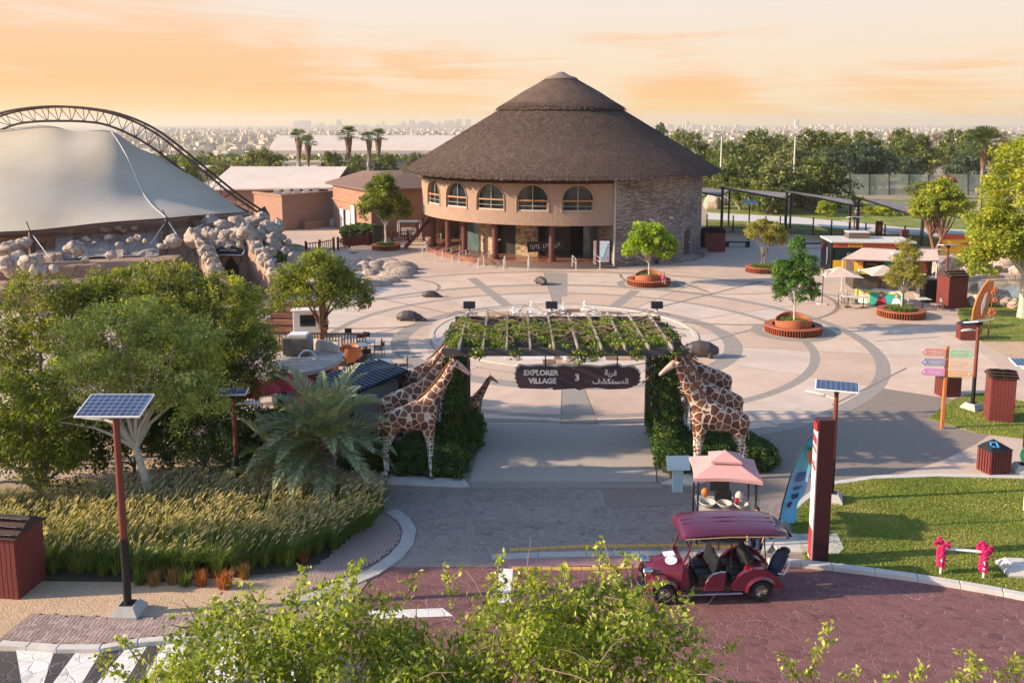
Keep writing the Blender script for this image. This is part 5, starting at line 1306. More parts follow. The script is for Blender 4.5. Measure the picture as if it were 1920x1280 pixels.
# hippos
m_hippo = mat('hippo_grey', (0.075, 0.066, 0.066), (0.045, 0.04, 0.042), scale=3, rough=.5, bump=.02, bscale=7, big=(1.5, (.14, .10, .085), .5))
HS = [([(-1.0, 0, .55), (-.6, 0, .62), (0, 0, .66), (.5, 0, .62), (.75, 0, .58)], [(.36, .36), (.5, .52), (.54, .56), (.46, .48), (.34, .36)], Yv),
      ([(.7, 0, .6), (1.0, 0, .55), (1.3, 0, .42)], [(.3, .32), (.27, .27), (.2, .2)], Yv), ([(1.25, 0, .4), (1.5, 0, .34)], [(.24, .17), (.25, .16)], Yv),
      ([(-1.1, 0, .6), (-1.35, 0, .35)], [.05, .03], Yv)]
for s in (-1, 1):
 HS += [([(.6, s * .28, .4), (.62, s * .3, .08)], [.17, .15], Yv), ([(-.75, s * .28, .4), (-.75, s * .3, .08)], [.19, .16], Yv), ([(.95, s * .17, .8), (.93, s * .22, .92)], [.06, .04], Yv), ([(1.45, s * .13, .48), (1.47, s * .13, .53)], [.05, .03], Yv)]
hb = remeshed('hippo_body', HS, .04, m_hippo)
def hippo(label, px, py, rz, sc=1.0, sink=0.0):
 p = G(px, py)
 t = thing('hippo_statue', label, 'hippo statue', (p.x, p.y, -sink), rz, 'hippo statues on the plaza', sc)
 link_mesh('body', hb, t)
 for s in (-1, 1): MB().ball((1.08, s * .2, .72), .04, 8, 6).build('eye', m_black_g, t, smooth=True)
hippo('dark hippo statue standing right of the pergola corner', 1312, 669, PI - .25, .76)
hippo('grey hippo statue lying low on the left of the rings', 768, 601, -.15, .66, .12)
hippo('grey hippo statue lying near the flat rock basin', 808, 557, -.1, .5, .1)
hippo('dark round-backed hippo statue in front of the pavilion steps', 1014, 533, PI / 2 + .5, .58, .05)
# ------------------------------------------------------------------ things on the right side and in front
random.seed(41)
m_corten = mat('rust_orange_steel', (0.44, 0.13, 0.055), (0.30, 0.085, 0.04), scale=4, rough=.6, big=(1.0, (.22, .07, .04), .4))
m_orange = mat('orange_paint', (0.62, 0.20, 0.06), (0.48, 0.14, 0.045), scale=5, rough=.5)
m_soil = mat('dark_soil', (.10, .08, .05), (.06, .05, .03), scale=10, rough=1)
m_white = mat('white_paint', (.78, .77, .75), (.7, .69, .67), scale=6, rough=.45)
m_mbox = mat('maroon_slat', (0.20, 0.045, 0.038), (0.13, 0.03, 0.026), scale=3, rough=.55, stretch=(6, 6, .7), bump=.004)
m_roofs = mat('grey_shingle', (.16, .15, .15), (.10, .095, .10), scale=6, rough=.85, bump=.01)
m_tuft = leafmat('planter_tuft', (.12, .20, .04), (.05, .10, .02), (.25, .25, .08))
def tuft_mesh(name, r, n, h, w, m, sd, seg=2):
 rg = np.random.default_rng(sd)
 a = rg.uniform(0, 2 * PI, n); rr = np.sqrt(rg.random(n)) * r; P = np.stack([np.cos(a) * rr, np.sin(a) * rr, np.zeros(n)], 1)
 b = rg.uniform(0, 2 * PI, n); ln = rg.uniform(.1, .6, n) * h; hh = h * rg.uniform(.5, 1.1, n)
 s = np.stack([-np.sin(b), np.cos(b), np.zeros(n)], 1) * w; o1 = np.stack([np.cos(b) * ln * .4, np.sin(b) * ln * .4, hh * .6], 1); o2 = np.stack([np.cos(b) * ln, np.sin(b) * ln, hh], 1)
 V = np.empty((n, 2, 4, 3)); V[:, 0, 0] = P - s; V[:, 0, 1] = P + s; V[:, 0, 2] = P + o1 + s * .8; V[:, 0, 3] = P + o1 - s * .8
 V[:, 1, 0] = P + o1 - s * .8; V[:, 1, 1] = P + o1 + s * .8; V[:, 1, 2] = P + o2 + s * .1; V[:, 1, 3] = P + o2 - s * .1
 return quads_mesh(name, V.reshape(-1, 3), np.repeat(rg.random(n), 2), m)
tuft_small = tuft_mesh('plants', .85, 900, .35, .018, m_tuft, 5)
def planter(label, px, py, R0=1.7, tall=True, slats=True, h=.46):
 p = G(px, py); t = thing('bench_planter', label, 'planter', p, 0, 'round rust-coloured bench planters')
 n = 64
 # seat ring of vertical fins
 b = MB()
 b.lathe([(R0 - .45, h - .05), (R0 - .45, h), (R0, h), (R0 + .02, h - .03), (R0, h - .07)], n)
 b.build('seat', m_corten, t, smooth=True)
 fin = MB().box((0, 0, h / 2 - .03), (.16, .035, h - .06)).mesh('slat', m_corten)
 m_ = int(2 * PI * R0 / .16)
 for k in range(m_):
  a = 2 * PI * k / m_
  link_mesh('slat', fin, t, ((R0 - .09) * math.cos(a), (R0 - .09) * math.sin(a), 0), (0, 0, a))
 MB().lathe([(R0 - .2, 0), (R0 - .2, h - .05)], n).build('inner_wall', m_dwood, t)
 if tall:
  b = MB(); nn = 60; r1 = R0 - .62; rings_ = []
  for rr, base in ((r1, 0), (r1, 1), (r1 - .06, 1), (r1 - .06, 0)):
   ring = []
   for k in range(nn):
    a = 2 * PI * k / nn; top = h + .40 - .12 * math.cos(a * 2 + .3) + .06 * math.sin(a + .5)
    ring.append((rr * math.cos(a), rr * math.sin(a), top if base else .05))
   rings_.append(ring)
  b.loft(rings_, cap=False); b.build('backrest', m_corten, t, smooth=True)
  MB().lathe([(.01, h + .1), (r1 - .05, h + .05)], 30).build('soil', m_soil, t)
  link_mesh('plants', tuft_small, t, (0, 0, h + .02))['kind'] = 'stuff'
 else:
  MB().lathe([(.01, h - .02), (R0 - .45, h - .04)], 30).build('soil', m_soil, t)
  link_mesh('plants', tuft_small, t, (0, 0, h - .08))['kind'] = 'stuff'
 return p
PL = {}
PL['c'] = planter('round rust bench planter with raised wavy backrest, holding the deep green tree', 1487, 622)
PL['p'] = planter('round rust bench planter by the stone drum, holding the bright lime tree', 1216, 533)
PL['k'] = planter('low oval rust bench planter in front of the poster counter', 1689, 592, 1.5, False)
PL['b'] = planter('rust bench planter partly hidden behind the deep green tree crown', 1430, 509, 1.45, False)
PL['l'] = planter('dark rust bench planter left of the pavilion ramp', 724, 467, 1.45, False, h=.5)
# child in pink on the planter by the drum
m_skin = mat('skin', (.48, .28, .19), (.42, .24, .16), scale=5, rough=.55)
def person(label, loc, rz, segs_body, segs_cloth, mcloth, segs_leg=None, mleg=None, hair=None):
 t = thing('person', label, 'person', loc, rz)
 allseg = segs_body
 link_mesh('body', remeshed('body', allseg, .022, m_skin, smooth_it=3), t)
 link_mesh('shirt', remeshed('shirt', segs_cloth, .024, mcloth, smooth_it=2), t)
 if segs_leg: link_mesh('shorts', remeshed('shorts', segs_leg, .024, mleg, smooth_it=2), t)
 if hair: link_mesh('hair', remeshed('hair', hair, .02, mat('black_hair', (.02, .015, .012), None, rough=.7), smooth_it=2), t)
 return t
kid = [([(0, 0, .0), (0, 0, .3)], [.1, .09], Yv), ([(0, 0, .32), (.0, 0, .40)], [.04, .04], Yv), ([(0, 0, .46), (.02, 0, .52)], [.085, .08], Yv),
       ([(0, .07, 0), (.28, .08, .02), (.31, .08, -.22), (.36, .08, -.26)], [.06, .05, .04, .03], Yv), ([(0, -.07, 0), (.28, -.08, .02), (.31, -.08, -.22), (.36, -.08, -.26)], [.06, .05, .04, .03], Yv),
       ([(0, .12, .3), (.05, .16, .14), (.16, .12, .06)], [.04, .03, .025], (0, 0, 1)), ([(0, -.12, .3), (.05, -.16, .14), (.16, -.12, .06)], [.04, .03, .025], (0, 0, 1))]
person('small seated child in a pink top on the planter bench by the stone drum', (PL['p'].x + .95, PL['p'].y - 1.2, .55), -PI / 2, kid,
       [([(0, 0, .02), (0, 0, .3)], [(.13, .11), (.12, .1)], Yv), ([(0, .1, .3), (.05, .15, .17)], [.055, .05], (0, 0, 1)), ([(0, -.1, .3), (.05, -.15, .17)], [.055, .05], (0, 0, 1))],
       mat('pink_cloth', (.75, .08, .22), None, rough=.8), [([(0, .06, .02), (.2, .07, .03)], [.08, .07], Yv), ([(0, -.06, .02), (.2, -.07, .03)], [.08, .07], Yv)], mat('navy_cloth', (.03, .04, .09), None, rough=.8),
       [([(-.02, 0, .5), (-.02, 0, .56)], [.095, .07], Yv)])

# solar street lights
m_pv = bpy.data.materials.new('solar_cells'); m_pv.use_nodes = True
_t = m_pv.node_tree; _b = _t.nodes['Principled BSDF']; _c = N(_t, 'ShaderNodeTexCoord'); _m = N(_t, 'ShaderNodeMapping'); _m.inputs['Location'].default_value = (.5, .5, 0)
_t.links.new(_c.outputs['Object'], _m.inputs[0])
_k = N(_t, 'ShaderNodeTexBrick', offset=0.0, i_Scale=1.0); _k.inputs['Color1'].default_value = (.025, .04, .09, 1); _k.inputs['Color2'].default_value = (.04, .06, .12, 1); _k.inputs['Mortar'].default_value = (.30, .33, .38, 1)
_k.inputs['Mortar Size'].default_value = .006; _k.inputs['Brick Width'].default_value = .155; _k.inputs['Row Height'].default_value = .155
_t.links.new(_m.outputs[0], _k.inputs[0]); _t.links.new(_k.outputs[0], _b.inputs['Base Color']); _b.inputs['Roughness'].default_value = .18; _b.inputs['Specular IOR Level'].default_value = .7
m_polr = mat('red_brown_pole', (.23, .055, .03), (.12, .04, .03), scale=2.5, rough=.5, stretch=(1, 1, .4))
def solar(label, base, h, rz=0.0, wide=1.55, arm=PI, tilt=.18, plinth=True, pr=.085):
 t = thing('solar_street_light', label, 'street light', base, rz, 'solar street lights')
 MB().cyl((0, 0, .3), (0, 0, h * .38), pr, pr * .97, 14).build('lower_pole', m_darkm, t, smooth=True)
 MB().cyl((0, 0, h * .38), (0, 0, h - .1), pr * .97, pr * .8, 14).build('pole', m_polr, t, smooth=True)
 MB().bbox((0, 0, .3), (.34, .34, .03), .01).build('base_plate', m_darkm, t)
 if plinth:
  b = MB(); b.loft([[(s * x, s2 * x, z) for s, s2 in ((-1, -1), (1, -1), (1, 1), (-1, 1))] for x, z in ((.36, 0), (.36, .1), (.22, .3))]); b.build('plinth', m_grey, t)
 pn = MB().bbox((0, 0, 0), (wide, wide * .62, .05), .01).build('solar_panel', m_white, t, (0, 0, h + .1), (tilt, 0, 0))
 MB().box((0, 0, .028), (wide - .07, wide * .62 - .07, .006)).build('cells', m_pv, pn)
 MB().bbox((0, 0, h - .02), (.18, .3, .16), .02).build('bracket', m_darkm, t)
 ca, sa = math.cos(arm), math.sin(arm)
 MB().tube([(0, 0, h - .35), (ca * .25, sa * .25, h - .30), (ca * .45, sa * .45, h - .28)], .035, 8).build('arm', m_cgrey, t)
 hd = MB(); hd.tube([(ca * .38, sa * .38, h - .27), (ca * .55, sa * .55, h - .25), (ca * .85, sa * .85, h - .24), (ca * 1.05, sa * 1.05, h - .25)], [(.06, .05), (.13, .05), (.14, .045), (.06, .02)], 10, side=(-sa, ca, 0)).build('lamp_head', m_cgrey, t, smooth=True)
 return t
solar('tall solar street light on a sandy concrete foot beside the grass bed', G(241, 1150), 5.45, .0, 1.62, PI * .93, .28, pr=.1)
solar('solar street light in front of the big dark tree left of the date palm', G(446, 922), 3.45, .1, .95, -.3, .1)
solar('solar street light behind the maroon pylon on the front lawn', G(1558, 938), 3.85, -.35, 1.35, PI * .9, .12)
solar('solar street light on the corner lawn beside the tall maroon box', G(1823, 767), 3.9, .5, 1.15, PI * .98, -.25)
solar('solar street light behind the maroon hut by the boulders', G(1771, 563), 3.9, .1, 1.2, PI * .96, -.1)
solar('solar street light in front of the shade canopy behind the black kiosk', G(1598, 488), 3.9, .1, 1.3, PI * .9, -.2, plinth=False)
solar('solar street light with a bright blue panel right of the stone drum', G(1403, 455), 4.2, .1, 1.6, PI * .5, .25, plinth=False)
solar('solar street light whose panel just enters the frame at its right edge', (18.55, 30.5, 0), 3.95, -.2, 1.3, PI * .5, .1)

# maroon timber huts / cabinets
def hut(label, loc, rz, w, d, h, planks=True, roof=True, name='timber_hut', plate=False, mroof=None):
 t = thing(name, label, 'hut', loc, rz)
 MB().box((0, 0, h / 2), (w - .06, d - .06, h)).build('core', m_dwood, t)
 pm = {}
 def pk(wd, x, y, r, hh):
  key = (round(wd, 3), round(hh, 2))
  if key not in pm: pm[key] = MB().bbox((0, 0, hh / 2), (wd - .012, .03, hh), .006).mesh('plank', m_mbox)
  link_mesh('plank', pm[key], t, (x, y, 0.01), (0, 0, r))
 nw = max(3, int(w / .13)); nd_ = max(3, int(d / .13))
 for k in range(nw):
  for s in (-1, 1): pk(w / nw, -w / 2 + (k + .5) * w / nw, s * (d / 2 - .005), 0, h + (0 if k % 2 else -.02))
 for k in range(nd_):
  for s in (-1, 1): pk(d / nd_, s * (w / 2 - .005), -d / 2 + (k + .5) * d / nd_, PI / 2, h)
 if roof:
  g = MB(); e = .09
  A = [(-w / 2 - e, -d / 2 - e, h - .02), (w / 2 + e, -d / 2 - e, h - .02), (w / 2 + e, d / 2 + e, h - .02), (-w / 2 - e, d / 2 + e, h - .02)]
  r0, r1 = (-w / 2 - e, 0, h + d * .28), (w / 2 + e, 0, h + d * .28)
  g.add(A + [r0, r1], [(0, 1, 5, 4), (2, 3, 4, 5), (0, 4, 3), (1, 2, 5), (3, 2, 1, 0)]); ro = g.build('roof', m_dwood, t)
  sh = MB().bbox((0, 0, 0), (w / 5 + .03, d * .25, .02), .004).mesh('shingle', mroof or m_roofs)
  sl = math.atan2(d * .28 + .02, d / 2 + e)
  for s in (-1, 1):
   for r in range(3):
    f = (r + .5) / 3; y = s * (d / 2 + e) * (1 - f); z = h - .02 + (d * .28 + .02) * f + .015
    for k in range(5): link_mesh('shingle', sh, ro, (-w / 2 + (k + .5) * w / 5, y, z + .012 * (k % 2)), (s * -1 * -sl if s < 0 else -sl, 0, 0))
 if plate:
  q = MB().box((0, 0, 0), (.3, .02, .26)).build('notice', m_white, t, (-w * .2, -d / 2 - .03, h * .72))
  MB().box((0, -.012, -.01), (.12, .01, .12)).build('print', mat('notice_yellow', (.7, .5, .1), None), q)
 return t
p = G(28, 1128)
hut('dark maroon plank hut with a shingle roof at the left edge beside the grass bed', (p.x - .62, p.y + .75, 0), -.12, 1.5, 1.15, 1.75, plate=True)
hut('maroon plank hut with a sunlit slatted roof beside the boulders and pond', G(1783, 575), .15, 1.4, 1.3, 2.2, mroof=mat('sunlit_shingle', (.42, .33, .27), (.3, .24, .2), scale=5))  # paler copy of the grey shingle, the sunlit look painted into its colour
p = G(1881, 792)
hut('tall maroon plank cabinet with a dark lid on the corner lawn', (p.x, p.y + .4, 0), -.25, .95, .85, 1.95, mroof=mat('black_lid', (.03, .03, .03), None, rough=.4))
p = G(1337, 472)
hut('dark maroon service box with a pitched lid at the foot of the stone drum', (p.x + .1, p.y + .6, 0), .05, 2.0, 1.6, 1.9, mroof=MATS['black_lid'])
# slatted pentagonal bins
def bin_(label, loc, rz, sc=1.0, lid=None):
 t = thing('slatted_bin', label, 'bin', loc, rz, None, sc)
 w, h = .44, .85
 pl = [(-w, -.3), (w, -.3), (w, .3), (0, .52), (-w, .3)]
 MB().prism([(x * .93, y * .93) for x, y in pl], .04, h - .02).build('core', m_dwood, t)
 sm_ = MB().bbox((0, 0, h / 2 + .02), (.085, .03, h - .04), .006).mesh('slat', m_mbox)
 for i in range(5):
  a, b = Vector(pl[i]), Vector(pl[(i + 1) % 5]); L_ = (b - a).length; n = int(L_ / .105); r = math.atan2(b.y - a.y, b.x - a.x)
  for k in range(n):
   q = a.lerp(b, (k + .5) / n); link_mesh('slat', sm_, t, (q.x, q.y, 0), (0, 0, r))
 g = MB(); n = 5; apex = (0, .1, h + .30)
 g.add([(x * 1.06, y * 1.06, h) for x, y in pl] + [apex], [(0, 1, 5), (1, 2, 5), (2, 3, 5), (3, 4, 5), (4, 0, 5), (4, 3, 2, 1, 0)])
 l_ = g.build('lid', MATS['black_lid'], t)
 if lid: MB().tube([(-.28, -.2, h + .15), (-.1, -.26, h + .12), (-.08, -.1, h + .25), (-.24, -.02, h + .22), (-.30, -.14, h + .17)], .035, 6).build('opening_rim', mat('blue_plastic', (.06, .30, .62), None, rough=.4), l_)
 return t
p = G(1871, 890); bin_('slatted maroon bin with a blue-rimmed opening on the grey path', (p.x, p.y + .3, 0), .25, 1.05, True)
p = G(1782, 745); bin_('slatted maroon bin behind the colourful signpost', (p.x, p.y + .3, 0), .1, 1.05)
p = G(1816, 638); bin_('slatted maroon bin under the solar light near the orange totem', (p.x, p.y + .3, 0), -.1, 1.05)

# signpost with arrow boards
p = G(1766, 803)
sp_ = thing('direction_signpost', 'orange signpost with six colourful arrow boards beside the corner lawn', 'signpost', p, -.12)
MB().bbox((0, 0, 1.75), (.13, .13, 3.5), .015).build('post', m_orange, sp_)
cols_ = [('red', (.70, .30, .25)), ('slate', (.34, .32, .44)), ('magenta', (.70, .30, .50)), ('green', (.36, .58, .32)), ('peach', (.78, .52, .36)), ('amber', (.78, .46, .22))]
for k in range(3):
 for s in (-1, 1):
  nm, c = cols_[k + (3 if s > 0 else 0)]; L_ = .95; h2 = .15
  pl = [(0, -h2), (L_ - .14, -h2), (L_, 0), (L_ - .14, h2), (0, h2)]
  if s < 0: pl = [(-x, y) for x, y in pl][::-1]
  b = MB().prism(pl, -.025, .025).build('arrow_board', mat('board_' + nm, c, tuple(min(1, x * 1.15) for x in c), scale=3, rough=.5), sp_, (s * .08, -.08, 3.25 - k * .42 - (.03 if s > 0 else 0)), (PI / 2, 0, 0))
  MB().prism([(s * (L_ - .18), -.06), (s * (L_ - .07), 0), (s * (L_ - .18), .06)][::s], 0, .006).build('arrow_mark', m_white, b, (0, 0, .026))
  g = MB()
  for q in range(6): g.box((s * (.15 + q * .09), .03, .03), (.06, .035, .006)); 
  for q in range(4): g.box((s * (.2 + q * .1), -.05, .03), (.07, .03, .006))
  g.build('print', m_white, b)['kind'] = 'stuff'

# maroon pylon with red and white side
p = G(1537, 1057)
py_ = thing('maroon_pylon', 'tall dark maroon pylon with a red and white striped side by the road kerb', 'pylon', (p.x, p.y + .25, 0), .0)
m_pyl = mat('pylon_maroon', (.065, .018, .02), (.05, .014, .016), scale=2, rough=.45)
MB().bbox((.04, 0, 2.12), (.46, .34, 4.25), .012).build('column', m_pyl, py_)
sd2 = MB().box((-.205, 0, 2.0), (.03, .30, 3.85)).build('side_board', m_white, py_)
mred = mat('bright_red', (.50, .035, .04), None, rough=.5)
for (z0, z1) in ((.05, .95), (3.25, 3.36), (3.45, 3.7), (2.75, 2.84)):
 MB().add([(-.224, -.14, z0), (-.224,   .14, z0 + .12), (-.224,   .14, z1 + .12), (-.224, -.14, z1)], [(0, 1, 2, 3)]).build('red_stripe', mred, sd2)
MB().box((-.224, 0, 4.02), (.006, .28, .25)).build('red_stripe', mred, sd2)
g = MB()
for k in range(5): g.box((-.226, 0, 3.0 - k * .06), (.006, .2, .03))
g.build('print', MATS['print_red'] if 'print_red' in MATS else mred, sd2)['kind'] = 'stuff'
slab('pylon_footing', gp([(1440, 1015), (1478, 1003), (1570, 1003), (1582, 1030), (1572, 1040), (1462, 1036)]), -.03, .055, m_cgrey)
slab('pylon_footing', gp([(1392, 1010), (1436, 1008), (1450, 1020), (1438, 1036), (1398, 1034)]), -.03, .07, m_cgrey)
# feather flag
p = G(1457, 1000)
ff = thing('feather_flag', 'blue feather flag with a carrot drawing leaning beside the pylon', 'flag', p, .1)
pole = [(0, 0, 0), (.12, 0, .9), (.36, 0, 1.9), (.62, 0, 2.6), (.85, 0, 2.98), (1.08, 0, 3.15)]
MB().tube(pole, [.022, .02, .016, .012, .01, .008], 8).build('pole', m_darkm, ff, smooth=True)
MB().box((0, 0, .03), (.7, .7, .05)).build('base', m_darkm, ff)
m_flag = bpy.data.materials.new('flag_print'); m_flag.use_nodes = True; _t = m_flag.node_tree; _b = _t.nodes['Principled BSDF']
_c = N(_t, 'ShaderNodeTexCoord'); _s = N(_t, 'ShaderNodeSeparateXYZ'); _t.links.new(_c.outputs['Object'], _s.inputs[0]); _r = N(_t, 'ShaderNodeMapRange'); _r.inputs[1].default_value = .3; _r.inputs[2].default_value = 3.1
_t.links.new(_s.outputs[2], _r.inputs[0]); _q = ramp(_t, [(0, (.12, .48, .75)), (.35, (.16, .50, .72)), (.5, (.30, .42, .62)), (.66, (.16, .46, .50)), (1, (.06, .34, .42))]); _t.links.new(_r.outputs[0], _q.inputs[0]); _t.links.new(_q.outputs[0], _b.inputs['Base Color']); _b.inputs['Roughness'].default_value = .7
fb_ = MB(); rowsf = []
def polx(z):
 for a, b in zip(pole[:-1], pole[1:]):
  if a[2] <= z <= b[2]: return a[0] + (b[0] - a[0]) * (z - a[2]) / (b[2] - a[2])
 return pole[-1][0]
for i in range(27):
 z = .42 + i * (3.13 - .42) / 26; x0_ = polx(z); wd = .62 - .1 * math.sin(i * .5) * 0
 x1_ = min(x0_ + .60, .62 + (z - .42) * .27) if z > 1.2 else x0_ + .52 + (.03 * math.sin(i))
 x1_ = max(x1_, x0_ + .02); zt = z
 rowsf.append([(x0_ + (x1_ - x0_) * j / 8, .05 * math.sin(j * .9 + z * 2.1) * (j / 8), zt - (.12 * j / 8 if i < 3 else 0)) for j in range(9)])
fb_.loft(rowsf, cap=False, closed=False); fb_.loft([[(x, y + .006, z) for x, y, z in r] for r in rowsf], cap=False, closed=False)
fo = fb_.build('cloth', m_flag, ff, smooth='all')
MB().prism([(-.10, .22), (.10, .22), (.05, -.12), (0, -.26), (-.06, -.10)], 0, .01).build('carrot_print', m_orange, fo, (.93, -.04, 2.42), (PI / 2, 0, 0))
MB().prism([(-.12, 0), (-.16, .14), (-.04, .08), (0, .2), (.05, .08), (.15, .13), (.1, 0)], 0, .01).build('leaf_print', mat('print_green', (.04, .22, .12), None), fo, (.93, -.04, 2.66), (PI / 2, 0, 0))
g = MB()
for k, (z, w) in enumerate([(1.95, .28), (1.88, .34), (1.80, .34), (1.72, .3), (1.5, .3), (1.44, .2)]): g.box((polx(z) + .3, -.045, z), (w, .008, .035), rot=(0, -.2, 0))
g.build('print', mat('print_navy', (.05, .07, .2), None), fo)['kind'] = 'stuff'
MB().prism([(-.12, -.08), (.1, -.05), (.14, .1), (-.02, .06), (-.12, .12)], 0, .01).build('figure_print', MATS['print_navy'], fo, (.5, -.04, 1.2), (PI / 2, 0, .3))
MB().prism([(-.12, -.06), (0, -.1), (.1, .06), (.02, .1), (-.08, .02)], 0, .01).build('figure_print', mat('print_purple', (.12, .04, .14), None), fo, (.34, -.04, .95), (PI / 2, 0, .2))
# pale blue reading board
p = G(1270, 922)
wb = thing('reading_board', 'pale blue notice board on a flat post in front of the right giraffe', 'sign', p, .05)
m_pb = mat('pale_blue_board', (.50, .66, .68), (.44, .60, .63), scale=3, rough=.5)
MB().bbox((0, 0, .42), (.36, .1, .84), .01).build('post', m_pb, wb)
bb_ = MB().bbox((0, 0, 0), (.80, .06, .50), .012).build('board', m_pb, wb, (0, -.04, 1.05), (-.35, 0, 0))
g = MB()
for k in range(5): g.box((0, -.033, .14 - k * .07), (.6 - .05 * (k % 3), .004, .02))
g.build('print', m_white, bb_)['kind'] = 'stuff'
# pink-flowered bar
p1, p2 = G(1763, 1076), G(1843, 1084)
fb2 = thing('flowered_bar', 'white horizontal bar between two posts covered with pink flowers on the front lawn', 'barrier', (p1 + p2) / 2, math.atan2(p2.y - p1.y, p2.x - p1.x))
L_ = (p2 - p1).length
m_pink = mat('pink_flower', (.62, .02, .13), (.45, .012, .09), scale=12, rough=.7)
MB().bbox((0, 0, .78), (L_, .12, .035), .01).build('bar', m_white, fb2)
for s in (-1, 1):
 q = MB().cyl((s * L_ / 2, -.03, 0), (s * L_ / 2, -.03, .8), .032, n=10).build('post', m_white, fb2, smooth=True)
 fl = MB()
 for k in range(60):
  z = rnd(.2, .98); r_ = .06 + (.1 if z > .78 else 0) ; a = rnd(0, 6.28)
  c = (s * L_ / 2 + math.cos(a) * r_, .04 + math.sin(a) * r_, z)
  for w in range(5):
   b = a + w * 1.257; fl.ball((c[0] + .032 * math.cos(b), c[1] + .02 * math.sin(b * 2), c[2] + .032 * math.sin(b)), (.045, .04, .045), 6, 4)
 fl.build('flowers', m_pink, q)['kind'] = 'stuff'
# concrete foot and green round sign at the right edge
p = G(1912, 1082)
cf_ = thing('concrete_foot', 'low sloped concrete foot in the lawn at the right edge', 'concrete block', (p.x + .1, p.y + .3, 0), -.1)
b = MB(); b.loft([[(s * x, s2 * x, z) for s, s2 in ((-1, -1), (1, -1), (1, 1), (-1, 1))] for x, z in ((.42, 0), (.42, .1), (.25, .3))]); b.build('block', m_cgrey, cf_)
p = G(1918, 958)
gs = thing('green_disc_sign', 'green disc sign on a thin white post at the right edge', 'sign', (p.x + .03, p.y, 0))
MB().cyl((0, 0, 0), (0, 0, 2.4), .035, n=8).build('post', m_white, gs)
MB().tube([(0, -.05, 1.95), (0, -.08, 1.95)], .33, 20).build('disc', mat('sign_green', (.10, .36, .20), None, rough=.5), gs)

# orange totem and flower pole
p = G(1836, 628)
tt = thing('orange_totem', 'leaning orange-brown totem plank with a white diamond on the upper lawn', 'sculpture', p, .1)
b = MB(); b.loft([[(x - w, -.06, z), (x + w, -.06, z), (x + w, .06, z), (x - w, .06, z)] for x, z, w in ((-.15, 0, .28), (-.2, .7, .34), (-.1, 1.5, .42), (.1, 2.3, .42), (.3, 2.9, .34), (.45, 3.3, .2))]); bd_ = b.build('plank', m_orange, tt)
MB().prism([(-.05, -.8), (.12, -.2), (.22, .6), (.1, .5), (-.1, -.2)], 0, .012).build('diamond', m_white, bd_, (.05, -.062, 2.0), (PI / 2, 0, 0))
p = G(1852, 634)
t2 = thing('flower_pole', 'thin pole carrying orange cut-out flowers beside the orange totem', 'sculpture', p)
MB().tube([(0, 0, 0), (.05, 0, 1.5), (.15, 0, 2.9)], .04, 6).build('pole', m_polr, t2)
for (x, z, r_) in ((.12, 1.55, .28), (.25, 2.3, .16), (.1, 2.75, .15), (.22, 3.0, .14)):
 f = MB(); 
 for w in range(6): a = w * PI / 3; f.ball((x + r_ * .6 * math.cos(a), -.05, z + r_ * .6 * math.sin(a)), (r_ * .42, .03, r_ * .42), 8, 4)
 f.build('flower', m_orange, t2)
# ------------------------------------------------------------------ maroon vintage buggy, person, snack cart
m_car = mat('maroon_car_paint', (.13, .008, .026), (.11, .007, .022), scale=1, rough=.22, spec=.5, coat=.9)
m_chrome = mat('chrome', (.75, .74, .72), None, rough=.12, metal=1.0)
m_tyre = mat('tyre_rubber', (.022, .022, .022), None, scale=20, rough=.8)
m_seat = mat('black_vinyl', (.03, .03, .033), (.02, .02, .022), scale=10, rough=.45)
m_roofc = mat('plum_canopy', (.105, .015, .042), (.085, .012, .034), scale=1, rough=.3, spec=.5, coat=.5)
m_clear = bpy.data.materials.new('clear_glass'); m_clear.use_nodes = True
_t = m_clear.node_tree; _g = N(_t, 'ShaderNodeBsdfGlossy'); _g.inputs['Roughness'].default_value = .03; _tr = N(_t, 'ShaderNodeBsdfTransparent'); _tr.inputs[0].default_value = (.8, .85, .86, 1)
_mx = N(_t, 'ShaderNodeMixShader'); _mx.inputs[0].default_value = .15; _t.links.new(_tr.outputs[0], _mx.inputs[1]); _t.links.new(_g.outputs[0], _mx.inputs[2]); _t.links.new(_mx.outputs[0], _t.nodes['Material Output'].inputs[0])
near_ = G(1333, 1131)
bg_ = thing('vintage_buggy', 'maroon vintage-style open buggy with a plum canopy parked on the maroon road', 'buggy', (near_.x, near_.y + .68, 0), PI + .06)
WB = 1.30; HWd = .62
def sidepanel(pts, y0, y1, m, name, parent=bg_):   # pts in x,z ; extruded across y
 return MB().prism(pts, -abs(y1 - y0) / 2, abs(y1 - y0) / 2).build(name, m, parent, (0, (y0 + y1) / 2, 0), (PI / 2, 0, 0))
# chassis tub
sidepanel([(-1.75, .34), (.82, .30), (.82, .40), (-1.75, .44)], -.60, .60, m_dwood, 'floor')
# bonnet
bn = MB()
rings_ = []
for x, w, z0, z1 in ((.70, .56, .34, 1.02), (.95, .50, .36, 1.02), (1.3, .38, .40, .96), (1.62, .28, .44, .88), (1.68, .25, .48, .84)):
 ring = [(x, -w, z0), (x, -w * 1.0, z1 - .22), (x, -w * .8, z1 - .07), (x, -w * .35, z1), (x, w * .35, z1), (x, w * .8, z1 - .07), (x, w, z1 - .22), (x, w, z0)]
 rings_.append(ring)
bn.loft(rings_); bonnet = bn.build('bonnet', m_car, bg_, smooth=True)
MB().box((0, 0, 0), (.30, .26, .012), rot=(0, .1, 0)).build('sticker', m_white, bonnet, (1.0, -.12, 1.02))
MB().lathe([(.001, 0), (.16, 0), (.16, .012), (.001, .012)], 20).build('sticker', m_white, bonnet, (1.02, .22, 1.0), (-.25, .12, 0))
g = MB(); g.box((1.70, 0, .66), (.04, .42, .36))
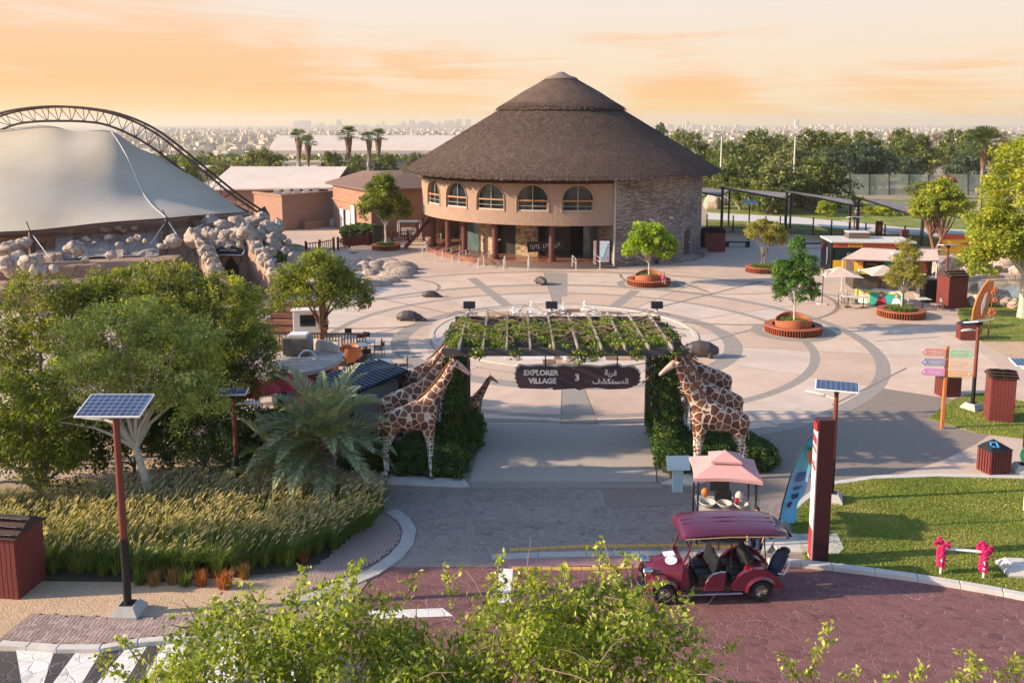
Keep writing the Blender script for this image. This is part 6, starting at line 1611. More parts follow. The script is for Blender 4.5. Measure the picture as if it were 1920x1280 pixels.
g.build('grille', m_chrome, bg_)
for k in range(7): MB().box((1.725, -.16 + k * .053, .66), (.02, .02, .34)).build('slat', m_darkm, bg_)
MB().tube([(1.86, -.62, .42), (1.9, -.3, .42), (1.9, .3, .42), (1.86, .62, .42)], .045, 8).build('bumper', m_chrome, bg_, smooth=True)
MB().box((1.93, 0, .46), (.02, .5, .5)).build('front_plate', m_car, bg_)
for (y, z, r_) in ((-.36, .80, .10), (.36, .80, .10), (0, .92, .07)):
 h_ = MB().lathe([(.0, .10), (r_ * .7, .08), (r_, .0), (r_ * .9, -.1), (r_ * .3, -.16)], 16).build('headlight', m_chrome, bg_, (1.68, y, z), (0, PI / 2, 0), smooth=True)
 MB().lathe([(.001, .112), (r_ * .65, .09)], 14).build('lens', mat('lamp_glass', (.6, .75, .85), None, rough=.05, spec=.8), h_, (0, 0, .004))
def fender(cx, r0, r1, a0, a1, tail, name, wy):
 for s in (-1, 1):
  b = MB(); rr = []
  n = 16
  path = [(cx + r0 * math.cos(math.radians(a0 + (a1 - a0) * i / n)), .30 + r1 * math.sin(math.radians(a0 + (a1 - a0) * i / n))) for i in range(n + 1)] + tail
  for i, (x, z) in enumerate(path):
   q = path[min(i + 1, len(path) - 1)]; q0 = path[max(i - 1, 0)]; tx, tz = q[0] - q0[0], q[1] - q0[1]; L_ = math.hypot(tx, tz); nx_, nz_ = -tz / L_, tx / L_
   if nz_ < 0 and i < n: nx_, nz_ = -nx_, -nz_
   y0, y1 = s * (wy - .30), s * (wy + .02)
   ring = [(x, y0, z), (x + nx_ * .05, y0 + s * .06, z + nz_ * .05), (x + nx_ * .055, (y0 + y1) / 2, z + nz_ * .055), (x + nx_ * .02, y1 - s * .02, z + nz_ * .02), (x - nx_ * .05, y1 + s * .015, z - nz_ * .05), (x - nx_ * .045, y1 - s * .03, z - nz_ * .045), (x - nx_ * .01, (y0 + y1) / 2, z - nz_ * .01)]
   rr.append(ring)
  b.loft(rr); b.build(name, m_car, bg_, smooth=True)
fender(WB, .40, .38, 10, 165, [(.82, .30), (.70, .30)], 'front_fender', .66)
# rear quarter body
rq = [(-.52, .34), (-.50, .50), (-.62, .66), (-.80, .82), (-1.05, .93), (-1.35, .92), (-1.62, .78), (-1.82, .55), (-1.95, .34), (-1.66, .34)] + [(-WB + .36 * math.cos(math.radians(a)), .30 + .36 * math.sin(math.radians(a))) for a in range(170, 9, -16)][::1] + [(-.93, .34)]
for s in (-1, 1):
 sidepanel(rq, s * .56, s * .68, m_car, 'rear_panel')
fender(-WB, .42, .40, 0, 168, [(-1.85, .34)], 'rear_fender', .70)
sidepanel([(-1.0, .6), (-1.62, .6), (-1.85, .44), (-1.0, .44)], -.56, .56, m_car, 'rear_deck')
for s in (-1, 1):
 sidepanel([(.22, .34), (-.30, .34), (-.34, .80), (-.16, .82), (.02, .76), (.14, .62)], s * .57, s * .66, m_car, 'side_panel')
 MB().tube([(.18, s * .62, .56), (.10, s * .62, .70), (-.02, s * .62, .79), (-.2, s * .62, .85), (-.34, s * .62, .83)], .022, 6).build('trim', m_chrome, bg_)
 MB().bbox((.02, s * .70, .30), (1.6, .16, .045), .015).build('running_board', m_chrome, bg_)
 sidepanel([(.86, .34), (.62, .34), (.60, .5), (.66, .98), (.78, 1.04)], s * .53, s * .58, m_car, 'cowl_side')
# wheels
tyre = MB().lathe([(.17, -.07), (.24, -.085), (.285, -.06), (.292, 0), (.285, .06), (.24, .085), (.17, .07)], 28).mesh('tyre', m_tyre, True)
rimb = MB().lathe([(.178, -.07), (.188, -.075), (.18, -.03), (.17, .0), (.18, .05), (.16, .06), (.17, -.06)], 28)
for k in range(16):
 a = 2 * PI * k / 16; rimb.tube([(.03 * math.cos(a), .03 * math.sin(a), .045), (.17 * math.cos(a), .17 * math.sin(a), .05)], [.008, .011], 5)
rimb.lathe([(.0, .085), (.03, .08), (.045, .05), (.045, .0)], 12)
rim = rimb.mesh('rim', m_chrome, True)
disc = MB().lathe([(.001, .012), (.17, .012)], 20).mesh('hub_disc', m_darkm)
for x in (WB, -WB):
 for s in (-1, 1):
  w = MB().cyl((0, 0, -.05), (0, 0, .0), .05, n=10).build('wheel', m_darkm, bg_, (x, s * .62, .292), (-s * PI / 2, 0, 0))
  link_mesh('tyre', tyre, w); link_mesh('rim', rim, w); link_mesh('hub_disc', disc, w)
# seats
for x, lb in ((.12, 'front'), (-.78, 'rear')):
 for y in (-.27, .27):
  MB().bbox((x, y, .60), (.46, .48, .16), .05).build('seat', m_seat, bg_, smooth=True)
  MB().bbox((x - .27, y, .90), (.14, .48, .52), .06, rot=(0, -.2, 0)).build('backrest', m_seat, bg_, smooth=True)
 MB().box((x, 0, .48), (.42, 1.0, .14)).build('seat_box', m_dwood, bg_)
MB().bbox((-1.0, .5, .78), (.30, .1, .34), .05, rot=(0, -.3, 0)).build('red_cushion', mat('red_vinyl', (.55, .02, .03), None, rough=.4), bg_, smooth=True)
MB().tube([(.66, .28, .86), (.50, .28, .98)], .018, 6).tube([(.50 + .04 * math.cos(a) * .9, .28 + .17 * math.cos(a + PI / 2), .98 + .16 * math.cos(a)) for a in np.linspace(0, 2 * PI, 25)], .014, 6).build('steering_wheel', m_seat, bg_, smooth=True)
# windscreen
for s in (-1, 1): MB().tube([(.80, s * .52, .98), (.62, s * .55, 1.42), (.56, s * .56, 1.84)], .028, 8).build('windscreen_post', m_car, bg_, smooth=True)
MB().add([(.78, -.5, 1.0), (.78, .5, 1.0), (.60, .54, 1.5), (.60, -.54, 1.5)], [(0, 1, 2, 3)]).build('windscreen', m_clear, bg_)
MB().tube([(.60, -.54, 1.5), (.60, .54, 1.5)], .016, 6).build('windscreen_rail', m_chrome, bg_)
for x in (-.5, -1.35):
 for s in (-1, 1): MB().tube([(x - (.1 if x < -1 else 0), s * .55, .85), (x, s * .56, 1.84)], .018, 6).build('canopy_post', m_darkm, bg_)
# canopy
ca = MB(); rr = []
for x, dz, w in ((.84, -.10, .60), (.78, -.02, .66), (.6, .03, .69), (.2, .06, .70), (-.4, .07, .70), (-1.0, .06, .70), (-1.6, .03, .69), (-1.86, -.02, .66), (-2.02, -.12, .60)):
 ring = []
 for k in range(13):
  a = PI * k / 12; ring.append((x, -w * math.cos(a) * (1 if abs(math.cos(a)) < .97 else 1), 1.84 + dz + (.11 * math.sin(a) ** .6)))
 ring += [(x, w - .03, 1.80 + dz), (x, 0, 1.90 + dz), (x, -w + .03, 1.80 + dz)]
 rr.append(ring)
ca.loft(rr); cano = ca.build('canopy', m_roofc, bg_, smooth=True)
for s in (-1, 1): MB().tube([(.78, s * .68, 1.80), (-.4, s * .715, 1.85), (-1.9, s * .68, 1.80)], .014, 6).build('edge_trim', mat('gold_trim', (.5, .35, .2), None, rough=.4), cano)
for y in (-.35, -.12, .12, .35): MB().tube([(.7, y, 1.985 - abs(y) * .12), (-.4, y, 2.045 - abs(y) * .14), (-1.75, y, 1.985 - abs(y) * .12)], .012, 5).build('rib', m_roofc, cano)
# golf bag on the tail
bagt = thing('golf_bag', 'black and blue golf bag strapped on the tail of the maroon buggy', 'bag', (bg_.location.x + 1.78, bg_.location.y - .1, .0), .2)
MB().tube([(0, 0, .55), (.12, 0, .85), (.28, 0, 1.12)], [.17, .19, .17], 12).build('bag', mat('navy_vinyl', (.025, .045, .10), (.015, .02, .04), scale=4, rough=.5), bagt, smooth=True)
MB().tube([(.3, -.1, 1.1), (.36, -.2, .85), (.2, -.22, .6), (.05, -.17, .62)], .022, 6).build('strap', m_white, bagt)
MB().tube([(.24, .05, 1.0), (.40, -.05, .8), (.30, -.15, .62)], .02, 6).build('strap', m_white, bagt)
MB().ball((.32, 0, 1.16), (.15, .15, .09), 12, 6).build('hood', m_seat, bagt, smooth=True)
# person standing behind the buggy
p = (8.2 - .98, bg_.location.y + 1.15, 0)
px_ = PY(1415, 1060, bg_.location.y + 1.15).x
B = [([(0, .0, .98), (0, 0, 1.15), (.0, 0, 1.38)], [(.15, .11), (.14, .10), (.17, .11)], Yv), ([(0, 0, 1.45), (.01, 0, 1.52)], [.05, .05], Yv), ([(.0, 0, 1.6), (.02, 0, 1.68)], [(.075, .09), (.07, .085)], Yv)]
for s in (-1, 1):
 B += [([(0, s * .09, .95), (.02, s * .1, .52), (-.02, s * .1, .10), (.0, s * .1, .05)], [.09, .06, .04, .04], Yv), ([(-.02, s * .1, .04), (.16, s * .11, .03)], [.042, .035], Yv),
          ([(0, s * .19, 1.38), (.0, s * .25, 1.12), (.12, s * .22, .92), (.17, s * .2, .86)], [.05, .04, .03, .028], (1, 0, 0)), ([(.0, s * .088, 1.63), (.0, s * .1, 1.63)], [.02, .02], (0, 0, 1))]
 for f in range(5): B += [([(.17 + .01 * f, s * (.2 + .018 * (f - 2)), .86), (.2 + .012 * f, s * (.2 + .02 * (f - 2)), .79)], [.010, .008], (1, 0, 0))]
B += [([(.09, 0, 1.63), (.11, 0, 1.61)], [.018, .014], Yv)]
pe = person('person in a black top and shorts standing behind the maroon buggy', (px_, bg_.location.y + 1.15, .05), -PI / 2 - .4, B,
       [([(0, 0, .96), (0, 0, 1.15), (.0, 0, 1.4)], [(.17, .125), (.155, .115), (.185, .12)], Yv)] + [([(0, s * .17, 1.4), (.0, s * .235, 1.2)], [.065, .06], (1, 0, 0)) for s in (-1, 1)],
       mat('black_cloth', (.02, .02, .024), None, rough=.85), [([(0, s * .09, .98), (.01, s * .1, .62)], [.115, .10], Yv) for s in (-1, 1)], MATS['navy_cloth'],
       [([(-.02, 0, 1.66), (-.03, 0, 1.72)], [(.088, .1), (.08, .085)], Yv)])
for s in (-1, 1):
 MB().ball((.09, s * .032, 1.655), .01, 6, 5).build('eye', m_black_g, pe)
 MB().bbox((.06, s * .105, .025), (.25, .09, .05), .02).build('shoe', m_seat, pe)
MB().tube([(.093, -.02, 1.59), (.097, .02, 1.59)], .006, 5).build('mouth', mat('lip', (.3, .1, .08), None), pe)
# snack cart with pink canopy
p = G(1355, 1018)
ct = thing('snack_cart', 'snack cart with a two-tier dusty pink canopy behind the maroon buggy', 'cart', (p.x + .12, p.y + .55, 0), -.12)
m_pinkc = mat('dusty_pink_canvas', (.62, .34, .32), (.56, .30, .28), scale=1.5, rough=.85)
cw, cd = .84, .72
for sx in (-1, 1):
 for sy in (-1, 1): MB().cyl((sx * cw, sy * cd, 0), (sx * cw, sy * cd, 2.15), .028, n=8).build('post', m_darkm, ct)
b = MB(); rr = []
for f, z in ((1.0, 2.02), (1.0, 2.12), (.52, 2.34), (.36, 2.42)):
 ring = []
 for i in range(4):
  cs = [(-1, -1), (1, -1), (1, 1), (-1, 1)]; a, c = cs[i], cs[(i + 1) % 4]
  for k in range(6):
   t_ = k / 6; x = a[0] + (c[0] - a[0]) * t_; y = a[1] + (c[1] - a[1]) * t_; sag = math.sin(PI * t_)
   ring.append((x * (cw + .16) * f * (1 - .04 * sag), y * (cd + .16) * f * (1 - .04 * sag), z + (.05 * sag if f == 1.0 else 0)))
 rr.append(ring)
b.loft(rr, cap=False); b.build('canopy', m_pinkc, ct)
b = MB(); b.loft([[(sx * (cw + .16) * f, sy * (cd + .16) * f, z) for sx, sy in ((-1, -1), (1, -1), (1, 1), (-1, 1))] for f, z in ((.46, 2.44), (.46, 2.50), (.05, 2.68), (.01, 2.72))]); b.build('top_canopy', m_pinkc, ct)
b = MB(); b.bbox((0, 0, .55), (1.5, 1.15, .75), .02); b.build('counter', m_maroon, ct)
MB().bbox((0, 0, .95), (1.62, 1.25, .05), .015).build('worktop', m_grey, ct)
MB().box((.35, -.59, .6), (.5, .02, .45)).build('side_panel', m_tealp, ct); MB().box((-.3, -.59, .58), (.55, .02, .4)).build('side_panel', m_dwood, ct)
for x, r_ in ((-.5, .26), (.0, .24), (.5, .22)): MB().lathe([(.001, 1.0), (r_ * .6, 1.0), (r_, 1.12), (r_ * .95, 1.14), (r_ * .6, 1.04)], 18, c=(x, -.2, 0)).build('pan', m_grey, ct, smooth=True)
MB().bbox((0, .2, 1.18), (.5, .3, .34), .03).build('popper', m_darkm, ct); MB().bbox((-.1, .35, 1.62), (.6, .12, .7), .02).build('hanging_panel', m_seat, ct)
MB().ball((-.55, .1, 1.3), (.12, .1, .14), 10, 7).cyl((-.55, .1, 1.0), (-.55, .1, 1.2), .03).build('orange_jar', m_orange, ct, smooth=True)
MB().ball((.48, .1, 1.22), (.13, .1, .17), 10, 7).build('cream_jar', m_pale, ct, smooth=True); MB().bbox((.38, -.1, 1.12), (.12, .1, .28), .03).build('red_box', mred, ct)
for sx in (-1, 1):
 for sy in (-1, 1):
  w_ = MB().lathe([(.04, -.03), (.16, -.035), (.18, 0), (.16, .035), (.04, .03)], 16).build('wheel', m_tyre, ct, (sx * .6, sy * .5, .18), (PI / 2, 0, 0), smooth=True)
MB().tube([(cw + .02, cd, 2.0), (cw + .2, cd - .1, 1.5), (cw + .25, cd, .3)], .012, 5).build('folded_cover', m_darkm, ct)
MB().add([(cw + .04, -cd, 1.9), (cw + .02, cd, 1.9), (cw + .3, cd, .35), (cw + .22, -cd, .35)], [(0, 1, 2, 3)]).build('clear_cover', m_clear, ct)
# ------------------------------------------------------------------ kiosks, canopies, tables and chairs on the right
random.seed(51)
m_yellow = mat('yellow_panel', (.75, .42, .03), (.68, .36, .025), scale=2, rough=.5)
m_fred = mat('orange_red_fascia', (.52, .10, .04), (.42, .08, .035), scale=2, rough=.5)
m_blk = mat('black_panel', (.022, .022, .026), None, scale=3, rough=.4)
m_tealb = mat('teal_print', (.03, .30, .26), (.02, .24, .22), scale=2, rough=.5)
m_limeb = mat('lime_print', (.50, .52, .14), (.42, .46, .12), scale=2, rough=.5)
m_awn = mat('beige_awning', (.66, .50, .40), (.58, .43, .35), scale=1.5, rough=.9)
# kiosk with black end panel
A_ = G(1557, 513); Bq = G(1690, 500)
a_ = math.atan2(Bq.y - A_.y, Bq.x - A_.x) * .0 - .10
kk = thing('snack_kiosk', 'yellow and black snack kiosk with an orange-red fascia and flat beige roof', 'kiosk', A_, a_)
MB().box((3.3, 1.7, 1.3), (6.4, 3.2, 2.5)).build('body', m_dwood, kk)
MB().box((.02, 1.65, 1.35), (.14, 3.4, 2.8)).build('end_wall', m_blk, kk)
MB().bbox((3.3, 1.6, 2.72), (6.9, 3.7, .14), .02).build('roof', m_cgrey, kk)
MB().bbox((2.6, 2.2, 3.05), (1.7, 1.3, .5), .02).build('roof_box', mat('roof_box_brown', (.16, .12, .10), None), kk)
MB().bbox((2.6, 2.2, 3.32), (1.8, 1.4, .06), .01).build('roof_box_lid', m_pale, kk)
MB().box((3.2, -.02, 2.45), (6.2, .10, .45)).build('fascia', m_fred, kk)
f_ = MB().bbox((1.9, -.09, 2.45), (1.15, .05, .34), .02).build('name_plate', m_yellow, kk)
g = MB()
for k in range(8): g.box((1.45 + k * .12, -.125, 2.45 + .03 * (k % 2)), (.07, .01, .16 if k % 3 else .24))
g.build('print', m_fred, f_)['kind'] = 'stuff'
MB().box((1.0, 0, .68), (1.7, .08, .95)).build('counter_panel', m_yellow, kk)
MB().box((1.1, .02, 1.68), (1.9, .06, .9)).build('menu_window', m_glass, kk)
MB().box((2.6, 0, 1.6), (.7, .08, .55)).build('menu_board', m_cgrey, kk)
fig = MB().ball((0, 0, 1.9), (.05, .2, .24), 10, 6).tube([(0, 0, 1.7), (0, -.05, 1.2), (0, .08, .6)], [.18, .16, .08], 8, ell=.25, side=(0, 1, 0)).build('figure_print', m_white, kk, (-.06, 1.2, 0))
MB().box((-.06, 2.9, 1.9), (.02, .3, .6)).build('red_mark', mred, kk)
# front kiosk with slanting awnings and menu boards
p = G(1600, 548)
k2 = thing('awning_kiosk', 'open food kiosk with pinkish slanted awnings and dark menu boards', 'kiosk', p, -.13)
MB().box((3.0, 2.2, 1.3), (5.6, 2.4, 2.4)).build('body', mat('kiosk_interior', (.10, .08, .06), (.05, .04, .035), scale=2), k2)
def awn(pts, name='awning', m=m_awn):
 b = MB(); b.add(pts + [(x, y, z - .05) for x, y, z in pts], [(0, 1, 2, 3), (7, 6, 5, 4), (0, 4, 5, 1), (1, 5, 6, 2), (2, 6, 7, 3), (3, 7, 4, 0)]); return b.build(name, m, k2)
awn([(-.9, .3, 2.45), (3.2, .1, 2.42), (3.6, 2.6, 2.95), (1.2, 2.8, 3.0)])
awn([(3.3, .1, 2.42), (6.0, .2, 2.5), (6.9, 3.4, 2.9), (4.6, 3.2, 2.95)])
MB().tube([(-.9, .3, 2.43), (3.2, .1, 2.40), (6.0, .2, 2.48)], .05, 6).build('awning_rail', mat('pink_rail', (.45, .25, .27), None), k2)
MB().box((3.6, 2.0, 2.75), (1.1, 1.5, .25)).build('roof_opening', m_cgrey, k2)
for k, (mm, w) in enumerate(((m_yellow, .7), (m_blk, 1.5), (m_tealb, 1.5), (m_blk, .9), (m_fred, .7))):
 x = .15 + sum((.7, 1.5, 1.5, .9, .7)[:k]) + w / 2
 b = MB().box((x, .88, 1.85), (w - .06, .05, .75), rot=(-.35, 0, 0)).build('menu_board', mm, k2)
 g = MB()
 for q in range(3): g.box((x - w * .1, .84 + q * .03, 2.02 - q * .14), (w * .5, .01, .03), rot=(-.35, 0, 0))
 g.build('print', m_yellow if mm is m_blk else m_white, b)['kind'] = 'stuff'
MB().box((2.6, .75, 1.38), (5.4, .3, .14)).build('counter', mat('yellow_counter', (.6, .55, .12), None), k2)
for x in (-.8, 5.9): MB().cyl((x, .3, 0), (x, .3, 2.45), .04, n=8).build('post', m_cgrey, k2)
for k in range(7): MB().lathe([(.001, 1.46), (.05, 1.46), (.05, 1.66), (.02, 1.74)], 8, c=(.5 + k * .5, .75, 0)).build('bottle', [m_white, m_dwood, m_redp, m_orange][k % 4], k2)
# counter with printed posters of three children figures
p = G(1602, 569); q_ = G(1690, 579); L_ = (q_ - p).length; an = math.atan2(q_.y - p.y, q_.x - p.x)
pc = thing('poster_counter', 'serving counter wrapped in a teal poster with three simple portrait figures', 'counter', p, an)
MB().bbox((L_ / 2, .35, .55), (L_, .65, 1.0), .02).build('counter_body', m_tealb, pc)
MB().bbox((L_ / 2 + .6, .35, 1.09), (L_ - 1.0, .75, .06), .01).build('worktop', m_cgrey, pc)
MB().add([(0, .01, .32), (1.0, .01, .16), (1.0, .01, 1.04), (0, .01, 1.04)], [(0, 1, 2, 3)]).build('poster_field', m_limeb, pc)
MB().box((L_ / 2, .01, 1.0), (L_, .012, .12)).build('poster_edge', m_limeb, pc)
for x, c_, hairc in ((.55, (.75, .70, .72), (.5, .2, .08)), (1.75, (.35, .03, .06), (.03, .02, .02)), (2.75, (.72, .72, .70), (.12, .07, .04))):
 f = MB().ball((x, -.0, .82), (.12, .03, .15), 12, 8).build('portrait_face', m_skin, pc, smooth=True)
 MB().ball((x, .01, .90), (.15, .025, .14), 12, 8).build('portrait_hair', mat('hair_%d' % int(x * 10), hairc, None), pc, smooth=True)
 MB().prism([(x - .34, .1), (x + .34, .1), (x + .22, .62), (x + .07, .70), (x - .07, .70), (x - .22, .62)], 0, .012).build('portrait_body', mat('print_cloth_%d' % int(x * 10), c_, None), pc, (0, -.002, 0), (PI / 2, 0, 0))
# square parasols
def parasol(label, base, topz, w, tilt, m):
 t = thing('parasol', label, 'parasol', base, rnd(-.2, .2), 'beige square parasols by the kiosk')
 MB().cyl((0, 0, 0), (0, 0, topz), .035, n=8).build('pole', m_dwood, t); MB().bbox((0, 0, .04), (.6, .6, .08), .02).build('base', m_cgrey, t)
 b = MB(); rr = []
 for f, dz in ((1, 0), (.55, .22), (.12, .5), (.02, .56)):
  rr.append([(x * f + tilt[0], y * f + tilt[1], topz - .45 + dz + (.06 if (abs(x) < w * .9 or abs(y) < w * .9) and f == 1 else 0)) for x, y in [(-w, -w), (0, -w * .97), (w, -w), (w * .97, 0), (w, w), (0, w * .97), (-w, w), (-w * .97, 0)]])
 b.loft(rr, cap=False); b.build('canopy', m, t)
 for k in range(4): MB().cyl((tilt[0] * .3, tilt[1] * .3, topz - .15), (w * .9 * (1 if k % 2 else -1) + tilt[0], w * .9 * (1 if k > 1 else -1) + tilt[1], topz - .42), .015, n=5).build('rib', m_dwood, t)
m_par = mat('beige_parasol_cloth', (.62, .47, .38), (.54, .41, .34), scale=2, rough=.9)
parasol('beige square parasol standing leftmost by the kiosk tables', G(1541, 571), 2.55, 1.3, (1.15, .2), m_par)
parasol('beige square parasol over the poster counter', G(1655, 566), 2.5, 1.35, (.0, .2), m_par)
# café chairs and tables
m_wick = mat('grey_wicker', (.30, .28, .27), (.2, .19, .18), scale=14, rough=.8)
m_blkm = mat('black_steel', (.02, .02, .022), None, scale=5, rough=.4, metal=.4)
def chair(name, label, loc, rz, m, group):
 t = thing(name, label, 'chair', loc, rz, group)
 MB().bbox((0, 0, .45), (.44, .42, .04), .015).build('seat', m, t)
 b = MB(); b.bbox((-.20, 0, .74), (.035, .40, .26), .015, rot=(0, -.12, 0)); b.build('backrest', m, t)
 for sx in (-1, 1):
  for sy in (-1, 1):
   top = .87 if sx < 0 else .44
   MB().tube([(sx * .22, sy * .2, 0), (sx * .18, sy * .19, .44)] + ([(-.21, sy * .19, top)] if sx < 0 else []), .014, 5).build('leg', m_blkm, t)
 return t
def table(name, label, loc, rz, w, d, m, group, leg='four', h=.74):
 t = thing(name, label, 'table', loc, rz, group)
 MB().bbox((0, 0, h), (w, d, .035), .01).build('tabletop', m, t)
 if leg == 'four':
  for sx in (-1, 1):
   for sy in (-1, 1): MB().cyl((sx * (w / 2 - .05), sy * (d / 2 - .05), 0), (sx * (w / 2 - .05), sy * (d / 2 - .05), h), .018, n=6).build('leg', m_blkm, t)
 else:
  for sx in ((-1, 1) if w > 1.2 else (0,)):
   MB().cyl((sx * w * .28, 0, 0), (sx * w * .28, 0, h), .03, n=8).bbox((sx * w * .28, 0, .02), (.42, .42, .03), .01).build('leg', m_blkm, t)
 return t
gk = 'kiosk tables and chairs'
table('cafe_table', 'long pale table left of the poster counter', G(1604, 576), -.1, 1.8, .7, m_cgrey, gk, 'ped')
wc = chair('wicker_chair', 'grey wicker chair nearest the camera at the left of the kiosk table', G(1580, 579), 0, m_wick, gk)
dup(wc, G(1590, 565), .2, 'grey wicker chair behind the long kiosk table')
dup(wc, G(1577, 570), -.3, 'grey wicker chair at the left end of the kiosk table')
dup(wc, G(1612, 562), -1.6, 'grey wicker chair tucked between the long table and the counter')
table('cafe_table', 'small blue-grey table right of the oval planter', G(1729, 580), .1, .9, .8, m_cgrey, gk, 'ped')
dup(wc, G(1758, 583), PI, 'grey wicker chair on the right of the small table by the hut')
dup(wc, G(1707, 581), 0, 'grey wicker chair on the left of the small table by the hut')
bb = thing('black_cooler', 'black cooler box behind the small table beside the maroon hut', 'cooler', G(1741, 566))
MB().bbox((0, 0, .8), (1.0, .8, 1.5), .04).build('box', m_blk, bb); MB().bbox((0, 0, 1.6), (1.06, .86, .12), .03).build('lid', m_blkm, bb)
# yellow banner wall and maroon totems further right
p = G(1790, 478)
yb = thing('yellow_banner_wall', 'yellow and red printed banner wall behind the boulders', 'banner', p, -.05)
MB().box((1.0, 0, 1.05), (5.0, .12, 1.9)).build('banner_face', m_yellow, yb); MB().box((1.0, -.07, 1.75), (5.0, .02, .5)).build('red_stripe', m_fred, yb)
MB().prism([(-1.3, -.2), (-.2, .15), (.8, -.1), (.5, .4), (-.3, .25)], 0, .02).build('red_figure', m_fred, yb, (.8, -.065, .9), (PI / 2, 0, 0))
for (px, py, h, lb, nm) in ((1694, 470, 2.1, 'maroon totem sign standing before the low fence right of the kiosk', 'totem_sign'), (1647, 447, 1.9, 'small maroon and orange totem sign behind the low fence', 'totem_sign')):
 t = thing(nm, lb, 'sign', G(px, py), .1)
 MB().bbox((0, 0, h / 2), (.75, .25, h), .02).build('body', m_mbox, t); MB().box((0, -.135, h * .6), (.4, .01, h * .4)).build('panel', m_orange if px < 1690 else m_dwood, t)
for (px, py, L_, lb) in ((1382, 463, 2.6, 'long low dark bench under the shade canopy near the blue solar panel'), (1560, 466, 6.2, 'long low dark bench behind the black kiosk'), (1672, 472, 5.2, 'long low dark bench right of the black kiosk')):
 t = thing('low_bench', lb, 'bench', G(px, py), -.05)
 MB().bbox((0, 0, .52), (L_, .5, .12), .02).build('seat', m_blk, t)
 for s in (-1, 1): MB().bbox((s * (L_ / 2 - .25), 0, .24), (.4, .45, .46), .02).build('leg', m_blk, t)

# boulders and pond on the right
def rock(label, px, py, r, sc=(1, .8, .8), m=None, yoff=0):
 p = G(px, py); rr = r * p.y / 1650
 t = thing('boulder', label, 'boulder', (p.x, p.y + rr * sc[1] * .8, 0), rnd(0, 3), 'pale boulders round the pond')
 MB().ball((0, 0, rr * sc[2] * .55), (rr * sc[0], rr * sc[1], rr * sc[2]), 20, 12, seed=random.randrange(9999), rough=.12).build('rock', m or m_rockp, t, smooth=True)
m_rockp = stamped('pink_beige_rock', (.52, .40, .32), (.38, .29, .23), (.18, .13, .11), .7, .02, bump=.06, rough=.95, wear=(.32, .26, .22))
for i, (px, py, r, lb) in enumerate([(1880, 576, 26, 'broad rounded boulder in front of the pond'), (1823, 574, 11, 'small boulder beside the maroon hut'), (1905, 580, 14, 'boulder at the foot of the big right tree'), (1752, 548, 26, 'tall boulder left of the maroon hut roof'), (1765, 522, 22, 'large boulder behind the solar light by the hut'),
  (1795, 512, 22, 'boulder right of the solar light panel'), (1822, 516, 18, 'boulder in the middle of the pond row'), (1851, 512, 17, 'boulder under the big tree branch'), (1873, 502, 14, 'small boulder in the far pond row'), (1895, 510, 22, 'boulder behind the pond beside the big trunk'), (1735, 560, 15, 'low boulder behind the black cooler'), (1842, 570, 12, 'small round boulder on the pond edge'), (1915, 520, 18, 'boulder cut by the right edge behind the pond')]):
 rock(lb, px, py, r, (1, .8, rnd(.75, 1)))
m_pond = mat('pond_water', (.16, .15, .10), (.10, .10, .07), scale=.5, rough=.06, spec=.6)
sheet('pond_water', gp([(1800, 545), (1820, 528), (1900, 524), (1990, 524), (1990, 560), (1850, 560)]), .05, m_pond)
stones('pond_kerb', [(1795, 528), (1830, 522), (1880, 521), (1960, 523)], .6, -.02, .3, m_rockp, kerb, ln=1.2)

# shade canopy on tall posts at the back right
sh_ = thing('shade_canopy', 'long grey shade canopy on slim dark posts behind the kiosks', 'canopy', G(1352, 446)); OS = Vector(sh_.location)
m_net = mat('grey_shade_net', (.24, .21, .19), (.19, .17, .155), scale=1, rough=.9)
m_post = mat('charcoal_post', (.04, .036, .04), (.03, .028, .03), scale=3, rough=.5)
fr_px = [(1215, 445, 343), (1352, 446, 352), (1472, 438, 358), (1606, 456, 370), (1727, 459, 391), (1850, 470, 402)]
TP = []
for (px, pb, pt) in fr_px:
 b = G(px, pb); tp = PY(px, pt, b.y); TP.append(tp)
 if px > 1300: MB().bbox((b.x - OS.x, b.y - OS.y, tp.z / 2), (.26, .26, tp.z), .02).build('post', m_post, sh_)
back = []
for (px, pb, pt) in [(1235, 425, 346), (1368, 430, 353), (1484, 436, 359), (1596, 440, 371), (1755, 446, 380), (1870, 450, 395)]:
 b = G(px, pb); b.y += 3.5; tp = PY(px, pt, b.y); back.append(tp)
 if px > 1300: MB().bbox((tp.x - OS.x, b.y - OS.y, tp.z / 2), (.2, .2, tp.z), .02).build('post', m_post, sh_)
for i in range(5):
 a, b = TP[i] - OS, TP[i + 1] - OS; lo = b - Vector((0, 0, .95)); a2, b2 = back[i] - OS, back[i + 1] - OS
 MB().tube([a, lo], .1, 6).build('beam', m_post, sh_); MB().tube([a2, b2 - Vector((0, 0, .3))], .07, 6).build('beam', m_post, sh_)
 MB().tube([lo, b2 - Vector((0, 0, .3))], .06, 6).build('beam', m_post, sh_)
 g = MB(); rr = []
 for k in range(7):
  f = k / 6; p0_ = a.lerp(lo, f); p1_ = a2.lerp(b2 - Vector((0, 0, .2)), f)
  rr.append([p0_.lerp(p1_, j / 4) - Vector((0, 0, .35 * math.sin(PI * j / 4) * math.sin(PI * f))) for j in range(5)])
 g.loft(rr, cap=False, closed=False); g.build('canopy', m_net, sh_)
